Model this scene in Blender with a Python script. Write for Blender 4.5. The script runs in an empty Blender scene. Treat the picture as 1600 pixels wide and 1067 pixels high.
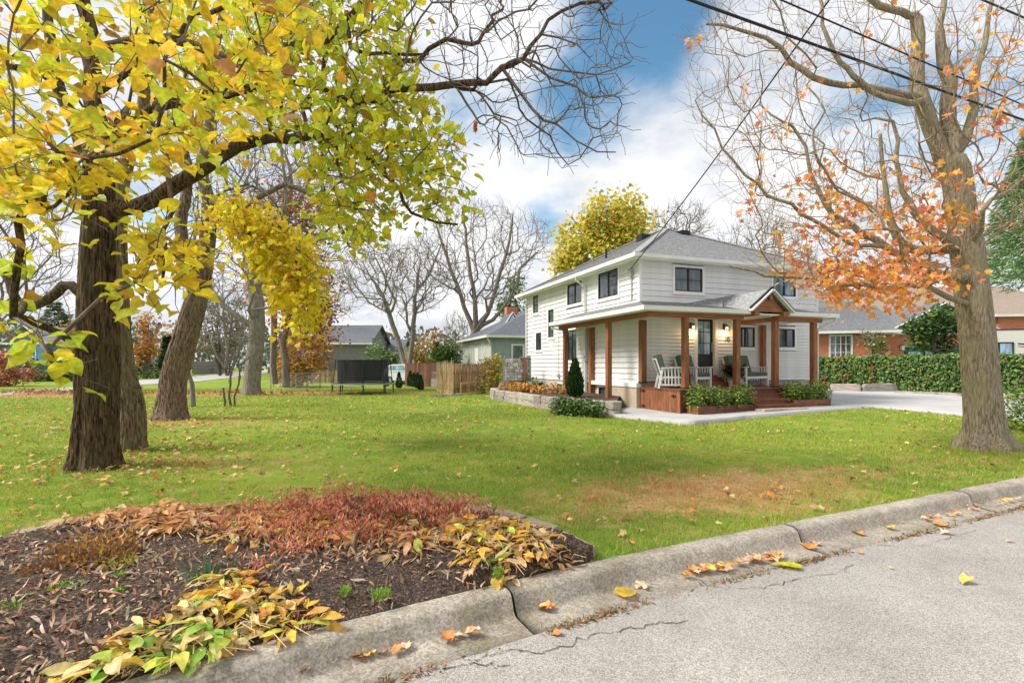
import bpy, bmesh, math, random
import numpy as np
from mathutils import Vector, Matrix, noise as mnoise
R = math.radians
rng = np.random.default_rng(7)
random.seed(7)
S = bpy.context.scene
COL = S.collection
# ------------------------------------------------------------------ camera, sky, sun, exposure
HC = 1.6; FX = 800.0; CX = 800.0; HY = 570.0      # eye height; focal length, centre column and horizon row in photo pixels
cam = bpy.data.objects.new('camera', bpy.data.cameras.new('camera')); COL.objects.link(cam)
cam.location = (0, 0, HC); cam.rotation_euler = (R(90), 0, 0)
cam.data.sensor_width = 36; cam.data.lens = 18.0; cam.data.shift_y = 0.0228
cam.data.clip_start = 0.05; cam.data.clip_end = 2000
S.camera = cam
w = bpy.data.worlds.new('World'); S.world = w; w.use_nodes = True
nt = w.node_tree; nt.nodes.clear()
def N(nt, t, **k):
    n = nt.nodes.new(t)
    for a, b in k.items(): setattr(n, a, b)
    return n
def mathn(nt, op, a, b=None, c=None, clamp=False):
    n = nt.nodes.new('ShaderNodeMath'); n.operation = op; n.use_clamp = clamp
    for i, x in enumerate((a, b, c)):
        if x is None: continue
        if isinstance(x, (int, float)): n.inputs[i].default_value = x
        else: nt.links.new(x, n.inputs[i])
    return n.outputs[0]
out = N(nt, 'ShaderNodeOutputWorld')
sky = N(nt, 'ShaderNodeTexSky', sky_type='NISHITA'); sky.sun_disc = False
SUN_EL, SUN_AZ = R(48), R(262)          # compass bearing of the sun, clockwise from +Y: low in the left, behind the camera
sky.sun_elevation = SUN_EL; sky.sun_rotation = SUN_AZ; sky.ozone_density = 2.5
bg1 = N(nt, 'ShaderNodeBackground'); bg1.inputs[1].default_value = 0.105
tint = N(nt, 'ShaderNodeMix', data_type='RGBA'); tint.blend_type = 'MULTIPLY'; tint.inputs['Factor'].default_value = 1; tint.inputs[7].default_value = (.72, 1.04, 1.0, 1)   # the photograph's blue leans to teal
nt.links.new(sky.outputs[0], tint.inputs[6]); nt.links.new(tint.outputs[2], bg1.inputs[0])
tc = N(nt, 'ShaderNodeTexCoord')
sep = N(nt, 'ShaderNodeSeparateXYZ'); nt.links.new(tc.outputs['Generated'], sep.inputs[0])
zz = mathn(nt, 'ADD', mathn(nt, 'MAXIMUM', sep.outputs[2], 0.0), 0.32)
comb = N(nt, 'ShaderNodeCombineXYZ')
nt.links.new(mathn(nt, 'DIVIDE', sep.outputs[0], zz), comb.inputs[0])
nt.links.new(mathn(nt, 'DIVIDE', sep.outputs[1], zz), comb.inputs[1])
def wnoise(sc, det, ro, off):
    m = N(nt, 'ShaderNodeMapping'); m.inputs['Location'].default_value = off
    nt.links.new(comb.outputs[0], m.inputs[0])
    n = N(nt, 'ShaderNodeTexNoise'); n.inputs['Scale'].default_value = sc; n.inputs['Detail'].default_value = det
    n.inputs['Roughness'].default_value = ro; nt.links.new(m.outputs[0], n.inputs[0]); return n.outputs[0]
n1 = wnoise(1.3, 8, 0.55, (3.1, 5.2, 0)); n2 = wnoise(2.6, 7, 0.6, (9.3, 1.2, 4))
# breaks in the cloud deck: one high in the middle, one to the right, thin ones on the left
def hole(px, py, wd, amt):
    d = Vector(((px-CX)/FX, 1, (HY-py)/FX)).normalized()
    v = N(nt, 'ShaderNodeVectorMath', operation='DISTANCE'); v.inputs[1].default_value = d
    nt.links.new(tc.outputs['Generated'], v.inputs[0])
    return mathn(nt, 'MULTIPLY', mathn(nt, 'SUBTRACT', 1.0, mathn(nt, 'DIVIDE', v.outputs['Value'], wd), clamp=True), amt)
h = mathn(nt, 'ADD', hole(1000, 20, .24, .36), hole(1330, 240, .28, .15))
h = mathn(nt, 'ADD', h, hole(250, 300, .25, .12)); h = mathn(nt, 'ADD', h, hole(860, 370, .10, .22))
h = mathn(nt, 'ADD', h, hole(1560, 60, .25, .16)); h = mathn(nt, 'ADD', h, hole(700, 170, .15, .12))
cov = mathn(nt, 'SUBTRACT', n1, h)
mr = N(nt, 'ShaderNodeMapRange', interpolation_type='SMOOTHSTEP'); mr.inputs['From Min'].default_value = 0.22; mr.inputs['From Max'].default_value = 0.40
nt.links.new(cov, mr.inputs['Value'])
cr = N(nt, 'ShaderNodeValToRGB'); nt.links.new(n2, cr.inputs[0])
cr.color_ramp.elements[0].position = .33; cr.color_ramp.elements[0].color = (.58, .63, .72, 1)
cr.color_ramp.elements[1].position = .56; cr.color_ramp.elements[1].color = (.96, .965, .98, 1)
bg2 = N(nt, 'ShaderNodeBackground'); bg2.inputs[1].default_value = 0.63
nt.links.new(cr.outputs[0], bg2.inputs[0])
mx = N(nt, 'ShaderNodeMixShader'); nt.links.new(mr.outputs[0], mx.inputs[0])
nt.links.new(bg1.outputs[0], mx.inputs[1]); nt.links.new(bg2.outputs[0], mx.inputs[2])
nt.links.new(mx.outputs[0], out.inputs[0])
sl = bpy.data.lights.new('sun', 'SUN'); sl.energy = 3.2; sl.angle = R(22); sl.color = (1, .95, .87)
so = bpy.data.objects.new('sun', sl); COL.objects.link(so)
sd = Vector((math.sin(SUN_AZ)*math.cos(SUN_EL), math.cos(SUN_AZ)*math.cos(SUN_EL), math.sin(SUN_EL)))
so.rotation_euler = sd.to_track_quat('Z', 'Y').to_euler(); so.location = (-30, -20, 40)
S.view_settings.view_transform = 'Standard'; S.view_settings.look = 'None'
S.view_settings.exposure = 0.80; S.view_settings.gamma = 1.0; S.view_settings.use_curve_mapping = False
S.render.engine = 'CYCLES'; S.cycles.transparent_max_bounces = 16; S.cycles.max_bounces = 6

# ------------------------------------------------------------------ places
C0 = (4.44, 17.8); A = (.941, .339); B = (-.339, .941); HROT = math.atan2(.339, .941)
def ss(x, a, b):
    t = np.clip((x-a)/(b-a), 0, 1); return t*t*(3-2*t)
def ab(x, y):
    dx, dy = x-C0[0], y-C0[1]; return dx*A[0]+dy*A[1], dx*B[0]+dy*B[1]
def L(a, b, z=0.0): return (C0[0]+a*A[0]+b*B[0], C0[1]+a*A[1]+b*B[1], z)
def hgt(x, y):
    a, b = ab(x, y); return .2*ss(a, -.5, 6)*ss(b, -9, -2.5)
def G(px, py, z=None):
    """ground point seen at a photo pixel"""
    h = 0.0 if z is None else z
    for _ in range(1 if z is not None else 5):
        Y = FX*(HC-h)/(py-HY); X = (px-CX)/FX*Y
        if z is None: h = float(hgt(X, Y))
    return (X, Y, h)
def P(px, py, Y): return (( px-CX)/FX*Y, Y, HC+(HY-py)/FX*Y)
KX = np.array([-60, -8, -5, -3.2, -1.9, -1.14, -.5, -.1, .68, 2.5, 7.31, 14, 20, 70.])
KY = np.array([-28, -1.3, .62, 1.80, 2.62, 3.13, 3.5, 3.74, 4.18, 5.05, 7.31, 10.5, 13.2, 35.])
def kerb(x):
    x = np.asarray(x, float); r = 0
    for o in (-.3, -.15, 0, .15, .3): r = r+np.interp(x+o, KX, KY)
    return r/5
def inpoly(x, y, poly):
    x = np.asarray(x); y = np.asarray(y); c = np.zeros(x.shape, bool); n = len(poly)
    for i in range(n):
        x1, y1 = poly[i][:2]; x2, y2 = poly[i-1][:2]
        c ^= ((y1 > y) != (y2 > y)) & (x < (x2-x1)*(y-y1)/(y2-y1+1e-12)+x1)
    return c

# ------------------------------------------------------------------ object helpers
def tag(o, label=None, cat=None, group=None, kind=None):
    if label: o['label'] = label
    if cat: o['category'] = cat
    if group: o['group'] = group
    if kind: o['kind'] = kind
    return o
def empty(name, loc, label=None, cat=None, group=None, kind=None, rot=0):
    o = bpy.data.objects.new(name, None); COL.objects.link(o); o.location = loc; o.rotation_euler = (0, 0, rot); o.empty_display_size = .2
    return tag(o, label, cat, group, kind)
def obj(name, me, parent=None, loc=(0, 0, 0), kind=None):
    o = bpy.data.objects.new(name, me); COL.objects.link(o); o.location = loc
    if parent: o.parent = parent
    if kind: o['kind'] = kind
    return o
def npmesh(name, V, F, mat, col=None, smooth=False, mi=None):
    """F: one (n,k) array or a list of them"""
    V = np.asarray(V, np.float32)
    if not isinstance(F, list): F = [F]
    F = [np.asarray(f, np.int32) for f in F if len(f)]
    me = bpy.data.meshes.new(name)
    me.vertices.add(len(V)); me.vertices.foreach_set('co', V.ravel())
    loops = np.concatenate([f.ravel() for f in F]); sizes = np.concatenate([np.full(len(f), f.shape[1]) for f in F])
    me.loops.add(len(loops)); me.loops.foreach_set('vertex_index', loops)
    me.polygons.add(len(sizes)); st = np.concatenate([[0], np.cumsum(sizes)[:-1]]).astype(np.int32)
    me.polygons.foreach_set('loop_start', st)
    try: me.polygons.foreach_set('loop_total', sizes.astype(np.int32))
    except Exception: pass
    me.update(calc_edges=True)
    if smooth: me.polygons.foreach_set('use_smooth', np.ones(len(sizes), bool))
    if col is not None:
        ca = me.color_attributes.new('Col', 'FLOAT_COLOR', 'POINT')
        c4 = np.ones((len(V), 4), np.float32); c4[:, :3] = col; ca.data.foreach_set('color', c4.ravel())
    for m in (mat if isinstance(mat, (list, tuple)) else [mat]): me.materials.append(m)
    me.update(); return me
class MB:
    def __init__(s): s.v = []; s.f = []
    def add(s, v, f):
        o = len(s.v); s.v += [tuple(p) for p in v]; s.f += [tuple(i+o for i in q) for q in f]; return s
    def box(s, x0, x1, y0, y1, z0, z1):
        return s.add([(x0,y0,z0),(x1,y0,z0),(x1,y1,z0),(x0,y1,z0),(x0,y0,z1),(x1,y0,z1),(x1,y1,z1),(x0,y1,z1)],
                     [(0,3,2,1),(4,5,6,7),(0,1,5,4),(1,2,6,5),(2,3,7,6),(3,0,4,7)])
    def bar(s, p, q, w, h=None, up=(0, 0, 1)):
        p = Vector(p); q = Vector(q); h = h or w; d = (q-p).normalized(); u = Vector(up)
        if abs(d.dot(u)) > .98: u = Vector((0, 1, 0))
        a = d.cross(u).normalized()*w/2; b = a.normalized().cross(d).normalized()*h/2
        c = [e+sa*a+sb*b for e in (p, q) for sa, sb in ((-1,-1),(1,-1),(1,1),(-1,1))]
        return s.add(c, [(3,2,1,0),(4,5,6,7),(0,1,5,4),(1,2,6,5),(2,3,7,6),(3,0,4,7)])
    def prism(s, poly, d0, d1, axis='y'):
        """poly in the two other axes, extruded from d0 to d1 on axis"""
        n = len(poly); f = (lambda a, b, d: (a, d, b)) if axis == 'y' else ((lambda a, b, d: (d, a, b)) if axis == 'x' else (lambda a, b, d: (a, b, d)))
        v = [f(a, b, d0) for a, b in poly]+[f(a, b, d1) for a, b in poly]
        return s.add(v, [tuple(range(n)), tuple(range(2*n-1, n-1, -1))]+[(i, i+n, (i+1) % n+n, (i+1) % n) for i in range(n)])
    def cyl(s, c, r, h, k=12, r2=None):
        r2 = r if r2 is None else r2
        v = [(c[0]+r*math.cos(6.2832*i/k), c[1]+r*math.sin(6.2832*i/k), c[2]) for i in range(k)]+[(c[0]+r2*math.cos(6.2832*i/k), c[1]+r2*math.sin(6.2832*i/k), c[2]+h) for i in range(k)]
        return s.add(v, [tuple(range(k-1, -1, -1)), tuple(range(k, 2*k))]+[(i, (i+1) % k, (i+1) % k+k, i+k) for i in range(k)])
    def tube(s, pts, r, k=6):
        V, F = tubes([(np.array(pts, float), np.full(len(pts), r) if np.isscalar(r) else np.array(r))], k)
        return s.add(V.tolist(), F[0].tolist())
    def mesh(s, name, mat, smooth=False):
        me = bpy.data.meshes.new(name); me.from_pydata(s.v, [], s.f); me.materials.append(mat)
        bm = bmesh.new(); bm.from_mesh(me); bmesh.ops.recalc_face_normals(bm, faces=bm.faces); bm.to_mesh(me); bm.free()
        if smooth: me.polygons.foreach_set('use_smooth', [True]*len(me.polygons))
        me.update(); return me
    def build(s, name, mat, parent=None, kind=None, smooth=False, loc=(0, 0, 0)):
        return obj(name, s.mesh(name, mat, smooth), parent, loc, kind)
def tubes(chains, k):
    VV = []; FF = []; o = 0
    ang = np.arange(k)*2*np.pi/k; ca, sa = np.cos(ang), np.sin(ang)
    base = np.stack([np.arange(k), (np.arange(k)+1) % k, (np.arange(k)+1) % k+k, np.arange(k)+k], 1)
    for p, r in chains:
        n = len(p); t = np.gradient(p, axis=0); t /= np.linalg.norm(t, axis=1)[:, None]+1e-9
        m = t.mean(0); ref = np.eye(3)[np.argmin(np.abs(m))]
        u = np.cross(t, ref); u /= np.linalg.norm(u, axis=1)[:, None]+1e-9; v = np.cross(t, u)
        ring = p[:, None]+r[:, None, None]*(u[:, None]*ca[None, :, None]+v[:, None]*sa[None, :, None])
        VV.append(ring.reshape(-1, 3)); FF.append((base[None]+(np.arange(n-1)*k)[:, None, None]).reshape(-1, 4)+o); o += n*k
    return np.concatenate(VV), [np.concatenate(FF)]

# ------------------------------------------------------------------ materials
def rgb(c): return (c[0], c[1], c[2], 1)
def mat(name, c1, c2=None, scale=6, rough=.8, bump=0, bscale=None, stretch=(1, 1, 1), spec=.3, metal=0, detail=6, c3=None, world=False, lo=.35, hi=.65):
    m = bpy.data.materials.new(name); m.use_nodes = True; t = m.node_tree; bs = t.nodes['Principled BSDF']
    bs.inputs['Roughness'].default_value = rough; bs.inputs['Specular IOR Level'].default_value = spec; bs.inputs['Metallic'].default_value = metal
    if c2 is None and not bump: bs.inputs['Base Color'].default_value = rgb(c1); return m
    if world: co = N(t, 'ShaderNodeNewGeometry').outputs['Position']
    else: co = N(t, 'ShaderNodeTexCoord').outputs['Object']
    mp = N(t, 'ShaderNodeMapping'); mp.inputs['Scale'].default_value = stretch; t.links.new(co, mp.inputs[0])
    if c2 is not None:
        n = N(t, 'ShaderNodeTexNoise'); n.inputs['Scale'].default_value = scale; n.inputs['Detail'].default_value = detail; n.inputs['Roughness'].default_value = .6
        t.links.new(mp.outputs[0], n.inputs[0])
        r = N(t, 'ShaderNodeValToRGB'); t.links.new(n.outputs[0], r.inputs[0])
        r.color_ramp.elements[0].position = lo; r.color_ramp.elements[0].color = rgb(c1)
        r.color_ramp.elements[1].position = hi; r.color_ramp.elements[1].color = rgb(c2)
        if c3: e = r.color_ramp.elements.new((lo+hi)/2); e.color = rgb(c3)
        t.links.new(r.outputs[0], bs.inputs['Base Color'])
    else: bs.inputs['Base Color'].default_value = rgb(c1)
    if bump:
        n = N(t, 'ShaderNodeTexNoise'); n.inputs['Scale'].default_value = bscale or scale*3; n.inputs['Detail'].default_value = 6
        t.links.new(mp.outputs[0], n.inputs[0])
        b = N(t, 'ShaderNodeBump'); b.inputs['Strength'].default_value = bump; b.inputs['Distance'].default_value = .02
        t.links.new(n.outputs[0], b.inputs['Height']); t.links.new(b.outputs[0], bs.inputs['Normal'])
    return m
def vary(m, lo, hi, hue=0.0):
    """each piece of its own slightly different tone"""
    t = m.node_tree; bs = t.nodes['Principled BSDF']; s = bs.inputs['Base Color'].links[0].from_socket; oi = N(t, 'ShaderNodeObjectInfo')
    mr = N(t, 'ShaderNodeMapRange'); mr.inputs['To Min'].default_value = lo; mr.inputs['To Max'].default_value = hi; t.links.new(oi.outputs['Random'], mr.inputs[0])
    v = N(t, 'ShaderNodeVectorMath', operation='SCALE'); t.links.new(s, v.inputs[0]); t.links.new(mr.outputs[0], v.inputs['Scale']); c = v.outputs[0]
    if hue:
        w_ = N(t, 'ShaderNodeTexWhiteNoise', noise_dimensions='1D'); t.links.new(oi.outputs['Random'], w_.inputs['W']); x = N(t, 'ShaderNodeMix', data_type='RGBA'); x.blend_type = 'MULTIPLY'; x.inputs['Factor'].default_value = hue
        t.links.new(c, x.inputs[6]); t.links.new(w_.outputs['Color'], x.inputs[7]); c = x.outputs[2]
    t.links.new(c, bs.inputs['Base Color']); return m
def leafmat(name, trans=.35, var=.25, rough=.55, spots=.7):
    m = bpy.data.materials.new(name); m.use_nodes = True; t = m.node_tree; bs = t.nodes['Principled BSDF']
    at = N(t, 'ShaderNodeAttribute', attribute_name='Col')
    n = N(t, 'ShaderNodeTexNoise'); n.inputs['Scale'].default_value = 25; n.inputs['Detail'].default_value = 3
    t.links.new(N(t, 'ShaderNodeNewGeometry').outputs['Position'], n.inputs[0])
    mr = N(t, 'ShaderNodeMapRange'); mr.inputs['From Min'].default_value = .3; mr.inputs['From Max'].default_value = .7; mr.inputs['To Min'].default_value = 1-var; mr.inputs['To Max'].default_value = 1+var
    t.links.new(n.outputs[0], mr.inputs[0])
    v = N(t, 'ShaderNodeVectorMath', operation='SCALE'); t.links.new(at.outputs['Color'], v.inputs[0]); t.links.new(mr.outputs[0], v.inputs['Scale'])
    n2 = N(t, 'ShaderNodeTexNoise'); n2.inputs['Scale'].default_value = 18; n2.inputs['Detail'].default_value = 4; n2.inputs['Roughness'].default_value = .7; t.links.new(N(t, 'ShaderNodeTexCoord').outputs['Object'], n2.inputs[0])
    m2 = N(t, 'ShaderNodeMapRange'); m2.inputs['From Min'].default_value = .58; m2.inputs['From Max'].default_value = .68; m2.inputs['To Max'].default_value = spots; t.links.new(n2.outputs[0], m2.inputs[0])
    sx = N(t, 'ShaderNodeMix', data_type='RGBA'); sx.blend_type = 'MULTIPLY'; t.links.new(m2.outputs[0], sx.inputs['Factor']); t.links.new(v.outputs[0], sx.inputs[6]); sx.inputs[7].default_value = (.68, .45, .30, 1)
    class _o: outputs = [sx.outputs[2]]
    v = _o
    t.links.new(v.outputs[0], bs.inputs['Base Color']); bs.inputs['Roughness'].default_value = rough; bs.inputs['Specular IOR Level'].default_value = .3
    tr = N(t, 'ShaderNodeBsdfTranslucent'); t.links.new(v.outputs[0], tr.inputs[0])
    mx = N(t, 'ShaderNodeMixShader'); mx.inputs[0].default_value = trans
    t.links.new(bs.outputs[0], mx.inputs[1]); t.links.new(tr.outputs[0], mx.inputs[2]); t.links.new(mx.outputs[0], t.nodes['Material Output'].inputs[0])
    return m
def barkmat(name, dark, light, moss=None, sc=1.0):
    m = bpy.data.materials.new(name); m.use_nodes = True; t = m.node_tree; bs = t.nodes['Principled BSDF']; bs.inputs['Roughness'].default_value = .9; bs.inputs['Specular IOR Level'].default_value = .15
    co = N(t, 'ShaderNodeTexCoord').outputs['Object']
    mp = N(t, 'ShaderNodeMapping'); mp.inputs['Scale'].default_value = (22*sc, 22*sc, 3.2*sc); t.links.new(co, mp.inputs[0])
    n = N(t, 'ShaderNodeTexNoise'); n.inputs['Scale'].default_value = 1; n.inputs['Detail'].default_value = 8; n.inputs['Roughness'].default_value = .6; n.inputs['Distortion'].default_value = .4
    t.links.new(mp.outputs[0], n.inputs[0])
    r = N(t, 'ShaderNodeValToRGB'); t.links.new(n.outputs[0], r.inputs[0])
    r.color_ramp.elements[0].position = .41; r.color_ramp.elements[0].color = rgb(dark)
    r.color_ramp.elements[1].position = .57; r.color_ramp.elements[1].color = rgb(light)
    colr = r.outputs[0]
    if moss:
        n2 = N(t, 'ShaderNodeTexNoise'); n2.inputs['Scale'].default_value = 1.7; n2.inputs['Detail'].default_value = 5; t.links.new(co, n2.inputs[0])
        mr = N(t, 'ShaderNodeMapRange'); mr.inputs['From Min'].default_value = .45; mr.inputs['From Max'].default_value = .65; mr.inputs['To Max'].default_value = .7; t.links.new(n2.outputs[0], mr.inputs[0])
        x = N(t, 'ShaderNodeMix', data_type='RGBA'); t.links.new(mr.outputs[0], x.inputs['Factor']); t.links.new(colr, x.inputs[6]); x.inputs[7].default_value = rgb(moss); colr = x.outputs[2]
    t.links.new(colr, bs.inputs['Base Color'])
    b = N(t, 'ShaderNodeBump'); b.inputs['Strength'].default_value = 1.0; b.inputs['Distance'].default_value = .06
    t.links.new(n.outputs[0], b.inputs['Height']); t.links.new(b.outputs[0], bs.inputs['Normal'])
    return m
def groundmat(name, blade=False):
    """lawn colour by place: green, yellowish and dead brown patches; one network for the soil sheet and the blades"""
    m = bpy.data.materials.new(name); m.use_nodes = True; t = m.node_tree; bs = t.nodes['Principled BSDF']; bs.inputs['Roughness'].default_value = .85; bs.inputs['Specular IOR Level'].default_value = .1
    pos = N(t, 'ShaderNodeNewGeometry').outputs['Position']
    mp = N(t, 'ShaderNodeMapping'); mp.inputs['Scale'].default_value = (1, 1, 0); t.links.new(pos, mp.inputs[0])
    def nz(s, d, ro=.6):
        n = N(t, 'ShaderNodeTexNoise'); n.inputs['Scale'].default_value = s; n.inputs['Detail'].default_value = d; n.inputs['Roughness'].default_value = ro; t.links.new(mp.outputs[0], n.inputs[0]); return n.outputs[0]
    def spot(x, y, rx, ry, ang=0.0):
        mm = N(t, 'ShaderNodeMapping', vector_type='TEXTURE'); mm.inputs['Location'].default_value = (x, y, 0); mm.inputs['Scale'].default_value = (rx, ry, 1); mm.inputs['Rotation'].default_value = (0, 0, ang)
        t.links.new(mp.outputs[0], mm.inputs[0]); v = N(t, 'ShaderNodeVectorMath', operation='LENGTH'); t.links.new(mm.outputs[0], v.inputs[0])
        return mathn(t, 'SUBTRACT', 1.0, v.outputs['Value'], clamp=True)
    def mixc(f, a, b):
        x = N(t, 'ShaderNodeMix', data_type='RGBA')
        if isinstance(f, float): x.inputs['Factor'].default_value = f
        else: t.links.new(f, x.inputs['Factor'])
        for i, c in ((6, a), (7, b)):
            if isinstance(c, tuple): x.inputs[i].default_value = rgb(c)
            else: t.links.new(c, x.inputs[i])
        return x.outputs[2]
    def step(v, a, b):
        mr = N(t, 'ShaderNodeMapRange', interpolation_type='SMOOTHSTEP'); mr.inputs['From Min'].default_value = a; mr.inputs['From Max'].default_value = b; t.links.new(v, mr.inputs[0]); return mr.outputs[0]
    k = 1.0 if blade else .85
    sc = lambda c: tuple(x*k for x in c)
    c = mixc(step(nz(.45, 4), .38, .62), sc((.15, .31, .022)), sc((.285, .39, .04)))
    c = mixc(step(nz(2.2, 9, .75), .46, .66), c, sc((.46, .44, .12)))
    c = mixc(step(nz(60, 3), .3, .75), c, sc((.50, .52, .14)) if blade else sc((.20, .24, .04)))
    dry = mathn(t, 'ADD', mathn(t, 'MULTIPLY', spot(2.6, 6.6, 4.2, 1.9, .35), .76), mathn(t, 'MULTIPLY', spot(-5.0, 8.3, 3.2, 1.8), .45))
    dry = mathn(t, 'ADD', dry, mathn(t, 'MULTIPLY', spot(7.2, 8.4, 3.2, 1.3, .3), .35))
    dry = mathn(t, 'ADD', dry, mathn(t, 'MULTIPLY', spot(-20, 27.5, 22, 2.4, .12), 1.6))
    dry = mathn(t, 'ADD', dry, mathn(t, 'MULTIPLY', spot(-9, 14, 6, 3.2), .45))
    f = step(mathn(t, 'ADD', mathn(t, 'MULTIPLY', dry, .62), mathn(t, 'MULTIPLY', mathn(t, 'ADD', nz(2.2, 8, .8), nz(14, 5, .75)), .78)), .90, 1.16)
    c = mixc(f, c, mixc(step(nz(9, 3), .4, .6), sc((.54, .30, .13)), sc((.56, .41, .18))))
    if blade:
        oi = N(t, 'ShaderNodeAttribute', attribute_name='Col')
        v = N(t, 'ShaderNodeVectorMath', operation='MULTIPLY'); t.links.new(c, v.inputs[0]); t.links.new(oi.outputs['Color'], v.inputs[1]); c = v.outputs[0]
    t.links.new(c, bs.inputs['Base Color'])
    if blade:
        tr = N(t, 'ShaderNodeBsdfTranslucent'); t.links.new(c, tr.inputs[0]); x = N(t, 'ShaderNodeMixShader'); x.inputs[0].default_value = .35
        t.links.new(bs.outputs[0], x.inputs[1]); t.links.new(tr.outputs[0], x.inputs[2]); t.links.new(x.outputs[0], t.nodes['Material Output'].inputs[0])
    else:
        b = N(t, 'ShaderNodeBump'); b.inputs['Strength'].default_value = .6; b.inputs['Distance'].default_value = .05
        t.links.new(nz(30, 6, .75), b.inputs['Height']); t.links.new(b.outputs[0], bs.inputs['Normal'])
    return m
def concretemat():
    m = bpy.data.materials.new('kerb_concrete'); m.use_nodes = True; t = m.node_tree; bs = t.nodes['Principled BSDF']; bs.inputs['Roughness'].default_value = .93; bs.inputs['Specular IOR Level'].default_value = .15
    pos = N(t, 'ShaderNodeNewGeometry').outputs['Position']
    def nz(s, d, ro=.6):
        n = N(t, 'ShaderNodeTexNoise'); n.inputs['Scale'].default_value = s; n.inputs['Detail'].default_value = d; n.inputs['Roughness'].default_value = ro; t.links.new(pos, n.inputs[0]); return n.outputs[0]
    def ramp(v, a, ca, b, cb):
        r = N(t, 'ShaderNodeValToRGB'); r.color_ramp.elements[0].position = a; r.color_ramp.elements[0].color = rgb(ca); r.color_ramp.elements[1].position = b; r.color_ramp.elements[1].color = rgb(cb); t.links.new(v, r.inputs[0]); return r.outputs[0]
    def mix(f, a, b, bt='MIX'):
        x = N(t, 'ShaderNodeMix', data_type='RGBA'); x.blend_type = bt
        if isinstance(f, float): x.inputs['Factor'].default_value = f
        else: t.links.new(f, x.inputs['Factor'])
        t.links.new(a, x.inputs[6]); t.links.new(b, x.inputs[7]); return x.outputs[2]
    c = ramp(nz(1.6, 12, .72), .34, (.31, .28, .235), .66, (.60, .555, .49))
    c = mix(1.0, c, ramp(nz(110, 6, .8), .30, (.52, .50, .47), .62, (1.12, 1.12, 1.12)), 'MULTIPLY')
    v = N(t, 'ShaderNodeTexVoronoi'); v.inputs['Scale'].default_value = 70; t.links.new(pos, v.inputs[0]); sx = N(t, 'ShaderNodeSeparateColor'); t.links.new(v.outputs['Color'], sx.inputs[0])
    c = mix(1.0, c, ramp(sx.outputs[0], .0, (.70, .66, .6), 1.0, (1.2, 1.2, 1.2)), 'MULTIPLY')
    moss = mathn(t, 'MULTIPLY', ramp(nz(2.1, 9, .75), .52, (0, 0, 0), .68, (1, 1, 1)), ramp(nz(26, 5, .7), .42, (0, 0, 0), .58, (1, 1, 1)))
    g = N(t, 'ShaderNodeRGB'); g.outputs[0].default_value = (.26, .23, .07, 1); c = mix(mathn(t, 'MULTIPLY', moss, .75), c, g.outputs[0])
    t.links.new(c, bs.inputs['Base Color'])
    b = N(t, 'ShaderNodeBump'); b.inputs['Strength'].default_value = .8; b.inputs['Distance'].default_value = .012; t.links.new(nz(70, 8, .8), b.inputs['Height']); t.links.new(b.outputs[0], bs.inputs['Normal'])
    return m
M = {}
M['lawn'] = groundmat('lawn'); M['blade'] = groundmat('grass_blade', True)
M['leaf'] = leafmat('leaf', .42); M['dryleaf'] = leafmat('dry_leaf', .15, .35, .7); M['green'] = leafmat('evergreen_leaf', .2, .3)
M['bark'] = barkmat('furrowed_bark', (.030, .019, .012), (.175, .115, .068), (.115, .095, .05), 1.6)
M['bark3'] = barkmat('olive_bark', (.08, .06, .04), (.34, .26, .165), (.25, .23, .12), 1.7)
M['bark2'] = barkmat('reddish_bark', (.065, .042, .03), (.32, .225, .155), (.21, .17, .11), 1.6)
M['barkm'] = barkmat('maple_bark', (.20, .155, .105), (.46, .385, .27), (.36, .33, .19), 2.0)
M['barkg'] = mat('grey_bark', (.13, .11, .09), (.28, .25, .21), 12, .9, .5, 30, (1, 1, .3))
M['twig'] = mat('twig_bark', (.10, .08, .065), (.20, .165, .135), 8, .9)
M['twigm'] = mat('maple_twig', (.20, .14, .085), (.34, .26, .16), 8, .9)
M['concrete'] = concretemat()
M['paving'] = mat('smooth_concrete', (.38, .375, .37), (.48, .475, .47), 1.2, .85, .15, 60, detail=10)
M['white'] = mat('white_paint', (.74, .74, .73), (.82, .82, .81), 2, .5, .05, 30)
M['siding'] = mat('white_siding', (.66, .655, .64), (.78, .78, .775), 1.6, .5, .06, 40, (1, 1, .5), detail=12)
M['gutter'] = mat('white_metal_gutter', (.70, .70, .66), (.79, .79, .76), 1.5, .35)
M['cedar'] = mat('cedar', (.17, .066, .030), (.33, .135, .058), 3, .6, .25, 30, (6, 6, .8), detail=8)
M['cedarh'] = mat('cedar_beam', (.21, .082, .032), (.37, .155, .06), 3, .6, .2, 30, (.8, 6, 6), detail=8)
M['deck'] = mat('red_deck_stain', (.15, .055, .035), (.24, .095, .065), 4, .6, .15, 30, (1, 5, 1))
M['roof'] = mat('grey_shingles', (.19, .195, .20), (.40, .405, .40), 9, .95, .5, 50, (1, 1, 2.2), detail=8, c3=(.25, .255, .26))
M['roofm'] = mat('mid_grey_shingles', (.10, .105, .115), (.20, .205, .215), 9, .95, .4, 50)
M['roofd'] = mat('dark_shingles', (.085, .095, .115), (.17, .18, .20), 9, .95, .4, 50)
M['roofb'] = mat('brown_shingles', (.22, .17, .13), (.32, .26, .21), 9, .95, .4, 50)
M['black'] = mat('black_frame', (.018, .019, .021), rough=.35)
M['rubber'] = mat('black_cable', (.012, .012, .014), rough=.5)
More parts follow.
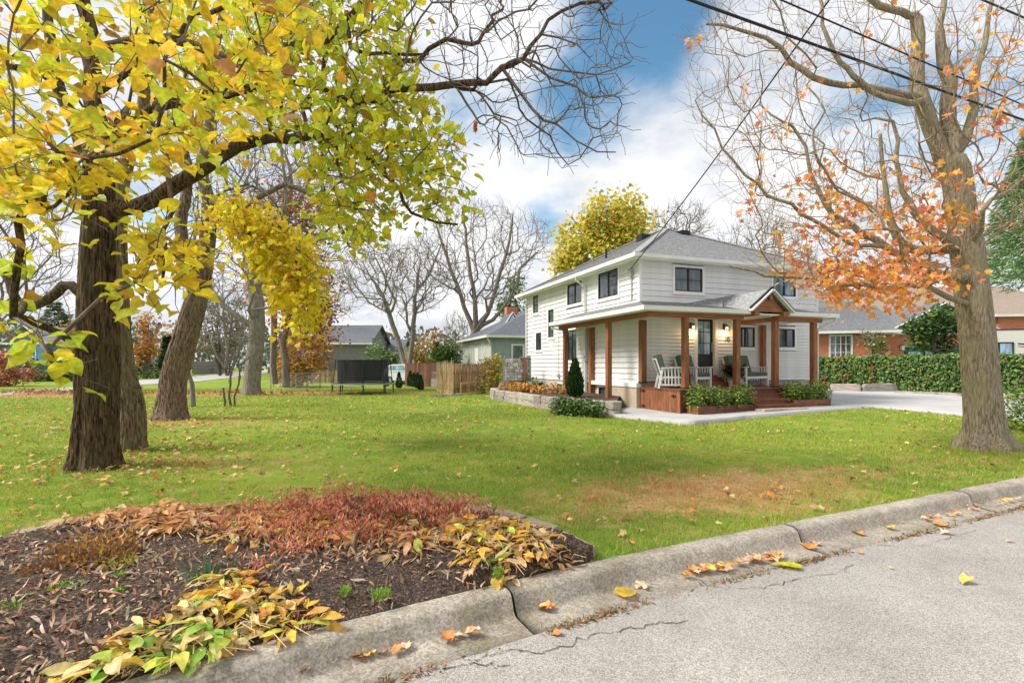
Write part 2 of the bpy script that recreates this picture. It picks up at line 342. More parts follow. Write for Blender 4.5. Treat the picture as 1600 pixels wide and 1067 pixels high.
def glassmat(name, c):
    m = bpy.data.materials.new(name); m.use_nodes = True; t = m.node_tree; bs = t.nodes['Principled BSDF']
    n = N(t, 'ShaderNodeTexNoise'); n.inputs['Scale'].default_value = 5; n.inputs['Detail'].default_value = 5
    mp = N(t, 'ShaderNodeMapping'); mp.inputs['Scale'].default_value = (1, 1, .25); t.links.new(N(t, 'ShaderNodeTexCoord').outputs['Object'], mp.inputs[0]); t.links.new(mp.outputs[0], n.inputs[0])
    r = N(t, 'ShaderNodeValToRGB'); r.color_ramp.elements[0].position = .4; r.color_ramp.elements[0].color = rgb(c); r.color_ramp.elements[1].position = .66; r.color_ramp.elements[1].color = rgb(tuple(min(1, x*4.5) for x in c))  # paler noise streaks painted into the glass colour imitate sky and tree reflections
    t.links.new(n.outputs[0], r.inputs[0]); t.links.new(r.outputs[0], bs.inputs['Base Color'])
    bs.inputs['Roughness'].default_value = .04; bs.inputs['Specular IOR Level'].default_value = 1.0; bs.inputs['IOR'].default_value = 1.6
    return m
M['glass'] = glassmat('window_glass', (.016, .022, .022)); M['glassb'] = glassmat('bluish_glass', (.07, .11, .15))
M['stucco'] = mat('beige_foundation', (.44, .36, .26), (.53, .44, .33), 3, .9, .4, 60)
M['stone'] = mat('planter_stone', (.27, .245, .22), (.46, .42, .37), 5, .9, .7, 25, c3=(.38, .33, .28), detail=10)
M['ledge'] = mat('edging_stone', (.27, .23, .17), (.42, .37, .28), 6, .95, .8, 30, detail=10)
M['greyblock'] = mat('grey_block', (.22, .22, .22), (.42, .42, .41), 4, .9, .5, 30)
M['cushion'] = mat('sage_cushion', (.085, .12, .095), (.12, .16, .125), 30, .95, .2, 150)
M['wicker'] = mat('dark_table', (.05, .045, .04), (.09, .08, .07), 30, .8)
M['galv'] = mat('galvanised_metal', (.32, .33, .34), (.45, .46, .47), 20, .45, metal=.3)
M['net'] = None
M['brownfence'] = mat('brown_fence_wood', (.15, .075, .045), (.24, .125, .08), 4, .85, .3, 30, (5, 5, .7))
M['stick'] = mat('fence_sticks', (.40, .29, .15), (.62, .49, .29), 6, .9)
M['stickd'] = mat('dark_fence_sticks', (.24, .15, .085), (.44, .31, .18), 6, .9)
M['pine'] = mat('new_pine', (.45, .29, .15), (.56, .38, .21), 5, .7, .1, 30)
M['soil'] = mat('bark_mulch', (.045, .032, .026), (.20, .14, .105), 60, .95, 1.0, 70, c3=(.05, .032, .024), detail=12, world=True)
for k_, a_, b_, h_ in (('brownfence', .65, 1.5, 0), ('stick', .55, 1.5, .15), ('stickd', .5, 2.0, .2), ('stone', .75, 1.3, .07), ('cedar', .85, 1.15, 0), ('deck', .85, 1.2, 0), ('siding', .96, 1.02, 0), ('greyfence', 1, 1, 0)):
    if k_ in M: vary(M[k_], a_, b_, h_)
# ------------------------------------------------------------------ leaf scattering
def tmpl_heart():
    v = np.array([(0,0,0),(0,.38,-.02),(0,.75,.0),(0,1.0,-.12),(-.27,-.08,.05),(-.44,.2,.09),(-.36,.52,.08),(-.15,.82,.02),(.27,-.08,.05),(.44,.2,.09),(.36,.52,.08),(.15,.82,.02)])
    f = np.array([(0,4,5),(0,5,1),(1,5,6),(1,6,2),(2,6,7),(2,7,3),(0,9,8),(0,1,9),(1,10,9),(1,2,10),(2,11,10),(2,3,11)]); return v, f
def tmpl_maple():
    o = [(0,0),(.22,.02),(.34,.14),(.24,.26),(.52,.42),(.5,.56),(.26,.55),(.17,.66),(.12,.80),(0,1.0)]
    pts = o+[(-x, y) for x, y in o[-2:0:-1]]
    v = [(0, .38, -.05)]+[(x, y, .10*abs(x)-.05*(y > .7)) for x, y in pts]; n = len(pts)
    return np.array(v), np.array([(0, i+1, (i+1) % n+1) for i in range(n)])
def tmpl_diamond():
    return np.array([(0,0,0),(.32,.45,.08),(0,1,-.05),(-.32,.45,.08)]), np.array([(0,1,2),(0,2,3)])
def tmpl_strip(w=.17, curl=.5, twist=.0):
    """a long limp leaf, pointed, folded along its midrib"""
    v = []; f = []
    prof = [(0,.12),(.22,.6),(.45,1),(.68,.9),(.88,.5),(1,.05)]
    for i, (y, ww) in enumerate(prof):
        z = curl*(y*.7-y*y*1.25); a = twist*y; dx = math.cos(a)*w*ww; dz = math.sin(a)*w*ww
        v += [(-dx, y, z-dz+.05*ww), (0, y, z), (dx, y, z+dz+.05*ww)]
        if i: b = 3*i; f += [(b-3,b-2,b+1),(b-3,b+1,b),(b-2,b-1,b+2),(b-2,b+2,b+1)]
    return np.array(v), np.array(f)
T_HEART = tmpl_heart(); T_MAPLE = tmpl_maple(); T_DIA = tmpl_diamond(); T_STRIP = tmpl_strip()
T_THIN = (np.array([(0,0,0),(.09,.5,.05),(0,1,-.2),(-.09,.5,.05)], float), np.array([(0,1,2),(0,2,3)]))
def frames(tip, nrm):
    tip = tip/(np.linalg.norm(tip, axis=1)[:, None]+1e-9)
    x = np.cross(tip, nrm); x /= np.linalg.norm(x, axis=1)[:, None]+1e-9
    return x, tip, np.cross(x, tip)
def scatter(T, pos, tip, nrm, size, col, bend=None):
    v, f = T; x, y, z = frames(tip, nrm); n = len(pos)
    vv = np.broadcast_to(v[None], (n,)+v.shape)*size[:, None, None]
    if bend is not None: vv = vv.copy(); vv[:, :, 2] -= bend[:, None]*(v[None, :, 1]**2)*size[:, None]
    V = pos[:, None]+vv[:, :, :1]*x[:, None]+vv[:, :, 1:2]*y[:, None]+vv[:, :, 2:]*z[:, None]
    F = f[None]+(np.arange(n)*len(v))[:, None, None]
    C = np.repeat(col, len(v), axis=0)
    return V.reshape(-1, 3), F.reshape(-1, 3), C
def pick(cols, n, jit=.12):
    """cols: list of (weight, rgb)"""
    w_ = np.array([c[0] for c in cols], float); a = np.array([c[1] for c in cols])
    k = rng.choice(len(cols), n, p=w_/w_.sum()); c = a[k]*(1+rng.normal(0, jit, (n, 1)))
    return np.clip(c*(1+rng.normal(0, jit*.5, (n, 3))), .004, 1)
def rdir(n):
    d = rng.normal(size=(n, 3)); return d/np.linalg.norm(d, axis=1)[:, None]
def leafmesh(name, T, pos, size, cols, m=None, droop=.4, upn=1.0, out=None, jit=.12, org=(0, 0, 0), bend=None):
    n = len(pos); tip = rdir(n); tip[:, 2] = tip[:, 2]*.4-droop
    if out is not None: tip += out
    nrm = rdir(n)*.8; nrm[:, 2] += upn
    sz = size*rng.uniform(.7, 1.3, n)
    V, F, C = scatter(T, pos-np.array(org), tip, nrm, sz, pick(cols, n, jit), bend)
    return npmesh(name, V, F, m or M['leaf'], C)
def leaf_objects(T, pos, tip, nrm, size, cols, parent, org, m, name='leaf', nvar=14, jit=.1, bend=.25):
    """single leaves as parts that share a few meshes"""
    var = []
    for i in range(nvar):
        c = pick([cols[i % len(cols)][0:2]] if False else cols, 1, jit)
        v = T[0].copy(); v[:, 2] -= bend*rng.uniform(-.3, 1.3)*v[:, 1]**2; v[:, 2] += .05*rng.normal(size=len(v)); v[:, 0] *= rng.uniform(.75, 1.1)
        v[:, 0] += .12*rng.normal()*v[:, 1]**2
        cc = np.repeat(c, len(v), 0)*(1+.12*rng.normal(size=(len(v), 1))); var.append(npmesh(name, v, T[1], m, np.clip(cc, 0, 1)))
    x, y, z = frames(tip, nrm)
    for i in range(len(pos)):
        o = bpy.data.objects.new(name, var[random.randrange(nvar)]); COL.objects.link(o); o.parent = parent
        s = size[i]; Mx = Matrix(((x[i][0]*s, y[i][0]*s, z[i][0]*s, pos[i][0]-org[0]), (x[i][1]*s, y[i][1]*s, z[i][1]*s, pos[i][1]-org[1]), (x[i][2]*s, y[i][2]*s, z[i][2]*s, pos[i][2]-org[2]), (0, 0, 0, 1)))
        o.matrix_local = Mx
# ------------------------------------------------------------------ trees
def grow(sk, par, attr, bf=.35):
    """each attractor joins the tree where reaching it costs least (distance + bf * path length)"""
    n0 = len(sk); n = len(attr); pts = np.empty((n0+n, 3)); pts[:n0] = sk; par = list(par); path = np.zeros(n0+n)
    for i in range(1, n0): path[i] = path[par[i]]+np.linalg.norm(pts[i]-pts[par[i]])
    d = np.linalg.norm(attr[:, None]-pts[None, :n0], axis=2)+bf*path[None, :n0]
    best = d.argmin(1); cost = d[np.arange(n), best]; alive = np.ones(n, bool)
    for k in range(n):
        i = int(np.argmin(np.where(alive, cost, 1e9))); alive[i] = False; j = n0+k
        pts[j] = attr[i]; par.append(int(best[i])); path[j] = path[best[i]]+np.linalg.norm(attr[i]-pts[best[i]])
        c = np.linalg.norm(attr-attr[i], axis=1)+bf*path[j]; m = c < cost; cost[m] = c[m]; best[m] = j
    return pts, par
def add_twigs(pts, par, n0, k, ln, up=.3):
    """short end twigs on every grown node"""
    P_ = [pts]; q = list(par); n = len(pts); par_a = np.array([max(p, 0) for p in par]); idx = np.arange(n0, n)
    g = pts[idx]-pts[par_a[idx]]; g /= np.linalg.norm(g, axis=1)[:, None]+1e-9
    for _ in range(k):
        d = g*.8+rdir(len(idx))*.75; d[:, 2] += up; d /= np.linalg.norm(d, axis=1)[:, None]
        l = ln*rng.uniform(.5, 1.4, len(idx)); m = pts[idx]+d*(l*.5)[:, None]; e = m+(d+rdir(len(idx))*.35)*(l*.5)[:, None]
        b = len(q); P_ += [m, e]; q += list(idx)+list(range(b, b+len(idx)))
    return np.concatenate(P_), q
def radii(pts, par, given, tip, p=2.3):
    n = len(pts); acc = np.zeros(n); r = np.zeros(n)
    for i in range(n-1, -1, -1):
        r[i] = acc[i]**(1/p) if acc[i] > 0 else tip
        if i in given: r[i] = max(given[i], r[i]) if given[i] > r[i]*.6 else r[i]
        if par[i] >= 0: acc[par[i]] += min(r[i], 9)**p
    return r
def chainize(pts, par, r, skip=0, wig=.06, sub=2):
    n = len(pts); ch = [[] for _ in range(n)]
    for i in range(n):
        if par[i] >= 0: ch[par[i]].append(i)
    chains = []; stack = [0]
    while stack:
        s = stack.pop(); c = [s]
        if par[s] >= 0: c = [par[s], s]
        cur = s
        while ch[cur]:
            k = sorted(ch[cur], key=lambda j: -r[j]); stack += k[1:]; cur = k[0]; c.append(cur)
        if len(c) < 2: continue
        p = pts[c]; rr = r[c].copy(); rr[0] = min(rr[0], rr[1]*1.25)
        m = len(p); t = np.arange(m); u = np.linspace(0, m-1, (m-1)*sub+1)
        # Catmull-Rom through the nodes
        i = np.minimum(u.astype(int), m-2); f = (u-i)[:, None]
        p0 = p[np.maximum(i-1, 0)]; p1 = p[i]; p2 = p[i+1]; p3 = p[np.minimum(i+2, m-1)]
        q = .5*((2*p1)+(-p0+p2)*f+(2*p0-5*p1+4*p2-p3)*f**2+(-p0+3*p1-3*p2+p3)*f**3)
        seg = np.linalg.norm(p2-p1, axis=1)[:, None]; q = q+rng.normal(size=q.shape)*seg*wig*((f > .01) & (f < .99))
        rq = np.interp(u, t, rr); chains.append((q, rq))
    return chains
def trunkmesh(pts, rad, org, m, sides=72, dz=.045, amp=.03, flare=.35, flz=.3, feat=7.0, zf=2.2, roots=5, mix=None):
    """a trunk with real furrows: rings along the limb line, pushed in and out by ridged noise"""
    pts = np.array(pts, float); rad = np.array(rad, float)
    s = np.concatenate([[0], np.cumsum(np.linalg.norm(np.diff(pts, axis=0), axis=1))]); n = max(8, int(s[-1]/dz)); u = np.linspace(0, s[-1], n)
    # smooth interpolation
    c = np.stack([np.interp(u, s, pts[:, k]) for k in range(3)], 1); r = np.interp(u, s, rad)
    kk = max(1, int(.35/dz)); ker = np.hanning(2*kk+3)[1:-1]; ker /= ker.sum()
    def sm(a): return np.convolve(np.pad(a, (kk, kk), mode='edge'), ker, 'valid')
    c = np.stack([sm(c[:, 0]), sm(c[:, 1]), sm(c[:, 2])], 1); r = sm(r)
    c[0] = pts[0]
    V = np.empty((n, sides, 3)); ph = rng.uniform(0, 6)
    for i in range(n):
        for j in range(sides):
            a = 2*math.pi*j/sides; ca, sa = math.cos(a), math.sin(a)
            v = Vector((ca*feat+ph, sa*feat, u[i]*zf)); d = 1-2.2*abs(mnoise.noise(v)); d2 = 1-2*abs(mnoise.noise(v*2.1+Vector((3, 1, 7))))
            big = mnoise.noise(Vector((ca*1.3, sa*1.3+ph, u[i]*.5)))
            h = math.exp(-u[i]/flz); fl = 1+flare*h*(1+.6*math.sin(roots*a+ph)+.3*math.sin(3*a+2*ph))
            rr = r[i]*(fl+.10*big)+amp*(d*.75+d2*.35-.45)*min(1, r[i]/.2)
            V[i, j] = (c[i, 0]+ca*rr, c[i, 1]+sa*rr, c[i, 2])
    V[0, :, 2] -= .12
    b = np.stack([np.arange(sides), (np.arange(sides)+1) % sides, (np.arange(sides)+1) % sides+sides, np.arange(sides)+sides], 1)
    F = (b[None]+(np.arange(n-1)*sides)[:, None, None]).reshape(-1, 4)
    return npmesh('trunk', V.reshape(-1, 3)-np.array(org), F, m, smooth=True)
def px_points(poly, n, d0, d1, pw=1.0):
    """n points spread through the part of space that a crown outline covers between two distances"""
    xs = [p[0] for p in poly]; ys = [p[1] for p in poly]; o = []
    while len(o) < n:
        x = rng.uniform(min(xs), max(xs), n*3); y = rng.uniform(min(ys), max(ys), n*3); m = inpoly(x, y, poly)
        o += list(zip(x[m], y[m]))
    o = np.array(o[:n]); D = d0+(d1-d0)*rng.uniform(0, 1, n)**pw
    return np.stack([(o[:, 0]-CX)/FX*D, D, HC+(HY-o[:, 1])/FX*D], 1)
def make_tree(name, label, limbs, regions, trunk_n, mats, tip=.004, bf=.35, twigs=2, twl=.3, tw_up=.2, wig=.05, group=None, cat='tree', trunk_kw=None, ksides=6, plain=False, ln_p=2.3):
    """limbs: list of (attach, [(x,y,z,r)...]); the first is the trunk, its first trunk_n nodes get the furrowed mesh.
       attach: (limb index, node index) or None"""
    sk = []; par = []; given = {}; start = []
    for at, nodes in limbs:
        prev = -1 if at is None else start[at[0]]+at[1]
        start.append(len(sk) if at is None else len(sk))
        for q in nodes:
            given[len(sk)] = q[3]; sk.append(q[:3]); par.append(prev); prev = len(sk)-1
    sk = np.array(sk); org = tuple(sk[0])
    attr = np.concatenate(regions) if regions else np.zeros((0, 3))
    pts, par = grow(sk, par, attr, bf) if len(attr) else (sk, par)
    n0 = len(sk); n1 = len(pts)
    if twigs: pts, par = add_twigs(pts, par, n0, twigs, twl, tw_up)
    # children must come after parents for the radius pass: order holds by construction
    r = radii(pts, par, given, tip, ln_p)
    root = empty(name, org, label, cat, group)
    ch = chainize(pts, par, r, wig=wig)
    if plain:
        V, F = tubes(ch, ksides); obj('trunk', npmesh('trunk', V-np.array(org), F, mats[0], smooth=True), root)
    else:
        tn = [q for q in limbs[0][1][:trunk_n]]
        obj('trunk', trunkmesh([q[:3] for q in tn], [q[3] for q in tn], org, mats[0], **(trunk_kw or {})), root)
        # drop the part of the first chain that the trunk mesh covers
        p0, r0 = ch[0]; k = (trunk_n-2)*2; ch[0] = (p0[k:], r0[k:]*.97)
        big = [c for c in ch if c[1].max() > .03]; sm = [c for c in ch if c[1].max() <= .03]
        V, F = tubes(big, 8); obj('branches', npmesh('branches', V-np.array(org), F, mats[0], smooth=True), root, kind='stuff')
        if sm: V, F = tubes(sm, 4); obj('twigs', npmesh('twigs', V-np.array(org), F, mats[1], smooth=True), root, kind='stuff')
    return root, pts, n0, n1, org
def limb(px, Y, r=None):
    """px: list of (x, y, half width in px [, distance])"""
    return [P(q[0], q[1], q[3] if len(q) > 3 else Y)+(q[2]*(q[3] if len(q) > 3 else Y)/FX/math.sqrt(1+((q[0]-CX)/FX)**2),) for q in px]
# ------------------------------------------------------------------ THE SETTING: ground, street, kerb
xs = np.concatenate([np.linspace(-400, -60, 12)[:-1], np.linspace(-60, -16, 30)[:-1], np.linspace(-16, 26, 170), np.linspace(26, 70, 24)[1:], np.linspace(70, 400, 10)[1:]])
off = np.concatenate([np.linspace(0, 24, 110), 24+np.cumsum(np.geomspace(.3, 60, 34))])
X, O = np.meshgrid(xs, off); Yk = kerb(xs)[None]+O
# far rows level out so that the sheet ends on a straight line
Z = hgt(X, Yk)+.02*np.sin(X*.8+1)*np.sin(Yk*.6)*ss(O, .6, 3)*(1-ss(O, 14, 26))
V = np.stack([X, Yk, Z], -1).reshape(-1, 3); nx = len(xs); ny = len(off)
ii = (np.arange(ny-1)[:, None]*nx+np.arange(nx-1)[None]).ravel(); F = np.stack([ii, ii+1, ii+1+nx, ii+nx], 1)
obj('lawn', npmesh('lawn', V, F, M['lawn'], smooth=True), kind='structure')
def asphaltmat(name, a, b, sp):
    m = bpy.data.materials.new(name); m.use_nodes = True; t = m.node_tree; bs = t.nodes['Principled BSDF']; bs.inputs['Roughness'].default_value = .9; bs.inputs['Specular IOR Level'].default_value = .2
    pos = N(t, 'ShaderNodeNewGeometry').outputs['Position']
    n = N(t, 'ShaderNodeTexNoise'); n.inputs['Scale'].default_value = 1.1; n.inputs['Detail'].default_value = 12; n.inputs['Roughness'].default_value = .72; t.links.new(pos, n.inputs[0])
    vo = N(t, 'ShaderNodeTexVoronoi'); vo.inputs['Scale'].default_value = 190; t.links.new(pos, vo.inputs[0])
    r = N(t, 'ShaderNodeValToRGB'); r.color_ramp.elements[0].position = .3; r.color_ramp.elements[0].color = rgb(a); r.color_ramp.elements[1].position = .7; r.color_ramp.elements[1].color = rgb(b); t.links.new(n.outputs[0], r.inputs[0])
    sx = N(t, 'ShaderNodeSeparateColor'); t.links.new(vo.outputs['Color'], sx.inputs[0])
    mr = N(t, 'ShaderNodeMapRange'); mr.inputs['To Min'].default_value = 1-sp; mr.inputs['To Max'].default_value = 1+sp; t.links.new(sx.outputs[0], mr.inputs[0])
    v = N(t, 'ShaderNodeVectorMath', operation='SCALE'); t.links.new(r.outputs[0], v.inputs[0]); t.links.new(mr.outputs[0], v.inputs['Scale']); t.links.new(v.outputs[0], bs.inputs['Base Color'])
    b_ = N(t, 'ShaderNodeBump'); b_.inputs['Strength'].default_value = .5; b_.inputs['Distance'].default_value = .01; t.links.new(sx.outputs[1], b_.inputs['Height']); t.links.new(b_.outputs[0], bs.inputs['Normal'])
    return m
M['asphalt'] = asphaltmat('worn_asphalt', (.27, .25, .228), (.40, .375, .345), .5)
KS = .25; 
def kn(x):          # unit normal of the kerb line towards the road
    d = (kerb(x+.1)-kerb(x-.1))/.2; n = np.stack([d, -np.ones_like(d)], -1); return n/np.linalg.norm(n, axis=-1)[..., None]
xr = np.concatenate([np.linspace(-60, -4, 14)[:-1], np.linspace(-4, 16, 80), np.linspace(16, 70, 12)[1:]])
rows = [.47, .6, .8, 1.1, 1.6, 2.4, 3.6, 5, 7, 9]
base = np.stack([xr, kerb(xr)], 1); nn = kn(xr); V = []
for j, o in enumerate(rows):
    q = base+nn*o; z = -.158+.012*ss(np.full(len(xr), o), .47, 3)
    V.append(np.concatenate([q, z[:, None]], 1))
V = np.concatenate(V); nx = len(xr); ii = (np.arange(len(rows)-1)[:, None]*nx+np.arange(nx-1)[None]).ravel(); F = np.stack([ii, ii+nx, ii+1+nx, ii+1], 1)
obj('road', npmesh('road', V, F, M['asphalt'], smooth=True), kind='structure')
# kerb: cast sections with open joints between them
prof = [(-.05, -.25), (-.045, -.06), (-.028, -.01), (-.012, .006), (.02, .010), (.12, .010), (.158, -.002), (.178, -.028), (.208, -.110), (.232, -.139), (.27, -.147), (.485, -.160), (.49, -.25)]
kroot = empty('kerb', (0, 4, 0), kind='structure')
joints = [-9, -6.2, -3.35, -.085, 2.72, 5.6, 8.5, 11.4, 14.3, 17.2, 20, 23, 26, 30]
for a, b in zip(joints[:-1], joints[1:]):
    xx = np.linspace(a+.008, b-.008, 40); bb = np.stack([xx, kerb(xx)], 1); n_ = kn(xx); rows_ = []
    dz = random.uniform(-.006, .006); do = random.uniform(-.006, .006)
    for i in range(40):
        for (s_, z_) in prof:
            wv = .0035*mnoise.noise(Vector((xx[i]*2.2, s_*9, z_*9)))+.003*mnoise.noise(Vector((xx[i]*14, s_*40, z_*40)))
            rows_.append((bb[i, 0]+n_[i, 0]*(s_+do+wv), bb[i, 1]+n_[i, 1]*(s_+do+wv)-4, z_+dz*(z_ > -.2)+wv*.7))
    k = len(prof); ii = (np.arange(39)[:, None]*k+np.arange(k-1)[None]).ravel(); F = [np.stack([ii, ii+1, ii+1+k, ii+k], 1), np.array([list(range(k)), [39*k+q for q in range(k)][::-1]])]
    obj('kerb_section', npmesh('kerb_section', rows_, F, M['concrete']), kroot)
obj('joint_filler', npmesh('joint_filler', [(j+dx, float(kerb(j+dx))-.0-dy*.45, -.18) for j in (-.085,) for dx, dy in ((-.05, 0), (.05, 0), (.3, 1), (.2, 1))], [np.array([[0, 1, 2, 3]])], M['soil']), kroot, (0, -4, 0))
# cracks in the road
def crack(pts, w_, name='road_crack'):
    V = []; p = np.array([G(a, b, -.15) for a, b in pts]); q = []
    for a, b in zip(p[:-1], p[1:]):
        for t_ in np.linspace(0, 1, 10)[:-1]: q.append(a+(b-a)*t_+np.array([*(rng.normal(0, .018, 2)), 0]))
    q = np.array(q)
    for i, c in enumerate(q):
        d = q[min(i+1, len(q)-1)]-q[max(i-1, 0)]; n_ = np.array([-d[1], d[0], 0]); n_ /= np.linalg.norm(n_)+1e-9; ww = w_*random.uniform(.2, 1.5)*.7
        V += [c+n_*ww, c-n_*ww]
    V = np.array(V); V[:, 2] = -.1515+.006*0; n_ = len(q); F = np.array([(2*i, 2*i+1, 2*i+3, 2*i+2) for i in range(n_-1)])
    obj(name, npmesh(name, V, F, M['crack']), kind='structure')
M['crack'] = mat('crack_dirt', (.045, .035, .028), (.09, .07, .055), 40, 1)
M['weeds'] = mat('gutter_silt', (.20, .12, .06), (.33, .24, .13), 40, 1)
crack([(740, 1030), (800, 1012), (850, 1018), (930, 990), (1010, 975), (1080, 968)], .005)
crack([(1090, 905), (1130, 918), (1210, 915), (1240, 903), (1320, 892), (1330, 878)], .004)
crack([(1370, 850), (1430, 856), (1470, 842), (1530, 826)], .004)
crack([(620, 1066), (690, 1042), (760, 1035), (800, 1040)], .005)
# the side street on the left, and its far verge
near = [G(-420, 650, 0), G(-150, 627, 0), G(0, 618.5, 0), G(112, 612.5, 0), G(216, 602, 0), G(312, 596, 0), G(420, 583, 0)]
far = [G(-420, 634, 0), G(-150, 620, 0), G(0, 613, 0), G(114, 605.5, 0), G(216, 594.5, 0), G(303, 588.5, 0), G(420, 576.5, 0)]
V = [(x, y, .03) for x, y, z in near]+[(x, y, .03) for x, y, z in far]; n_ = len(near)
obj('side_street', npmesh('side_street', V, np.array([(i, i+1, i+1+n_, i+n_) for i in range(n_-1)]), mat('pale_asphalt', (.34, .33, .32), (.42, .41, .40), .5, .9)), kind='structure')
# concrete walk and driveway: a slab with a visible edge
fe = [G(a, b) for a, b in ((957, 652), (985, 655), (1020, 658), (1078, 664), (1165, 655), (1250, 647), (1366, 637.4), (1508, 650), (1620, 659), (1750, 668))]
be = [L(-1.5, .0), L(-.9, .1), L(-.2, .3), L(1, .5), L(3, .5), L(6, .6), (16.5, 31, 0), (21, 25.5, 0), (24.5, 19, 0), (28, 14, 0)]
def resample(p, n):
    p = np.array(p)[:, :2]; t = np.arange(len(p)); u = np.linspace(0, len(p)-1, n); return np.stack([np.interp(u, t, p[:, 0]), np.interp(u, t, p[:, 1])], 1)
nf = 91; a_, b_ = resample(fe, nf), resample(be, nf); V = []
for j in range(14):
    q = a_+(b_-a_)*j/13; z = hgt(q[:, 0], q[:, 1])+.03+.07*(1-ss(ab(q[:, 0], q[:, 1])[0], 1, 7)); V.append(np.concatenate([q, z[:, None]], 1))
edge = V[0].copy(); edge[:, 2] -= .2; V = np.concatenate([edge]+V); ii = (np.arange(14)[:, None]*nf+np.arange(nf-1)[None]).ravel()
side = np.array([[0, nf, 2*nf, 2*nf]])[:0]
obj('driveway', npmesh('driveway', V, np.stack([ii, ii+1, ii+1+nf, ii+nf], 1), M['paving']), kind='structure')
DRIVE = [tuple(p) for p in a_]+[tuple(p) for p in b_[::-1]]
# slab joints: narrow saw cuts as dark strips a few mm above
for t_ in (.33, .5, .62):
    pass
# flower bed
BB = [G(a, b, 0) for a, b in ((-260, 905), (-120, 878), (0, 853), (70, 832), (190, 804), (300, 796), (360, 800), (430, 792), (560, 776), (660, 782), (740, 800), (870, 840), (928, 873))]
bx = np.array([p[0] for p in BB]); by = np.array([p[1] for p in BB])
order = np.argsort(bx); bxs, bys = bx[order], by[order]
nx = 260; xx = np.linspace(bxs[0], .66, nx); yb = np.interp(xx, bxs, bys); yf = kerb(xx)-.0; ny = 70; V = []
for j in range(ny):
    s_ = j/(ny-1); y = yf+(yb-yf)*s_; e = np.minimum(s_, 1-s_)
    z = .012+.075*ss(np.full(nx, e), 0, .25)+.04*ss(np.full(nx, e), 0, .08)-.03*(s_ > .98)
    z = z+np.array([.018*mnoise.noise(Vector((xx[i]*5, y[i]*5, 0)))+.012*mnoise.noise(Vector((xx[i]*22, y[i]*22, 3)))+.008*mnoise.noise(Vector((xx[i]*60, y[i]*60, 3))) for i in range(nx)])*(.3+ss(np.full(nx, e), 0, .1))
    V.append(np.stack([xx, y, z], 1))
BEDV = np.stack(V); V = np.concatenate(V); ii = (np.arange(ny-1)[:, None]*nx+np.arange(nx-1)[None]).ravel()
obj('mulch_bed', npmesh('mulch_bed', V, np.stack([ii, ii+1, ii+1+nx, ii+nx], 1), M['soil'], smooth=True), kind='structure')
def bedz(x, y):
    yb_ = np.interp(x, bxs, bys); yf_ = kerb(x); s_ = (y-yf_)/(yb_-yf_+1e-6); e = np.minimum(s_, 1-s_)
    return .012+.075*ss(e, 0, .25)+.04*ss(e, 0, .08)
def inbed(x, y): return (x > bxs[0]) & (x < .64) & (y < np.interp(x, bxs, bys)) & (y > kerb(x))
# ------------------------------------------------------------------ THE WHITE HOUSE (local frame: x along the front, y back along the side)
def house_root(name, label, loc, rot): return empty(name, loc, label, 'house', None, None, rot)
H = house_root('white_house', 'two-storey white clapboard house with grey hip roof and cedar porch', (C0[0], C0[1], 0), HROT)
W, D, ZE = 8.35, 10.7, 5.38
fb = MB().box(.06, W-.06, .06, D, -.2, .9).box(.3, W-.3, .3, D-.3, .9, ZE); fb.build('wall', M['siding'], H)
def board_mesh(ln, h):      # a clapboard along +x, proud at its foot, facing -y
    b = MB(); b.v = [(0,0,0),(ln,0,0),(ln,-.042,0),(0,-.042,0),(0,0,h),(ln,0,h),(ln,-.008,h),(0,-.008,h)]
    b.f = [(0,3,2,1),(4,5,6,7),(0,1,5,4),(1,2,6,5),(2,3,7,6),(3,0,4,7)]; return b.mesh('siding_board', M['siding'])
def boards(parent, org, rotz, z0, z1, h, ln, gaps=()):
    """courses from z0 to z1; gaps: (u0, u1, z0, z1) openings the boards stop at"""
    cache = {}; z = z0
    while z < z1-.02:
        hh = min(h, z1-z); spans = [(0, ln)]
        for g in gaps:
            if g[2] < z+hh*.5 < g[3]:
                ns = []
                for s_, e_ in spans:
                    if g[0] > s_: ns.append((s_, min(e_, g[0])))
                    if g[1] < e_: ns.append((max(s_, g[1]), e_))
                spans = [q for q in ns if q[1]-q[0] > .03]
        for s_, e_ in spans:
            k = (round(e_-s_, 3), round(hh, 3))
            if k not in cache: cache[k] = board_mesh(e_-s_, hh-.002)
            o = obj('siding_board', cache[k], parent); o.rotation_euler = (0, 0, rotz)
            o.location = (org[0]+math.cos(rotz)*s_, org[1]+math.sin(rotz)*s_, z)
        z += hh
RL = -math.pi/2          # boards on the left wall run from the back corner to the front one and face -x
def yy(px, v): return 0
def vL(px): k = (px-CX)/FX; return (C0[0]-C0[1]*k)/(.339+.941*k)
def zL(px, py): return HC+(HY-py)*(C0[1]+.941*vL(px))/FX
def aF(px, b=0.0):
    k = (px-CX)/FX; x0, y0, _ = L(0, b); return (k*y0-x0)/(.941-.339*k)
def zF(px, py, b=0.0): return HC+(HY-py)*(L(aF(px, b), b)[1])/FX
winL = []; 
for (x0, x1, y0, y1) in ((834, 842.5, 462, 489), (887.5, 910.4, 442, 474.7), (936, 967, 423.5, 464.5), (857.8, 866.5, 483.6, 527), (838.6, 847, 520, 547), (887.5, 902.6, 515.5, 562.8)):
    v0, v1 = vL(x1), vL(x0); xm = (x0+x1)/2; winL.append((v0, v1, zL(xm, y1), zL(xm, y0)))
winF = []
for (x0, x1, y0, y1) in ((1053.5, 1096.5, 419, 456), (1207, 1242, 433, 463), (1150, 1178.5, 511.5, 542.5), (1216, 1240.5, 514, 542.6)):
    xm = (x0+x1)/2; winF.append((aF(x0), aF(x1), zF(xm, y1), zF(xm, y0)))
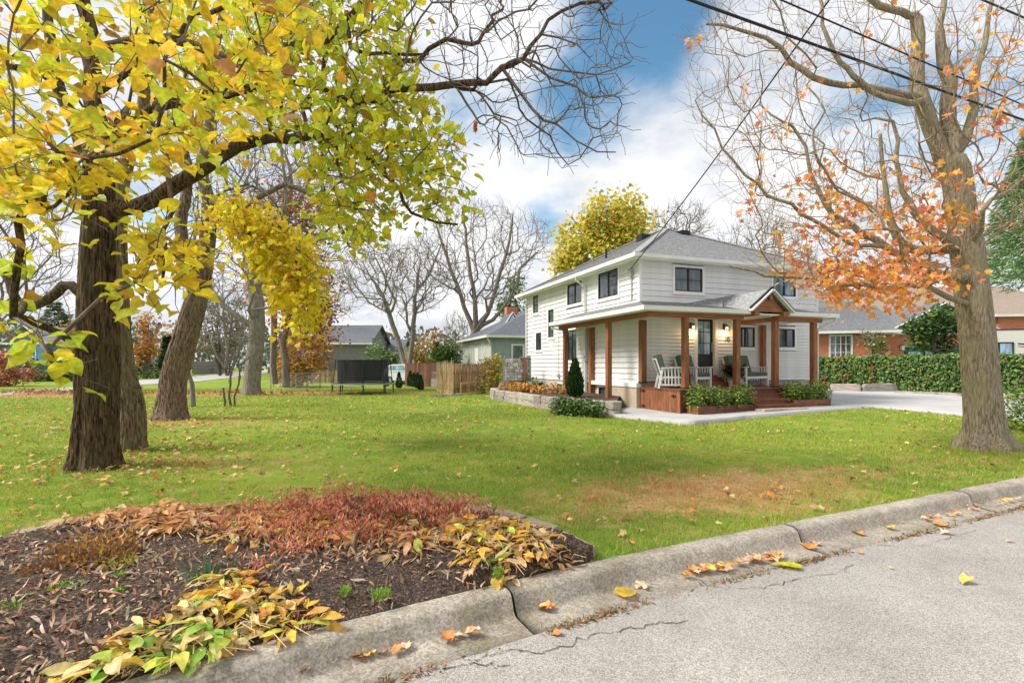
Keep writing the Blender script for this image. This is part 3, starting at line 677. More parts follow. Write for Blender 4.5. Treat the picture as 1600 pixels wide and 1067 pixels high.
def window(parent, side, u0, u1, z0, z1, cols=2, frame='black', casing=.09, glass='glass', off=0.0, rows=1, casemat='white', blind=False):
    """side 'F': on y=off facing -y;  'L': on x=off facing -x;  'B' +y ; 'R' +x"""
    def T(mb):
        o = MB(); o.f = list(mb.f)
        for (u, d, z) in mb.v: o.v.append({'F': (u, off-d, z), 'L': (off-d, u, z), 'R': (off+d, u, z)}[side])
        return o
    c = casing; w1 = MB()
    w1.box(u0-c, u0, -.05, .05, z0-c, z1+c).box(u1, u1+c, -.05, .05, z0-c, z1+c).box(u0, u1, -.05, .05, z1, z1+c).box(u0, u1, -.05, .06, z0-c, z0)
    w1.box(u0-c-.02, u1+c+.02, -.02, .075, z0-c-.035, z0-c)
    win = T(w1).build('window', M[casemat], parent)
    f = .045 if frame else .03; f2 = MB(); f2.box(u0, u0+f, -.04, .03, z0, z1).box(u1-f, u1, -.04, .03, z0, z1).box(u0+f, u1-f, -.04, .03, z1-f, z1).box(u0+f, u1-f, -.04, .03, z0, z0+f)
    st = (u1-u0)/cols; rt = (z1-z0)/rows
    for i in range(1, cols): f2.box(u0+i*st-.03, u0+i*st+.03, -.04, .028, z0+f, z1-f)
    for i in range(1, rows): f2.box(u0+f, u1-f, -.04, .024, z0+i*rt-.02, z0+i*rt+.02)
    T(f2).build('frame', M[frame or 'white'], win)
    for i in range(cols):
        T(MB().box(u0+i*st+.03, u0+(i+1)*st-.03, -.03, .0, z0+f, z1-f)).build('pane', M[glass], win)
    return win
gL = [(D-v1-.07, D-v0+.07, z0-.09, z1+.09) for v0, v1, z0, z1 in winL]
boards(H, (0, D, 0), RL, .9, ZE-.02, .2, D-.06, gL)
for q in winL: window(H, 'L', *q, cols=2 if q[1]-q[0] > .9 else 1)
gF = [(a0-.07, a1+.07, z0-.09, z1+.09) for a0, a1, z0, z1 in winF]
DA0, DA1, DZ0, DZ1 = 2.42, 3.24, 1.22, 3.32
boards(H, (.06, 0, 0), 0, 3.42, ZE-.02, .2, W-.12, [(g[0]-.06, g[1]-.06, g[2], g[3]) for g in gF[:2]])
boards(H, (.06, 0, 0), 0, 1.02, 3.40, .125, W-.12, [(g[0]-.06, g[1]-.06, g[2], g[3]) for g in gF[2:]]+[(DA0-.16, DA1+.04, 0, DZ1+.1)])
for i, q in enumerate(winF): window(H, 'F', *q, cols=2, glass='glass' if i != 1 else 'glassb')
# corner trims
for x, y in ((-.012, -.012), (W-.06, -.012)): MB().box(x-.03, x+.08, y-.03, y+.08, .86, ZE-.02).build('corner_trim', M['white'], H)
MB().box(4.0, 4.07, -.045, 0, 1.02, 3.40).build('corner_trim', M['white'], H)
MB().box(-.035, .03, D-.1, D+.02, .86, ZE-.02).build('corner_trim', M['white'], H)
MB().box(-.02, .10, 0.05, D-.05, -.2, .86).box(.1, W-.1, -.01, .10, -.2, .98).build('foundation', M['stucco'], H)
MB().box(-.20, -.002, -.10, 3.3, .82, .97).build('ledge', M['white'], H)
MB().box(-.17, -.022, -.06, 1.6, -.1, .818).build('foundation_wall', M['stucco'], H)
bw = window(H, 'L', 2.15, 2.75, .22, .72, cols=1, casing=.06, off=-.03)
for i in range(4):
    window(H, 'L', 6.4+i*1.1-.28, 6.4+i*1.1+.28, .45, .72, cols=1, casing=.04, off=-.02) if i in (0, 2) else None
for i in range(9):
    MB().box(4.35+i*.44, 4.35+i*.44+.42, -.05, -.012, .72, .96).build('block', M['greyblock'], H)
# roof
oh = .46; za = ZE-.02; pt = (4.17, 4.17, 7.72); pb = (4.17, D-4.1, 7.72)
def slab(pts, th, name, m, par):
    mb = MB(); n = len(pts); mb.add([*pts]+[(x, y, z-th) for x, y, z in pts], [tuple(range(n)), tuple(range(2*n-1, n-1, -1))]+[(i, (i+1) % n, (i+1) % n+n, i+n) for i in range(n)]); return mb.build(name, m, par)
ce = [(-oh, -oh, za), (W+oh, -oh, za), (W+oh, D+oh, za), (-oh, D+oh, za)]
mbr = MB(); vv = ce+[pt, pb]; mbr.add(vv, [(0, 1, 4), (1, 2, 5, 4), (2, 3, 5), (3, 0, 4, 5), (0, 3, 2, 1)])
rf = mbr.build('roof', M['roof'], H)
for p, q in ((ce[0], pt), (ce[1], pt), (ce[3], pb), (pt, pb)):
    MB().bar((p[0], p[1], p[2]+.02), (q[0], q[1], q[2]+.02), .26, .05).build('ridge_cap', M['roof'], rf)
# shingle courses: thin butt edges that step up the two slopes in view
def courses(parent, e0, e1, t0, t1, n, m, lift=.012):
    mb = MB(); e0, e1, t0, t1 = map(Vector, (e0, e1, t0, t1)); nrm = (e1-e0).cross(t0-e0).normalized(); nrm = nrm if nrm.z > 0 else -nrm
    for i in range(n):
        a = e0.lerp(t0, i/n); b = e1.lerp(t1, i/n); c = e0.lerp(t0, (i+1)/n); d = e1.lerp(t1, (i+1)/n)
        mb.add([a+nrm*(lift+.004), b+nrm*(lift+.004), d+nrm*.004, c+nrm*.004, a+nrm*.001, b+nrm*.001], [(0, 1, 2, 3), (4, 5, 1, 0)])
    o = mb.build('shingles', m, parent, kind='stuff'); return o
courses(rf, ce[0], ce[1], (4.15, 4.15, 7.71), (4.19, 4.15, 7.71), 34, M['roof'])
courses(rf, ce[0], ce[3], pt, pb, 34, M['roof'])
MB().box(-oh+.06, W+oh-.06, -oh+.06, D+oh-.06, za-.10, za-.06).build('soffit', M['white'], H)
for q in ((-oh-.10, W+oh+.10, -oh-.10, -oh), (-oh-.10, -oh, -oh, D+oh), (W+oh, W+oh+.10, -oh, D+oh)):
    MB().box(*q, za-.12, za+.01).build('gutter', M['gutter'], H)
MB().box(-oh, W+oh, -oh, -oh+.06, za-.16, za-.005).box(-oh, -oh+.06, -oh+.06, D+oh, za-.16, za-.005).box(W+oh-.06, W+oh, -oh+.06, D+oh, za-.16, za-.005).build('fascia', M['white'], H)
MB().cyl((1.35, 4.6, 6.1), .05, .62, 10).build('vent_pipe', M['black'], rf)
MB().box(3.2, 3.65, 4.6, 5.05, 7.1, 7.55).build('roof_vent', M['black'], rf)
MB().box(4.35, 4.8, 3.3, 3.7, 7.25, 7.5).build('roof_vent', M['black'], rf)
# porch: low roof that wraps the corner
EX, EY, EB, ZP, ZW = -1.22, -2.08, 4.8, 3.38, 3.80
EW = 6.75
pr = MB(); pr.add([(EX, EB, ZP), (EX, EY, ZP), (EW, EY, ZP), (EW, 0, ZW-.02), (0, 0, ZW), (0, EB, ZW)], [(0, 1, 4, 5), (1, 2, 3, 4), (0, 5, 4), (0, 4, 3, 2, 1)])
prf = pr.build('porch_roof', M['roof'], H)
courses(prf, (EX, EY, ZP), (EX, EB, ZP), (0, 0, ZW), (0, EB, ZW), 9, M['roof']); courses(prf, (EX, EY, ZP), (EW, EY, ZP), (0, 0, ZW), (EW, 0, ZW), 14, M['roof'])
GA0, GA1 = 2.82, 4.42; GC = (GA0+GA1)/2
for q in ((EX-.1, EX, EY-.1, EB), (EX, GA0-.05, EY-.1, EY), (GA1+.05, EW+.02, EY-.1, EY)): MB().box(*q, ZP-.12, ZP+.015).build('gutter', M['gutter'], prf)
MB().box(EX+.02, -.06, EY+.02, EB-.02, ZP-.12, ZP-.08).box(-.06, EW-.02, EY+.02, -.06, ZP-.12, ZP-.08).build('porch_ceiling', M['white'], prf)
MB().box(EW-.03, EW, EY, -.05, ZP-.16, ZP+.0).box(EX, -.05, EB-.03, EB, ZP-.16, ZP).build('fascia', M['white'], prf)
# entrance gable
gz0, gzp = ZP+.0, 4.12; gw = (GA1-GA0)/2+.12; GF = EY-.14
for sgn in (-1, 1):
    e = (GC+sgn*gw, GF, gz0); p = (GC, GF, gzp); eb = (GC+sgn*gw, -1.3, gz0); pb_ = (GC, -.02, gzp)
    if sgn < 0: eb = (GC-gw, -1.0, gz0+.12); 
    slab([e, p, pb_, eb], .04, 'gable_roof', M['roof'], prf)
    MB().bar((GC+sgn*gw, GF-.02, gz0-.03), (GC+sgn*.02, GF-.02, gzp-.045), .05, .15, (0, 1, 0)).build('barge_board', M['white'], prf)
    MB().bar((GC+sgn*(gw+.02), GF-.02, gz0+.06), (GC, GF-.02, gzp+.045), .07, .03, (0, 1, 0)).build('drip_edge', M['black'], prf)
slab([(GC-gw, -1.0, gz0+.12), (GC, -.02, gzp), (GC-gw-.9, -.02, ZW), (GC-gw-.2, -1.2, ZP+.18)], .03, 'gable_roof', M['roof'], prf)
tp = MB().prism([(GC-.68, gz0-.02), (GC+.68, gz0-.02), (GC, gzp-.15)], GF+.12, GF+.17)
tym = tp.build('gable_panel', M['cedarh'], prf)
for i in range(3): MB().box(GC-.6+.2*i, GC+.6-.2*i, GF+.105, GF+.118, gz0+.16+.17*i, gz0+.168+.17*i).build('board_joint', M['deck'], tym)
MB().bar((GC, GF+.06, gzp-.2), (GC, GF+.06, gz0+.38), .10, .10).build('king_post', M['cedarh'], prf)
for x in (GC-.62, GC+.62): MB().box(x-.10, x+.10, GF+.0, EY+.35, gz0-.16, gz0).build('beam_end', M['cedarh'], prf)
# beams and posts
BZ0, BZ1 = 3.10, 3.26
MB().box(EX+.32, EX+.46, -1.67, EB-.1, BZ0, BZ1).build('porch_beam', M['cedar'], H)
MB().box(EX+.32, GA0+.02, -1.81, -1.67, BZ0, BZ1).build('porch_beam', M['cedarh'], H)
MB().box(GA1-.06, EW-.35, -1.81, -1.67, BZ0, BZ1).build('porch_beam', M['cedarh'], H)
MB().box(4.40, 4.54, -1.66, -.05, BZ0+.02, BZ1-.01).build('porch_beam', M['cedar'], H)
def post(x, y, z0, w_=.17, top=BZ0):
    b = MB().box(x-w_/2, x+w_/2, y-w_/2, y+w_/2, z0, top); o = b.build('porch_post', M['cedar'], H)
    MB().box(x-w_/2-.012, x+w_/2+.012, y-w_/2-.012, y+w_/2+.012, z0, z0+.05).build('post_base', M['black'], o); return o
for px in (883.5, 951):           # left side, standing on the planter wall
    k = (px-CX)/FX; a = EX+.39; x0, y0, _ = L(a, 0); v = (x0-k*y0)/(.339+.941*k); post(a, v, .3)
post(-.12, vL(928.5), .3, .2); post(.02, -.14, .97, .2, 3.14)
for px in (1070.5, 1151, 1211, 1271): post(aF(px, -1.74), -1.74, .82)
post(5.38, -.16, .9, .15)
# door
dp = MB().box(DA0, DA1, .16, .20, DZ0, DZ1)
door = MB().box(DA0+.0, DA1, .11, .15, DZ0, DZ1).build('front_door', M['black'], H)
MB().box(DA0-.14, DA0, -.06, .12, DZ0, DZ1+.1).box(DA1, DA1+.12, -.03, .12, DZ0, DZ1+.1).box(DA0, DA1, -.05, .12, DZ1, DZ1+.1).build('door_frame', M['white'], H)
for i in range(2):
    for j in range(3):
        x0 = DA0+.13+i*.29; z0 = DZ0+.78+j*.41; MB().box(x0, x0+.26, .100, .109, z0, z0+.38).build('pane', M['glassb'], door)
MB().box(DA0+.14, DA1-.14, .103, .109, DZ0+.15, DZ0+.62).build('door_panel', mat('black_panel', (.03, .03, .033), rough=.4), door)
MB().bar((DA1-.07, .07, DZ0+.85), (DA1-.07, .07, DZ0+1.2), .03, .03).build('handle', M['galv'], door)
# house number 10
MB().box(3.70, 3.725, -.05, -.028, 2.46, 2.64).build('number_one', M['black'], H)
d0 = MB(); nseg = 16
for i in range(nseg):
    a1, a2 = 6.2832*i/nseg, 6.2832*(i+1)/nseg; c1, s1, c2, s2 = math.cos(a1), math.sin(a1), math.cos(a2), math.sin(a2); ox, oz, ix, iz = .055, .09, .028, .062; cxn, czn = 3.82, 2.55
    v = [(cxn+ox*c1, -.05, czn+oz*s1), (cxn+ox*c2, -.05, czn+oz*s2), (cxn+ix*c2, -.05, czn+iz*s2), (cxn+ix*c1, -.05, czn+iz*s1)]; v += [(a, -.028, c) for a, b, c in v]
    d0.add(v, [(0,1,2,3),(4,7,6,5),(0,4,5,1),(2,6,7,3)])
d0.build('number_zero', M['black'], H)
# wall lanterns, lit
M['bulb'] = bpy.data.materials.new('lit_bulb'); M['bulb'].use_nodes = True
em = M['bulb'].node_tree.nodes['Principled BSDF']; em.inputs['Emission Color'].default_value = (1, .62, .25, 1); em.inputs['Emission Strength'].default_value = 9
M['lglass'] = bpy.data.materials.new('lantern_glass'); M['lglass'].use_nodes = True; g_ = M['lglass'].node_tree.nodes['Principled BSDF']; g_.inputs['Transmission Weight'].default_value = 1; g_.inputs['Roughness'].default_value = .05; g_.inputs['Base Color'].default_value = (.95, .93, .88, 1)
for a, lb in ((2.12, 'lit lantern on the wall left of the black front door'), (3.62, 'lit lantern on the wall above the house number')):
    x, y, _ = L(a, -.03); r_ = empty('wall_lantern', (x, y, 3.0), lb, 'lamp', 'lanterns beside the front door', rot=HROT)
    MB().box(-.05, .05, -.03, .0, -.1, .12).bar((0, -.02, .08), (0, -.16, .10), .02).cyl((0, -.16, .02), .07, .05, 10, .02).build('bracket', M['black'], r_)
    gl = MB()
    for s1, s2 in ((-1, -1), (1, -1), (1, 1), (-1, 1)): gl.box(s1*.06-.005, s1*.06+.005, -.16+s2*.06-.005, -.16+s2*.06+.005, -.16, .02)
    gl.box(-.07, .07, -.23, -.09, -.175, -.16).build('cage', M['black'], r_)
    MB().cyl((0, -.16, -.09), .028, .08, 8, .02).build('bulb', M['bulb'], r_)
    pl = bpy.data.lights.new('lantern_light', 'POINT'); pl.energy = 8; pl.color = (1, .62, .28); pl.shadow_soft_size = .04
    po = bpy.data.objects.new('lantern_light', pl); COL.objects.link(po); po.parent = r_; po.location = (0, -.17, -.2)
# deck, skirt, steps
DK = empty('porch_deck', L(0, 0), 'raised red-brown deck with cedar plank skirt and steps under the porch', 'deck', rot=HROT)
z0 = .80; y = -2.16
while y < -.12:
    MB().box(.0, EW-.4, y, y+.135, z0, z0+.035).build('deck_board', M['deck'], DK); y += .14
MB().box(.04, EW-.5, -2.1, -.15, z0-.16, z0-.02).box(.06, 2.3, -2.1, -2.05, .05, z0-.16).box(4.2, EW-.5, -2.1, -2.05, .05, z0-.16).build('joists', M['deck'], DK)
n_ = 15
for i in range(n_):
    y0 = -2.2+i*2.1/n_; MB().box(-.035, .0, y0+.003, y0+2.1/n_-.003, .1, z0-.005).build('skirt_plank', M['cedar'], DK)
MB().box(-.05, -.036, -2.2, -.1, z0-.02, z0+.02).build('trim_board', M['deck'], DK)
for yy_, zz_ in ((-.28, .72), (-.28, .2), (-1.9, .62)): MB().box(-.05, -.036, yy_-.12, yy_+.12, zz_-.018, zz_+.018).box(-.052, -.036, yy_-.02, yy_+.02, zz_-.06, zz_+.06).build('strap_hinge', M['black'], DK)
MB().box(DA0-.3, 4.0, -.62, -.10, z0+.035, z0+.19).build('door_step', M['deck'], DK); MB().box(DA0-.2, 3.8, -.36, -.05, z0+.19, z0+.36).build('door_step', M['deck'], DK)
for i, (d, zt) in enumerate(((0, .66), (.28, .50), (.56, .34))):
    MB().box(2.38, 4.12, -2.3-d, -1.98-d, zt-.035, zt).build('step', M['deck'], DK); MB().box(2.40, 4.10, -2.27-d, -2.24-d, zt-.16, zt-.035).build('riser', M['deck'], DK)
MB().box(2.36, 2.379, -2.8, -2.15, .1, .4).box(4.121, 4.15, -2.8, -2.15, .1, .4).build('stringer', M['deck'], DK)
sb = empty('stone_step', L(3.2, -3.05, .12), 'long rough grey stone slab step below the porch steps', 'step', rot=HROT)
bm_ = MB().box(-.95, .85, -.18, .18, -.02, .12); bm_.build('slab', M['stone'], sb)
# planter boxes
PB = []
for a0, a1, b0, b1, zb, zt, lb in ((.25, 2.30, -2.72, -2.22, .08, .36, 'low red-brown timber planter box left of the porch steps'), (4.16, 5.62, -2.72, -2.0, .16, .46, 'low red-brown timber planter box right of the porch steps')):
    r_ = empty('planter_box', L(a0, b0, zb), lb, 'planter', 'timber planters at the porch front', rot=HROT); w_, d_, h_ = a1-a0, b1-b0, zt-zb
    for k in range(2):
        MB().box(0, w_, 0, .04, k*h_/2+.004, (k+1)*h_/2-.004).build('front_board', M['deck'], r_)
        MB().box(-.04, 0, 0, d_, k*h_/2+.004, (k+1)*h_/2-.004).build('end_board', M['cedar'], r_); MB().box(w_, w_+.04, 0, d_, k*h_/2+.004, (k+1)*h_/2-.004).build('end_board', M['deck'], r_)
    MB().box(.0, w_, .05, d_, .0, h_-.05).build('soil', M['soil'], r_); PB.append((a0, a1, b0, b1, zt))
# gutters' downpipes, meter, cables on the side wall
for v, zt, zb in ((vL(829), 5.25, .7), (vL(917), 5.25, .5)):
    pass
MB().tube([(-.52, vL(917), 5.22), (-.5, vL(917), 5.1), (-.1, vL(917)-.02, 4.85), (-.09, vL(917)-.02, .5)], .042, 8).build('downpipe', M['gutter'], H, smooth=True)
MB().tube([(-.52, D+.2, 5.22), (-.5, D+.1, 5.1), (-.1, D-.12, 4.85), (-.09, D-.12, .5)], .042, 8).build('downpipe', M['gutter'], H, smooth=True)
MB().tube([(EX-.04, EB-.1, ZP-.1), (EX-.02, EB-.14, ZP-.22), (-.1, EB-.9, ZP-.55), (-.09, EB-.9, .5)], .038, 8).build('downpipe', M['gutter'], H, smooth=True)
MB().tube([(EW+.0, EY+.0, ZP-.1), (EW-.02, EY+.06, ZP-.25), (EW-.36, EY+.45, ZP-.5), (EW-.36, EY+.45, .2)], .038, 8).build('downpipe', M['gutter'], H, smooth=True)
MB().tube([(-.07, vL(919), 3.1), (-.07, vL(919), .4)], .035, 6).box(-.16, -.02, vL(921), vL(917.5), 1.75, 2.1).build('meter_pipe', M['galv'], H)
MB().cyl((-.12, vL(919.3), 1.95), .1, .12, 10).build('electric_meter', M['galv'], H)
MB().tube([(-.05, vL(874.5), 4.0), (-.05, vL(874.5), 1.15)], .012, 5).box(-.12, -.03, vL(876), vL(873.6), 1.0, 1.18).build('cable_box', M['galv'], H)
MB().tube([(-.05, .42, 5.05), (-.05, .42, 3.9)], .03, 6).box(-.16, -.03, .32, .52, 4.75, 5.0).build('service_mast', M['galv'], H)
# ------------------------------------------------------------------ porch furniture
def armchair(name, label, a, b, rot, width=.62, group=None, cat='chair'):
    """slatted white frame, loose sage cushions; faces local -y"""
    x, y, _ = L(a, b); r_ = empty(name, (x, y, .835), label, cat, group, rot=HROT+rot); w_ = width/2; r_.scale = (1.12, 1.12, 1.1)
    for sx in (-1, 1):
        X0 = sx*(w_+.03)
        MB().bar((X0, -.33, 0), (X0, -.33, .60), .055).build('leg', M['white'], r_)
        MB().bar((X0, .42, 0), (X0, .30, .62), .055).build('leg', M['white'], r_)
        MB().bar((X0, -.40, .625), (X0, .36, .60), .10, .03).build('armrest', M['white'], r_)
        s_ = MB().bar((X0, -.30, .33), (X0, .32, .33), .03, .05).bar((X0, -.30, .10), (X0, .36, .10), .03, .04); s_.build('side_rail', M['white'], r_)
        for k in range(6): yk = -.24+k*.095; MB().bar((X0, yk, .10), (X0, yk+.01, .60), .022, .035).build('slat', M['white'], r_)
    MB().box(-w_, w_, -.34, -.30, .25, .33).box(-w_, w_, .28, .32, .25, .33).box(-w_, w_, -.30, .28, .29, .31).build('seat_frame', M['white'], r_)
    MB().bar((-w_, .32, .33), (-w_, .50, .88), .04).bar((w_, .32, .33), (w_, .50, .88), .04).bar((-w_, .50, .87), (w_, .50, .87), .04).build('back_frame', M['white'], r_)
    nC = 1 if width < .9 else 2; cw = (2*w_-.02)/nC
    for i in range(nC):
        x0 = -w_+.01+i*cw
        for nm, q, rx, oz in (('seat_cushion', (x0+.005, x0+cw-.005, -.36, .26, 0, .13), 0, (0, 0, .325)), ('back_cushion', (x0+.005, x0+cw-.005, -.09, .09, 0, .62), -R(16), (0, .25, .40))):
            bm = bmesh.new(); bmesh.ops.create_cube(bm, size=1)
            bmesh.ops.scale(bm, vec=(q[1]-q[0], q[3]-q[2], q[5]-q[4]), verts=bm.verts); bmesh.ops.translate(bm, vec=((q[0]+q[1])/2, (q[2]+q[3])/2, (q[4]+q[5])/2), verts=bm.verts)
            bmesh.ops.bevel(bm, geom=bm.edges[:], offset=.035, segments=2, affect='EDGES', profile=.6)
            me = bpy.data.meshes.new(nm); bm.to_mesh(me); bm.free(); me.materials.append(M['cushion']); o = obj(nm, me, r_, oz); o.rotation_euler = (rx, 0, 0)
    return r_
gch = 'white slatted porch seats with sage cushions'
armchair('armchair', 'white slatted armchair with sage cushions at the left corner of the porch', .50, -1.10, R(62), .60, gch)
armchair('armchair', 'white slatted armchair with sage cushions between the corner chair and the front door', 1.72, -.72, R(12), .60, gch)
armchair('loveseat', 'white slatted two-seat sofa with sage cushions on the porch right of the steps', 4.15, -.62, R(14), 1.15, gch, 'sofa')
x, y, _ = L(1.12, -.95); r_ = empty('side_table', (x, y, .835), 'small dark side table between the two porch armchairs', 'table', rot=HROT)
MB().cyl((0, 0, .42), .27, .03, 20).build('table_top', M['wicker'], r_)
for k in range(4): MB().bar((.2*math.cos(k*1.57+.8), .2*math.sin(k*1.57+.8), 0), (.16*math.cos(k*1.57+.8), .16*math.sin(k*1.57+.8), .42), .03).build('leg', M['wicker'], r_)
# pot with dark purple and green plant by the door
x, y, _ = L(3.42, -.80); r_ = empty('potted_plant', (x, y, .835), 'white pot of dark purple and trailing green plants beside the front door', 'plant')
MB().cyl((0, 0, 0), .20, .30, 16, .27).build('pot', M['white'], r_)
n_ = 220; th = rng.uniform(0, 6.28, n_); rr = .24*np.sqrt(rng.uniform(0, 1, n_)); pos = np.stack([x+rr*np.cos(th), y+rr*np.sin(th), .835+.32+rng.uniform(0, .30, n_)], 1)
obj('purple_foliage', leafmesh('purple_foliage', T_STRIP, pos, .26, [(3, (.05, .02, .035)), (2, (.03, .05, .025)), (1, (.12, .04, .06))], M['green'], -.7, .2, org=(x, y, .835)), r_, kind='stuff')
n_ = 300; th = rng.uniform(0, 6.28, n_); rr = rng.uniform(.2, .42, n_); pos = np.stack([x+rr*np.cos(th), y+rr*np.sin(th), .835+.36-.5*(rr-.2)+rng.uniform(-.05, .08, n_)], 1)
obj('trailing_foliage', leafmesh('trailing_foliage', T_DIA, pos, .07, [(3, (.09, .17, .03)), (2, (.18, .28, .06))], M['green'], .3, org=(x, y, .835)), r_, kind='stuff')
# white lean stick in the right planter area
# ------------------------------------------------------------------ foliage volumes
def blob_points(ell, n, shell=.55, clump=0.0):
    """points in a set of ellipsoids, more of them near the surface, gathered in clumps"""
    v = np.array([e[3]*e[4]*e[5] for e in ell])**(2/3); k = rng.choice(len(ell), n, p=v/v.sum()); e = np.array(ell)[k]
    d = rdir(n); r = (1-shell*rng.uniform(0, 1, n)**1.6)
    p = e[:, :3]+d*r[:, None]*e[:, 3:6]
    if clump:
        m = max(8, n//60); c = p[rng.integers(0, n, m)]; k = rng.integers(0, m, n); p = c[k]+rng.normal(size=(n, 3))*clump
    return p
def bush(name, label, ell, n, size, cols, T=T_DIA, m='green', cat='bush', group=None, clump=0, stems=True, droop=.2, zmin=0.0, stemcol='twig'):
    ell = np.array(ell, float); org = (float(ell[:, 0].mean()), float(ell[:, 1].mean()), zmin); r_ = empty(name, org, label, cat, group)
    p = blob_points(ell, n, clump=clump); p = p[p[:, 2] > zmin+.01]
    obj('foliage', leafmesh('foliage', T, p, size, cols, M[m], droop, org=org), r_, kind='stuff')
    if stems:
        sb_ = MB()
        for e in ell:
            for k in range(5):
                a = rng.uniform(0, 6.28); q = (e[0]+e[3]*.5*math.cos(a)-org[0], e[1]+e[4]*.5*math.sin(a)-org[1], e[2]+e[5]*.3-org[2]); b0 = (.3*(e[0]-org[0]+.1*e[3]*math.cos(a)), .3*(e[1]-org[1]+.1*e[4]*math.sin(a)), 0)
                h_ = max(.01, .02*e[5]); sb_.tube([b0, tuple((b0[i]+q[i])/2+random.uniform(-.05, .05)*e[5] for i in range(3)), q], [h_*1.4, h_, h_*.5], 4)
        sb_.build('stems', M[stemcol], r_, kind='stuff')
    return r_
GRN = [(3, (.045, .10, .022)), (2, (.09, .18, .03)), (1, (.17, .27, .05))]
GRNL = [(3, (.13, .24, .04)), (3, (.27, .40, .08)), (2, (.44, .48, .16)), (1, (.07, .13, .03))]
for i, (a0, a1, b0, b1, zt) in enumerate(PB):
    ell = []
    for k in range(9):
        t_ = (k+.5)/9; x, y, _ = L(a0-.05+(a1-a0+.2)*t_, (b0+b1)/2+random.uniform(-.06, .06)); ell.append((x, y, zt+.16, .30, .36, random.uniform(.28, .56)))
    bush('planter_shrubs', ('mass of bright green leafy shrubs filling the planter left of the steps', 'mass of bright green leafy shrubs filling the planter right of the steps')[i], ell, 4200, .085, GRNL, cat='shrub', zmin=zt-.1, m='leaf')
# juniper-like low shrub in front of the stone planter
ell = []
for k in range(9):
    q0 = G(872, 648, 0); q1 = G(935, 653, 0); t_ = k/8; ell.append((q0[0]+(q1[0]-q0[0])*t_, q0[1]+(q1[1]-q0[1])*t_+.15, .22, .3, .35, random.uniform(.28, .42)))
bush('low_shrub', 'low spreading green shrub in front of the stone retaining wall by the walk', ell, 3000, .10, [(3, (.05, .12, .03)), (3, (.13, .23, .05)), (2, (.26, .34, .10))], cat='shrub', m='green')
def cone_shrub(px, py, ptop, Y, label, base=0.0, group='small arborvitae by the back fence', n=1500, wpx=None, size=None):
    x = (px-CX)/FX*Y; h_ = (py-ptop)/FX*Y; rw = (wpx/2)/FX*Y if wpx else h_*.2; r_ = empty('arborvitae', (x, Y, base), label, 'shrub', group)
    t_ = rng.uniform(0, 1, n)**1.25; rr = rw*np.minimum(1, (1-t_)*1.5+.02)**.8*(.5+.5*np.minimum(1, t_*8+.3))*rng.uniform(.75, 1.08, n); th = rng.uniform(0, 6.28, n)
    p = np.stack([x+rr*np.cos(th), Y+rr*np.sin(th), base+.03+t_*h_*.97], 1); out_ = np.stack([np.cos(th)*.5, np.sin(th)*.5, np.full(n, 1.3)], 1)
    obj('foliage', leafmesh('foliage', T_DIA, p, size or h_*.085, [(3, (.018, .055, .014)), (2, (.035, .095, .02)), (1, (.07, .15, .03))], M['green'], 0, out=out_, org=(x, Y, base)), r_, kind='stuff')
    MB().cyl((0, 0, 0), rw*.12, h_*.8, 6, .01).build('trunk', M['twig'], r_); return r_
cone_shrub(898.5, 618, 560, 18.6, 'dark green cone-shaped arborvitae standing in the stone planter against the house', .42, None, 2600, 23)
for i, (px, py, pt_, lb) in enumerate(((573+31.5, 604, 585, 'arborvitae behind the right edge of the trampoline'), (623.5, 607, 582, 'lone arborvitae between the trampoline and the row of four'), (641, 604, 580, 'tallest arborvitae, leftmost of the row of four'), (647, 605, 583, 'second arborvitae from the left in the row of four'), (652.5, 607, 583, 'third arborvitae from the left in the row of four'), (657.5, 610, 587, 'nearest arborvitae, rightmost of the row of four'))):
    cone_shrub(px, py, pt_, FX*HC/(py-HY), lb, 0, n=900, wpx=9 if i else 7)
# ------------------------------------------------------------------ retaining wall of rough blocks
def stone_mesh(name, seed, m, jit=.06, bev=.10):
    rs = random.Random(seed); bm = bmesh.new(); bmesh.ops.create_cube(bm, size=1)
    bmesh.ops.bevel(bm, geom=bm.edges[:], offset=bev, segments=1, affect='EDGES')
    for v in bm.verts: v.co += Vector((rs.uniform(-jit, jit), rs.uniform(-jit, jit), rs.uniform(-jit, jit)))
    me = bpy.data.meshes.new(name); bm.to_mesh(me); bm.free(); me.materials.append(m); return me
SM = [stone_mesh('stone', i, M['stone']) for i in range(8)]
def stone(x, y, z, sx, sy, sz, rot, parent, org, me=None, name='stone'):
    o = obj(name, me or random.choice(SM), parent, (x-org[0], y-org[1], z+sz/2-org[2])); o.scale = (sx, sy, sz); o.rotation_euler = (random.uniform(-.03, .03), random.uniform(-.03, .03), rot); return o
rp = [G(771, 621, 0), G(776, 625.5, 0), G(800, 629, 0), G(848, 638, 0), G(960, 651, 0)]; rw_ = empty('retaining_wall', rp[0], 'rough two-course stone retaining wall curving along the side of the house', 'wall')
rp = [L(-.6, 10.2)]+rp
for c in range(2):
    for (p, q) in zip(rp[:-1], rp[1:]):
        v = Vector((q[0]-p[0], q[1]-p[1])); ln = v.length; ang = math.atan2(v.y, v.x); s_ = random.uniform(0, .2)*c
        while s_ < ln-.1:
            w_ = min(random.uniform(.55, 1.05), ln-s_+.12); m_ = s_+w_/2; stone(p[0]+v.x/ln*m_, p[1]+v.y/ln*m_, c*.235-.02, w_-.02, .34, .25, ang, rw_, rp[1]); s_ += w_
org = rp[1]
for k in range(2): stone(G(957, 650, 0)[0]+.05, G(957, 650, 0)[1]+.1, k*.24-.02, .42, .42, .25, HROT, rw_, org)
pf = rp[1:]; wl = [L(-.15, t_) for t_ in np.linspace(10.2, 1.0, 5)]
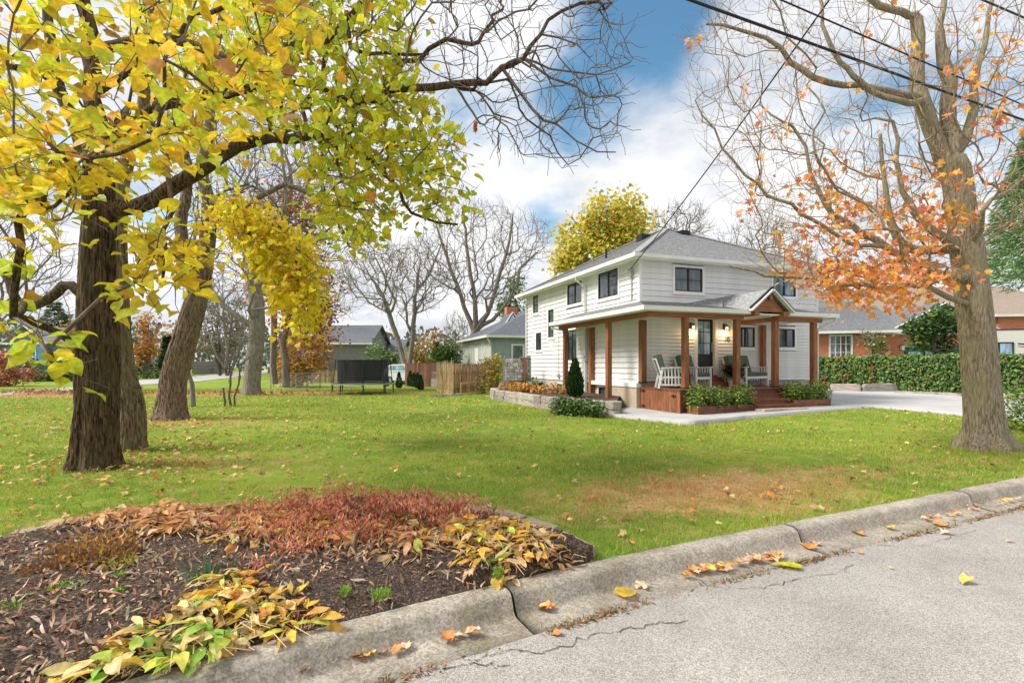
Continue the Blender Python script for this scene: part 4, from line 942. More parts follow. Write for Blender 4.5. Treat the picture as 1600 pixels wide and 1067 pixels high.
V = [(x, y, .40) for x, y, z in pf]+[(x, y, .46) for x, y, z in wl]
obj('planter_soil', npmesh('planter_soil', V, np.array([(i, i+1, i+6, i+5) for i in range(4)]), M['soil']), kind='structure')
def inplanter(t_, d):       # along the wall, depth back from it
    k = t_*3.999; i = int(k); f = k-i; p = [pf[i][j]+(pf[i+1][j]-pf[i][j])*f for j in (0, 1)]; q = [wl[i][j]+(wl[i+1][j]-wl[i][j])*f for j in (0, 1)]; return p[0]+(q[0]-p[0])*d, p[1]+(q[1]-p[1])*d
ORG_ = [(4, (.50, .24, .045)), (3, (.55, .32, .08)), (2, (.36, .13, .03)), (1, (.16, .20, .05))]
for (t_, d, s_, lb) in ((.08, .4, .38, 'orange-brown dying perennials at the far end of the stone planter'), (.28, .45, .42, 'tan and orange drooping perennials in the middle of the stone planter'), (.45, .3, .25, 'low russet plant spilling over the stone wall'), (.62, .5, .45, 'bright orange shrub below the house wall in the stone planter')):
    x, y = inplanter(t_, d); bush('autumn_perennials', lb, [(x, y, .55, s_*1.5, s_*1.2, s_*.7), (x+.5, y-.4, .52, s_, s_, s_*.5)], 620, .13, ORG_, T_STRIP, 'dryleaf', 'plant', 'dying plants in the stone planter', zmin=.42, droop=.3)
x, y = inplanter(.15, .8); bush('grey_green_shrub', 'small grey-green shrub against the foot of the side wall', [(x, y, .7, .6, .5, .35)], 600, .09, GRN, zmin=.42, cat='shrub')
# kerb-side edging stones round the flower bed
ed = [G(724, 806, 0), G(772, 809, 0), G(818, 822, 0), G(868, 842, 0), G(922, 872, 0)]
es = empty('bed_edging', ed[0], 'row of weathered stone slabs edging the right end of the flower bed', 'edging'); SE = [stone_mesh('stone', 40+i, M['ledge'], .05, .08) for i in range(4)]
for i, (p, q) in enumerate(zip(ed[:-1], ed[1:])):
    v = Vector((q[0]-p[0], q[1]-p[1])); stone((p[0]+q[0])/2, (p[1]+q[1])/2, -.03, v.length-.03, .17, .13-.006*i, math.atan2(v.y, v.x), es, ed[0], SE[i])
for i, (x_, y_) in enumerate(((15, 853), (60, 836), (110, 823))):
    p = G(x_, y_, 0); stone(p[0], p[1], -.05, .42, .2, .11, .5, es, ed[0], SE[i])
# ------------------------------------------------------------------ hedge, drive kerb stones
h0, h1 = G(1262, 606, .2), G(1640, 621.5, .2); hv = Vector((h1[0]-h0[0], h1[1]-h0[1])); hl = hv.length; hu = hv/hl; hn = Vector((-hu.y, hu.x)); hn = hn if hn.y > 0 else -hn
he = empty('ivy_hedge', (h0[0], h0[1], .2), 'long clipped ivy-covered hedge beside the driveway, in front of the brick house', 'hedge')
n_ = 15000; s_ = rng.uniform(0, 1, n_); kind = rng.uniform(0, 1, n_); htop = 2.0+.06*np.sin(s_*40); z = np.where(kind < .72, rng.uniform(.02, 1, n_)*htop+.12, htop+rng.normal(0, .05, n_)); dep = np.where(kind < .72, rng.normal(0, .07, n_), rng.uniform(0, .9, n_))+.12*np.array([mnoise.noise(Vector((a*34, b*1.8, 0))) for a, b in zip(s_, z)])
pos = np.stack([h0[0]+hv.x*s_+hn.x*dep, h0[1]+hv.y*s_+hn.y*dep, z], 1)
cl = pick([(3, (.05, .11, .03)), (4, (.11, .20, .045)), (3, (.20, .30, .07)), (.5, (.34, .15, .06))], n_); red = np.array([mnoise.noise(Vector((a*16, b*1.2, 9))) for a, b in zip(s_, z)]); mk = (red > .28) & (s_ < .36) & (rng.uniform(0, 1, n_) < .55); cl[mk] = pick([(1, (.34, .10, .04)), (1, (.26, .16, .05))], mk.sum())
tip = rdir(n_)*.7; tip[:, 2] -= .6; nr = rdir(n_)*.6; nr[:, :2] -= np.array([hn.x, hn.y])*1.0; nr[:, 2] += .5
Vv, Ff, Cc = scatter(T_DIA, pos-np.array([h0[0], h0[1], .2]), tip, nr, rng.uniform(.10, .19, n_), cl); obj('foliage', npmesh('foliage', Vv, Ff, M['green'], Cc), he, kind='stuff')
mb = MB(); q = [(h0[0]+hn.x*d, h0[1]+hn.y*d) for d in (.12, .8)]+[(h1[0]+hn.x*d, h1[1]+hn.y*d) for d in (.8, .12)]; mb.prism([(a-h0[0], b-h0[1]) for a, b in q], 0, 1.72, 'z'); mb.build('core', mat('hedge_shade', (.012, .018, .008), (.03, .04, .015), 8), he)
ks = empty('driveway_edging', (h0[0], h0[1], .2), 'line of rough stone blocks along the far side of the driveway under the hedge', 'edging'); 
for i, (xa, xb, ya, yb, hh) in enumerate(((1296, 1345, 611, 612, .42), (1347, 1399, 612, 612, .46), (1400, 1433, 614, 615.5, .14), (1433, 1470, 615.5, 617.5, .16), (1470, 1505, 617.5, 619.5, .16), (1505, 1545, 620, 622, .2), (1550, 1586, 622, 624.5, .26))):
    p, q = G(xa, ya, .2), G(xb, yb, .2); v = Vector((q[0]-p[0], q[1]-p[1])); stone((p[0]+q[0])/2, (p[1]+q[1])/2, .17, v.length-.05, .38, hh, math.atan2(v.y, v.x), ks, (h0[0], h0[1], .2))
p = G(1592, 676, 0); bush('kerbside_bush', 'leafy green bush at the right edge behind the maple trunk', [(p[0]+.4, p[1]+.3, .55, .8, .7, .6), (p[0]+.9, p[1], .75, .7, .7, .7)], 2400, .10, GRNL, m='leaf')
# ------------------------------------------------------------------ neighbours' houses
def simple_house(name, label, loc, rot, w_, d_, ze, zr, wallm, roofm, ridge='x', hip=0.0, wins=(), cat='house', oh_=.4, gablem=None, base=None):
    r_ = empty(name, loc, label, cat, rot=rot)
    wl_ = MB().box(0, w_, 0, d_, -.3, ze); wall = wl_.build('wall', M[wallm] if isinstance(wallm, str) else wallm, r_)
    z = ze; o_ = oh_; c = [(-o_, -o_, z), (w_+o_, -o_, z), (w_+o_, d_+o_, z), (-o_, d_+o_, z)]
    if ridge == 'x': a_, b_ = (-o_+hip, d_/2, zr), (w_+o_-hip, d_/2, zr); fs = [(0, 1, 5, 4), (1, 2, 5), (2, 3, 4, 5), (3, 0, 4), (0, 3, 2, 1)]
    else: a_, b_ = (w_/2, -o_+hip, zr), (w_/2, d_+o_-hip, zr); fs = [(0, 1, 4), (1, 2, 5, 4), (2, 3, 5), (3, 0, 4, 5), (0, 3, 2, 1)]
    MB().add(c+[a_, b_], fs).build('roof', M[roofm], r_) if not gablem else None
    if gablem:      # gable ends as panels, roof as two slabs
        if ridge == 'x':
            slab([c[0], c[1], b_, a_], .12, 'roof', M[roofm], r_); slab([c[2], c[3], a_, b_], .12, 'roof', M[roofm], r_)
            for xg in (0, w_-.1): MB().prism([(0, ze), (d_, ze), (d_/2, zr-.2)], xg, xg+.1, 'x').build('gable', M[gablem], r_)
        else:
            slab([c[1], c[2], b_, a_], .12, 'roof', M[roofm], r_); slab([c[3], c[0], a_, b_], .12, 'roof', M[roofm], r_)
            for yg in (0, d_-.1): MB().prism([(0, ze), (w_, ze), (w_/2, zr-.2)], yg, yg+.1, 'y').build('gable', M[gablem], r_)
            for sgn, q in ((-1, c[0]), (1, c[1])): MB().bar((q[0], q[1]-.03, q[2]-.05), (a_[0], a_[1]-.03, a_[2]-.05), .05, .2, (0, 1, 0)).build('barge_board', M['white'], r_)
    MB().box(-o_-.1, w_+o_+.1, -o_-.1, -o_, z-.16, z+.01).build('gutter', M['gutter'], r_)
    if not (gablem and ridge == 'x'): MB().box(-o_-.1, -o_, -o_, d_+o_, z-.16, z+.01).build('gutter', M['gutter'], r_)
    for (sd, u0, u1, z0_, z1_, cols, rows, fr) in wins:
        window(r_, sd, u0, u1, z0_, z1_, cols, fr, .09, 'glassb', 0.0 if sd in 'FL' else w_, rows)
    return r_
M['greywall'] = mat('grey_board_wall', (.20, .20, .22), (.25, .25, .27), 3, .8, .2, 20); M['tealwall'] = mat('blue_grey_siding', (.25, .32, .33), (.31, .38, .39), 2, .7)
M['sagewall'] = mat('pale_siding', (.42, .44, .38), (.50, .52, .45), 2, .7); M['bluewall'] = mat('blue_house_paint', (.06, .20, .28), (.10, .28, .36), 4, .7)
def brickmat():
    m = bpy.data.materials.new('red_brick'); m.use_nodes = True; t = m.node_tree; bs = t.nodes['Principled BSDF']; bs.inputs['Roughness'].default_value = .9
    co = N(t, 'ShaderNodeTexCoord').outputs['Object']; s_ = N(t, 'ShaderNodeSeparateXYZ'); t.links.new(co, s_.inputs[0]); c = N(t, 'ShaderNodeCombineXYZ'); t.links.new(mathn(t, 'ADD', s_.outputs[0], s_.outputs[1]), c.inputs[0]); t.links.new(s_.outputs[2], c.inputs[1])
    b = N(t, 'ShaderNodeTexBrick'); b.inputs['Scale'].default_value = 1; b.inputs['Brick Width'].default_value = .24; b.inputs['Row Height'].default_value = .085; b.inputs['Mortar Size'].default_value = .010
    b.inputs['Color1'].default_value = (.50, .12, .05, 1); b.inputs['Color2'].default_value = (.64, .22, .095, 1); b.inputs['Mortar'].default_value = (.42, .30, .24, 1)
    t.links.new(c.outputs[0], b.inputs['Vector']); t.links.new(b.outputs['Color'], bs.inputs['Base Color']); return m
M['brick'] = brickmat()
# grey house behind the trampoline
Yg = 52; x0 = (490-CX)/FX*Yg
simple_house('grey_house', 'two-level grey house with dark roof behind the trampoline', (x0, Yg, 0), 0, 5.6, 8, 1.6+34/FX*Yg, 1.6+62/FX*(Yg+4), 'greywall', 'roofd', 'x', 0, [('F', 1.05, 1.85, 3.05, 3.65, 2, 1, None), ('F', .25, .75, .3, 1.6, 1, 1, None), ('F', 3.05, 3.75, .3, 1.9, 1, 1, None)], gablem='greywall')
x1 = (588-CX)/FX*58; simple_house('garage', 'low extension with dark roof attached beyond the grey house', (x1, 58, 0), 0, 2.6, 6, 3.0, 4.6, 'sagewall', 'roofd', 'x', 0, gablem='sagewall', cat='building')
x1 = (462-CX)/FX*50; simple_house('annex', 'low grey annex at the left end of the grey house', (x1, 50.5, 0), 0, 1.8, 3.5, 2.3, 3.1, 'greywall', 'roofd', 'x', 0, gablem='greywall', cat='building')
# sage and blue-grey bungalow left of the white house: corner towards the camera
cN = P(768, 570, 36.0); th = -.10
nb = simple_house('bungalow', 'blue-grey bungalow with dark hip roof behind the stick fence', (cN[0], cN[1], 0), .32, 9, 9, 1.6+46/FX*36, 1.6+90/FX*40.5, 'tealwall', 'roofd', 'y', 3.6, [('F', 1.55, 2.35, .6, 3.0, 1, 1, None), ('L', 1.9, 2.5, 1.3, 3.1, 2, 1, None), ('L', 5.3, 5.9, 1.3, 3.1, 2, 1, None)])
MB().box(-.03, -.002, .0, 9, -.3, 3.5).build('side_wall', M['sagewall'], nb)
MB().box(-.06, -.03, 3.5, 4.6, .3, 2.9).build('side_door', M['white'], nb)
wr = bush('wreath', 'orange oval autumn wreath on the side door of the bungalow', [(*[0, 0, 0], .08, .3, .45)], 260, .16, [(2, (.60, .16, .05)), (1, (.5, .25, .08))], m='dryleaf', cat='wreath', stems=False, zmin=-9)
ca, sa = math.cos(.32), math.sin(.32); wr.location = (cN[0]+ca*-.14-sa*4.05, cN[1]+sa*-.14+ca*4.05, 2.1)
for ch_ in wr.children: ch_.location = (0, 0, 9)
MB().prism([(1.9, 4.75), (3.0, 4.75), (2.45, 5.6)], 2.6, 5.0, 'y').build('dormer', M['roofd'], nb); MB().prism([(2.05, 4.78), (2.85, 4.78), (2.45, 5.45)], 2.56, 2.6, 'y').build('dormer_face', M['white'], nb)
MB().bar((1.85, 2.56, 4.75), (2.45, 2.56, 5.64), .06, .12, (0, 1, 0)).bar((3.05, 2.56, 4.75), (2.45, 2.56, 5.64), .06, .12, (0, 1, 0)).build('dormer_trim', M['white'], nb)
MB().box(2.6, 3.5, 4.6, 5.2, 5.0, 6.25).build('chimney', M['brick'], nb)
MB().tube([(-.45, -.45, 3.5), (-.3, -.3, 3.3), (-.08, -.08, 2.9), (-.08, -.08, .3)], .06, 6).build('downpipe', M['gutter'], nb)
M['palestone'] = vary(mat('pale_mixed_stone', (.36, .35, .33), (.66, .64, .60), 4, .9, .4, 30), .55, 1.25, .25)
# faux stone screen with timber posts beside the side wall
Ys = 25.5; xs0 = (789-CX)/FX*Ys; scn = empty('stone_screen', (xs0, Ys, 0), 'pale stone-faced screen panel with cedar posts at the rear corner of the white house', 'screen')
MB().box(0, 1.30, .0, .08, .80, 1.92).build('backing', M['greyblock'], scn)
SP = [stone_mesh('stone', 70+i, M['palestone']) for i in range(5)]
rs = random.Random(4); zc = .81
while zc < 1.88:
    hh = rs.uniform(.12, .2); xc = 0
    while xc < 1.28:
        w_ = min(rs.uniform(.12, .26), 1.29-xc); o = obj('stone', SP[rs.randrange(5)], scn, (xc+w_/2, -.02, zc+hh/2)); o.scale = (w_-.015, .09, hh-.015); xc += w_
    zc += hh
MB().box(.90, 1.06, -.14, -.06, .45, 1.95).build('cedar_post', M['cedar'], scn); MB().box(1.10, 1.26, -.1, .1, 1.92, 2.06).box(.7, 1.3, -.12, .12, 1.93, 1.99).build('cap', M['greyblock'], scn); MB().box(-.08, 0, -.05, .08, .0, 1.97).build('side_post', M['greyblock'], scn)
# brick house, right
Yb = 34; xb = (1396-CX)/FX*Yb
bh = simple_house('brick_house', 'red brick house with grey roof and blue-grey gable beyond the hedge', (xb-6.3, Yb+2.2, 0), -.30, 6.6, 7.5, 1.6+54/FX*Yb, 1.6+92/FX*(Yb+4), 'brick', 'roofm', 'x', 0, [('F', 3.05, 4.3, 1.3, 3.6, 4, 4, None)], gablem='bluewall')
g2 = simple_house('brick_garage', 'brick garage wing with a blue-grey gable and dark green door', (xb-.0, Yb+.6, 0), .03, 7.4, 6, 1.6+52/FX*Yb, 1.6+52/FX*Yb+2.0, 'brick', 'roofm', 'y', 0, [], gablem='tealwall', cat='garage')
gd = MB().box(1.2, 6.2, -.06, -.01, -.2, 2.75).build('garage_door', mat('dark_green_paint', (.02, .06, .06), rough=.5), g2)
for i in range(4): MB().box(1.4+i*1.2, 2.4+i*1.2, -.075, -.06, 2.1, 2.5).build('pane', M['glassb'], gd)
for i in range(12): MB().box(1.25+i*.41, 1.27+i*.41, -.07, -.06, -.2, 2.05).build('groove', M['black'], gd)
MB().box(6.3, 6.5, -.08, 0, -.2, 2.8).box(1.05, 6.35, -.1, 0, 2.78, 2.95).build('door_frame', M['greyblock'], g2)
lt = empty('garage_lamp', (xb+.95, Yb+.5, 2.6), 'small white lamp on the brick beside the dark green garage door', 'lamp'); MB().box(-.09, .09, -.12, .05, 0, .3).build('glass', M['white'], lt); MB().box(-.12, .12, -.15, .05, .3, .34).build('cap', M['black'], lt)
simple_house('tan_roofed_house', 'large house with a wide tan shingle roof beyond the brick house', ((1350-CX)/FX*55, 55, 0), -.1, 22, 12, 1.6+78/FX*55, 1.6+125/FX*58, 'sagewall', 'roofb', 'x', 4)
simple_house('brown_roofed_house', 'house with a low brown roof behind the travel trailer', ((1560-CX)/FX*36, 36, 0), -.15, 12, 9, 1.6+78/FX*36, 1.6+104/FX*40, 'brick', 'roofb', 'x', 2)
simple_house('white_garage', 'pale blue-white two-storey house end just behind the white house', ((1268-CX)/FX*47, 47.0, 0), .1, 4.4, 7, 7.6, 9.4, 'siding', 'roof', 'y', 0, gablem='siding')
# blue house far left
Yh = 58; xh = (12-CX)/FX*Yh
bl = simple_house('blue_house', 'blue gabled house with pale porch trim across the side street', (xh, Yh, 0), -.15, 5.2, 8, 1.6+34/FX*Yh, 1.6+62/FX*Yh, 'bluewall', 'roof', 'y', 0, [('F', 1.5, 2.3, 2.2, 3.4, 1, 1, None), ('F', 3.0, 3.7, 2.2, 3.4, 1, 1, None)], gablem='bluewall')
for x_ in (-.2, 2.4, 5.2): MB().box(x_, x_+.2, -1.6, -1.4, 0, 3.4).build('porch_post', M['bluewall'], bl)
MB().box(-.3, 5.5, -1.7, -.1, 2.0, 2.1).box(-.3, 5.5, -1.62, -1.5, 2.4, 2.5).build('porch_rail', M['white'], bl)
for i in range(14): MB().box(-.2+i*.4, -.12+i*.4, -1.6, -1.52, 2.1, 2.4).build('baluster', M['white'], bl)
# ------------------------------------------------------------------ trampoline
xt0, xt1, Yt = (509.5-CX)/FX*27.5, (607-CX)/FX*27.5, 28.6; tx = (xt0+xt1)/2; rt_ = (xt1-xt0)/2
tr = empty('trampoline', (tx, Yt, 0), 'round black trampoline with a tall safety net on the lawn', 'trampoline')
def ring(mb, r0, r1, z0_, z1_, k=40):
    for i in range(k):
        a1, a2 = 6.2832*i/k, 6.2832*(i+1)/k; q = [(r_*math.cos(a), r_*math.sin(a), z_) for r_, a, z_ in ((r0, a1, z0_), (r0, a2, z0_), (r1, a2, z0_), (r1, a1, z0_), (r0, a1, z1_), (r0, a2, z1_), (r1, a2, z1_), (r1, a1, z1_))]
        mb.add(q, [(3,2,1,0), (4,5,6,7), (0,1,5,4), (2,3,7,6)])
    return mb
ring(MB(), rt_-.28, rt_, .57, .60).build('pad', mat('trampoline_pad', (.10, .11, .12), (.16, .17, .18), 5), tr); MB().cyl((0, 0, .61), rt_-.28, .012, 40).build('mat', M['black'], tr); ring(MB(), rt_-.04, rt_+.01, .52, .58).build('frame_ring', M['galv'], tr)
for k in range(8):
    a = 6.2832*(k+.35)/8; c, s_ = math.cos(a)*(rt_-.03), math.sin(a)*(rt_-.03); MB().tube([(c, s_, 0), (c, s_, .55)], .025, 6).build('leg', M['black'], tr)
    MB().tube([(c*1.0, s_*1.0, .02), (c*.97, s_*.97, .6), (c*.88, s_*.88, 1.86)], .022, 6).build('net_pole', M['black'], tr)
netm = bpy.data.materials.new('safety_net'); netm.use_nodes = True; t = netm.node_tree; bs = t.nodes['Principled BSDF']; bs.inputs['Base Color'].default_value = (.015, .016, .02, 1); bs.inputs['Roughness'].default_value = .9; bs.inputs['Alpha'].default_value = .80
k = 56; V = []; 
for i in range(k):
    a = 6.2832*i/k
    for z_ in (.66, 1.25, 1.85): V.append(((rt_-.3)*math.cos(a)*(1+.0*z_), (rt_-.3)*math.sin(a), z_+(.02*math.sin(a*8) if z_ > 1 else 0)))
F = np.array([(3*i+j, 3*((i+1) % k)+j, 3*((i+1) % k)+j+1, 3*i+j+1) for i in range(k) for j in range(2)]); obj('net', npmesh('net', V, F, netm, smooth=True), tr)
ring(MB(), rt_-.31, rt_-.28, 1.83, 1.87).build('top_hoop', M['black'], tr)
# ------------------------------------------------------------------ fences at the back
def board_fence(label, p, q, z0_, z1_, bw_, m, group=None, name='board_fence', post_every=2.4):
    v = Vector((q[0]-p[0], q[1]-p[1])); ln = v.length; r_ = empty(name, (p[0], p[1], 0), label, 'fence', group, rot=math.atan2(v.y, v.x)); n = int(ln/bw_); me = MB().box(.004, bw_-.004, -.012, .012, z0_, z1_).mesh('board', m)
    for i in range(n): o = obj('board', me, r_, (i*bw_, random.uniform(-.004, .004), random.uniform(-.015, .015)))
    MB().box(0, ln, .015, .06, z0_+.2, z0_+.29).box(0, ln, .015, .06, z1_-.3, z1_-.21).build('rail', m, r_)
    i = 0
    while i*post_every < ln+.1: MB().box(i*post_every-.05, i*post_every+.05, .06, .16, 0, z1_+.06).build('post', m, r_); i += 1
    return r_
board_fence('brown vertical board fence at the back between the arborvitae and the stick fence', P(633, 570, 38), P(690, 570, 37), .02, 1.72, .16, M['brownfence'])
board_fence('brown vertical board fence with a reddish top rail behind the stick fence', P(690, 570, 36.5), P(772, 570, 33.5), .02, 1.66, .16, M['brownfence'])
board_fence('dark weathered board fence behind the trampoline at the grey house', P(478, 570, 45), P(566, 570, 45), .02, 1.15, .18, M['stickd'])
M['greyfence'] = mat('weathered_grey_wood', (.20, .185, .165), (.30, .28, .25), 5, .9)
board_fence('pale grey picket fence across the side street beyond the trees', P(303, 570, 80), P(352, 570, 88), .1, 2.2, .3, M['greyfence'])
board_fence('low pale panel fence at the back corner of the lawn', G(661, 602, 0), G(694, 608, 0), .02, .62, .2, M['greyfence'])
def chain_fence(label, pts, h_, sp=2.0):
    r_ = empty('chain_link_fence', pts[0], label, 'fence'); o = pts[0]; mw = MB()
    for p, q in zip(pts[:-1], pts[1:]):
        v = Vector((q[0]-p[0], q[1]-p[1])); ln = v.length; u = v/ln; n = max(1, round(ln/sp)); bx_, by_ = p[0]-o[0], p[1]-o[1]
        for i in range(n+1): c = (bx_+u.x*ln*i/n, by_+u.y*ln*i/n); MB().tube([(c[0], c[1], 0), (c[0], c[1], h_+.05)], .03, 6).build('post', M['galv'], r_)
        MB().tube([(bx_, by_, h_), (bx_+v.x, by_+v.y, h_)], .022, 6).build('top_rail', M['galv'], r_)
        k = int(ln/.16)
        for i in range(k):
            for sgn in (0, 1):
                a, b = (i, i+h_/.16) if sgn else (i+h_/.16, i); b = b; a_ = min(a*.16, ln); b_ = min(b*.16, ln); mw.tube([(bx_+u.x*a_, by_+u.y*a_, 0), (bx_+u.x*b_, by_+u.y*b_, h_)], .003, 3)
    mw.build('wire_mesh', M['galv'], r_, kind='stuff')
chain_fence('chain-link fence at the back of the lawn behind the trampoline', [G(423, 609.5, 0), G(500, 607.5, 0), G(566, 604.5, 0), G(640, 602, 0)], 1.05)
chain_fence('short angled chain-link gate section beside the stick fence', [G(655, 601, 0), G(684, 606, 0)], 1.05)
# stick fence: upright willow poles in two panels
def stick_fence(label, p, q, h_, n, m, lean=.04):
    v = Vector((q[0]-p[0], q[1]-p[1])); r_ = empty('stick_fence', (p[0], p[1], 0), label, 'fence', 'upright stick fence panels'); ms = []
    for k in range(8):
        mb = MB(); pts = [(0, 0, 0)]; 
        for i in range(1, 5): pts.append((pts[-1][0]+random.uniform(-lean, lean), pts[-1][1]+random.uniform(-.02, .02), h_*i/4*random.uniform(.97, 1.03)))
        mb.tube(pts, [.024, .022, .018, .014, .007], 5); ms.append(mb.mesh('stick', m))
    for i in range(n):
        t_ = i/(n-1)+random.uniform(-.4, .4)/n; o = obj('stick', random.choice(ms), r_, (v.x*t_, v.y*t_+random.uniform(-.07, .07), 0)); o.rotation_euler = (random.uniform(-.05, .05), random.uniform(-.07, .07), random.uniform(0, 6)); o.scale = (1, 1, random.uniform(.88, 1.07))
    for z_ in (.3, 1.2): MB().tube([(0, 0, z_), (v.x/2, v.y/2+.03, z_+.02), (v.x, v.y, z_)], .02, 5).build('cross_rail', M['stickd'], r_)
    return r_
stick_fence('straw-coloured stick fence panel, left and nearer of the two', G(683, 612, 0), G(708, 616, 0), 1.75, 90, M['stick'])
stick_fence('dark brown twig fence panel, right of the straw-coloured one', G(708, 615, 0), G(766, 608, 0), 1.68, 170, M['stickd'])
fr = empty('timber_frame', G(720, 617.5, 0), 'open pale timber frame leaning in front of the twig fence', 'frame'); q0 = G(720, 617.5, 0); q1 = G(760, 613, 0); d_ = Vector((q1[0]-q0[0], q1[1]-q0[1], 0))
for nm, p, q in (('rail', (0, 0, .03), (d_.x, d_.y, .03)), ('rail', (0, 0, .62), (d_.x, d_.y, .66)), ('upright', (0, 0, 0), (0, 0, .62)), ('upright', (d_.x*.73, d_.y*.73, .03), (d_.x*.73, d_.y*.73, .64)), ('upright', (d_.x, d_.y, 0), (d_.x, d_.y, .66))): MB().bar(p, q, .07).build(nm, M['pine'], fr)
p = G(700, 620, 0); ls = empty('garden_edging_stone', p, 'pale low stone edge at the foot of the straw-coloured stick fence', 'stone')
for i, (a, b) in enumerate(((684, 620.5), (699, 620), (713, 618.5))): q = G(a, b, 0); stone(q[0], q[1], -.02, .55, .16, .16, .1, ls, p)
# ------------------------------------------------------------------ vehicles
def wheel(par, x, y, r, w_):
    wh = MB(); k = 16
    v = [(x+r*math.cos(6.2832*i/k), y-w_/2, r+r*math.sin(6.2832*i/k)) for i in range(k)]; v += [(a, y+w_/2, c) for a, b, c in v]; wh.add(v, [tuple(range(k)), tuple(range(2*k-1, k-1, -1))]+[(i, (i+1) % k, (i+1) % k+k, i+k) for i in range(k)])
    o = wh.build('wheel', M['rubber'], par); rr = MB(); v = [(x+r*.6*math.cos(6.2832*i/k), y-w_/2-.01, r+r*.6*math.sin(6.2832*i/k)) for i in range(k)]; rr.add(v, [tuple(range(k))]); rr.build('rim', M['galv'], o)
M['carwhite'] = mat('silver_white_paint', (.62, .65, .68), rough=.25, spec=.6)
sv = empty('parked_suv', P(597, 570, 42)[:2]+(0,), 'silver-white car parked behind the trampoline and the fence', 'car', rot=-.55)
body = [(0, .35), (0, .95), (.25, 1.15), (.85, 1.62), (2.4, 1.68), (3.05, 1.15), (4.2, .98), (4.45, .75), (4.45, .35)]
MB().prism(body, 0, 1.8).build('body', M['carwhite'], sv); MB().prism([(.55, 1.18), (.95, 1.54), (2.3, 1.58), (2.85, 1.16)], -.015, 1.815).build('side_window', M['glassb'], sv)
MB().add([(3.08, .15, 1.17), (3.08, 1.65, 1.17), (2.47, 1.6, 1.66), (2.47, .2, 1.66)], [(0, 1, 2, 3)]).build('windscreen', M['glassb'], sv)
for x_, y_ in ((.85, .08), (3.55, .08), (.85, 1.72), (3.55, 1.72)): wheel(sv, x_, y_, .34, .22)
for y_ in (.1, 1.4): MB().box(4.42, 4.47, y_, y_+.3, .68, .85).build('headlight', M['glass'], sv)
rv = empty('travel_trailer', P(1545, 570, 25)[:2]+(.2,), 'white travel trailer with dark swoosh stripes parked beyond the hedge', 'trailer', rot=-.35)
MB().prism([(0, .5), (0, 2.95), (.3, 3.08), (2.1, 3.08), (2.75, 2.5), (3.0, 1.4), (2.8, .5)], 0, 2.3).build('body', mat('trailer_skin', (.66, .64, .58), rough=.4), rv)
wn = MB().box(.35, .95, -.03, -.002, 1.75, 2.5).build('window', M['black'], rv); MB().box(.42, .88, -.04, -.03, 1.82, 2.43).build('pane', M['glassb'], wn)
for o_, mm in ((0, M['black']), (.12, M['greyblock'])):
    mb = MB(); pts = [(1.1, 2.45-o_), (1.6, 2.4-o_), (2.1, 2.15-o_), (2.5, 1.7-o_), (2.75, 1.2-o_)]
    for (a, b), (c, d) in zip(pts[:-1], pts[1:]): mb.add([(a, -.012, b), (c, -.012, d), (c, -.012, d-.07), (a, -.012, b-.05)], [(0, 1, 2, 3)])
    mb.build('swoosh_stripe', mm, rv)
MB().box(-.05, 2.2, -.02, 2.32, 3.08, 3.13).build('roof_edge', M['black'], rv)
wheel(rv, 1.2, .1, .38, .25)
# ------------------------------------------------------------------ overhead wires
def wire(name, label, pts, r, sag, cat='cable', group=None):
    p, q = Vector(pts[0]), Vector(pts[1]); n = 24; V, F = tubes([(np.array([tuple(p.lerp(q, i/n)-Vector((0, 0, sag*4*(i/n)*(1-i/n)))) for i in range(n+1)]), np.full(n+1, r))], 5)
    o = obj(name, npmesh(name, V, F, M['rubber'], smooth=True)); tag(o, label, cat, group)
def through(a, Ya, b, Yb, ea, eb):      # straight line through two sighted points, prolonged at both ends
    p, q = Vector(P(*a, Ya)), Vector(P(*b, Yb)); d = q-p; return [tuple(p-d*ea), tuple(q+d*eb)]
gp = 'overhead wires along the street'
wire('power_line', 'thick twisted black power line crossing in front of the maple, lowest of the street wires', through((1080, 1), 6.75, (1600, 188), 10.05, 1.2, 1.2), .021, .0, group=gp)
wire('power_line', 'thinner black wire just above the thick power line', through((1222, 1), 7.4, (1600, 165), 10.0, 1.2, 1.2), .013, .0, group=gp)
wire('power_line', 'short stretch of black wire in the top right corner', through((1535, 0), 9.2, (1600, 28), 9.9, 5, 5), .019, .0, group=gp)
wire('service_drop', 'thin black wire sloping down to the corner of the white house', [P(1310, -20, 8.2), L(-.1, .42, 5.0)], .015, .12, group=None)
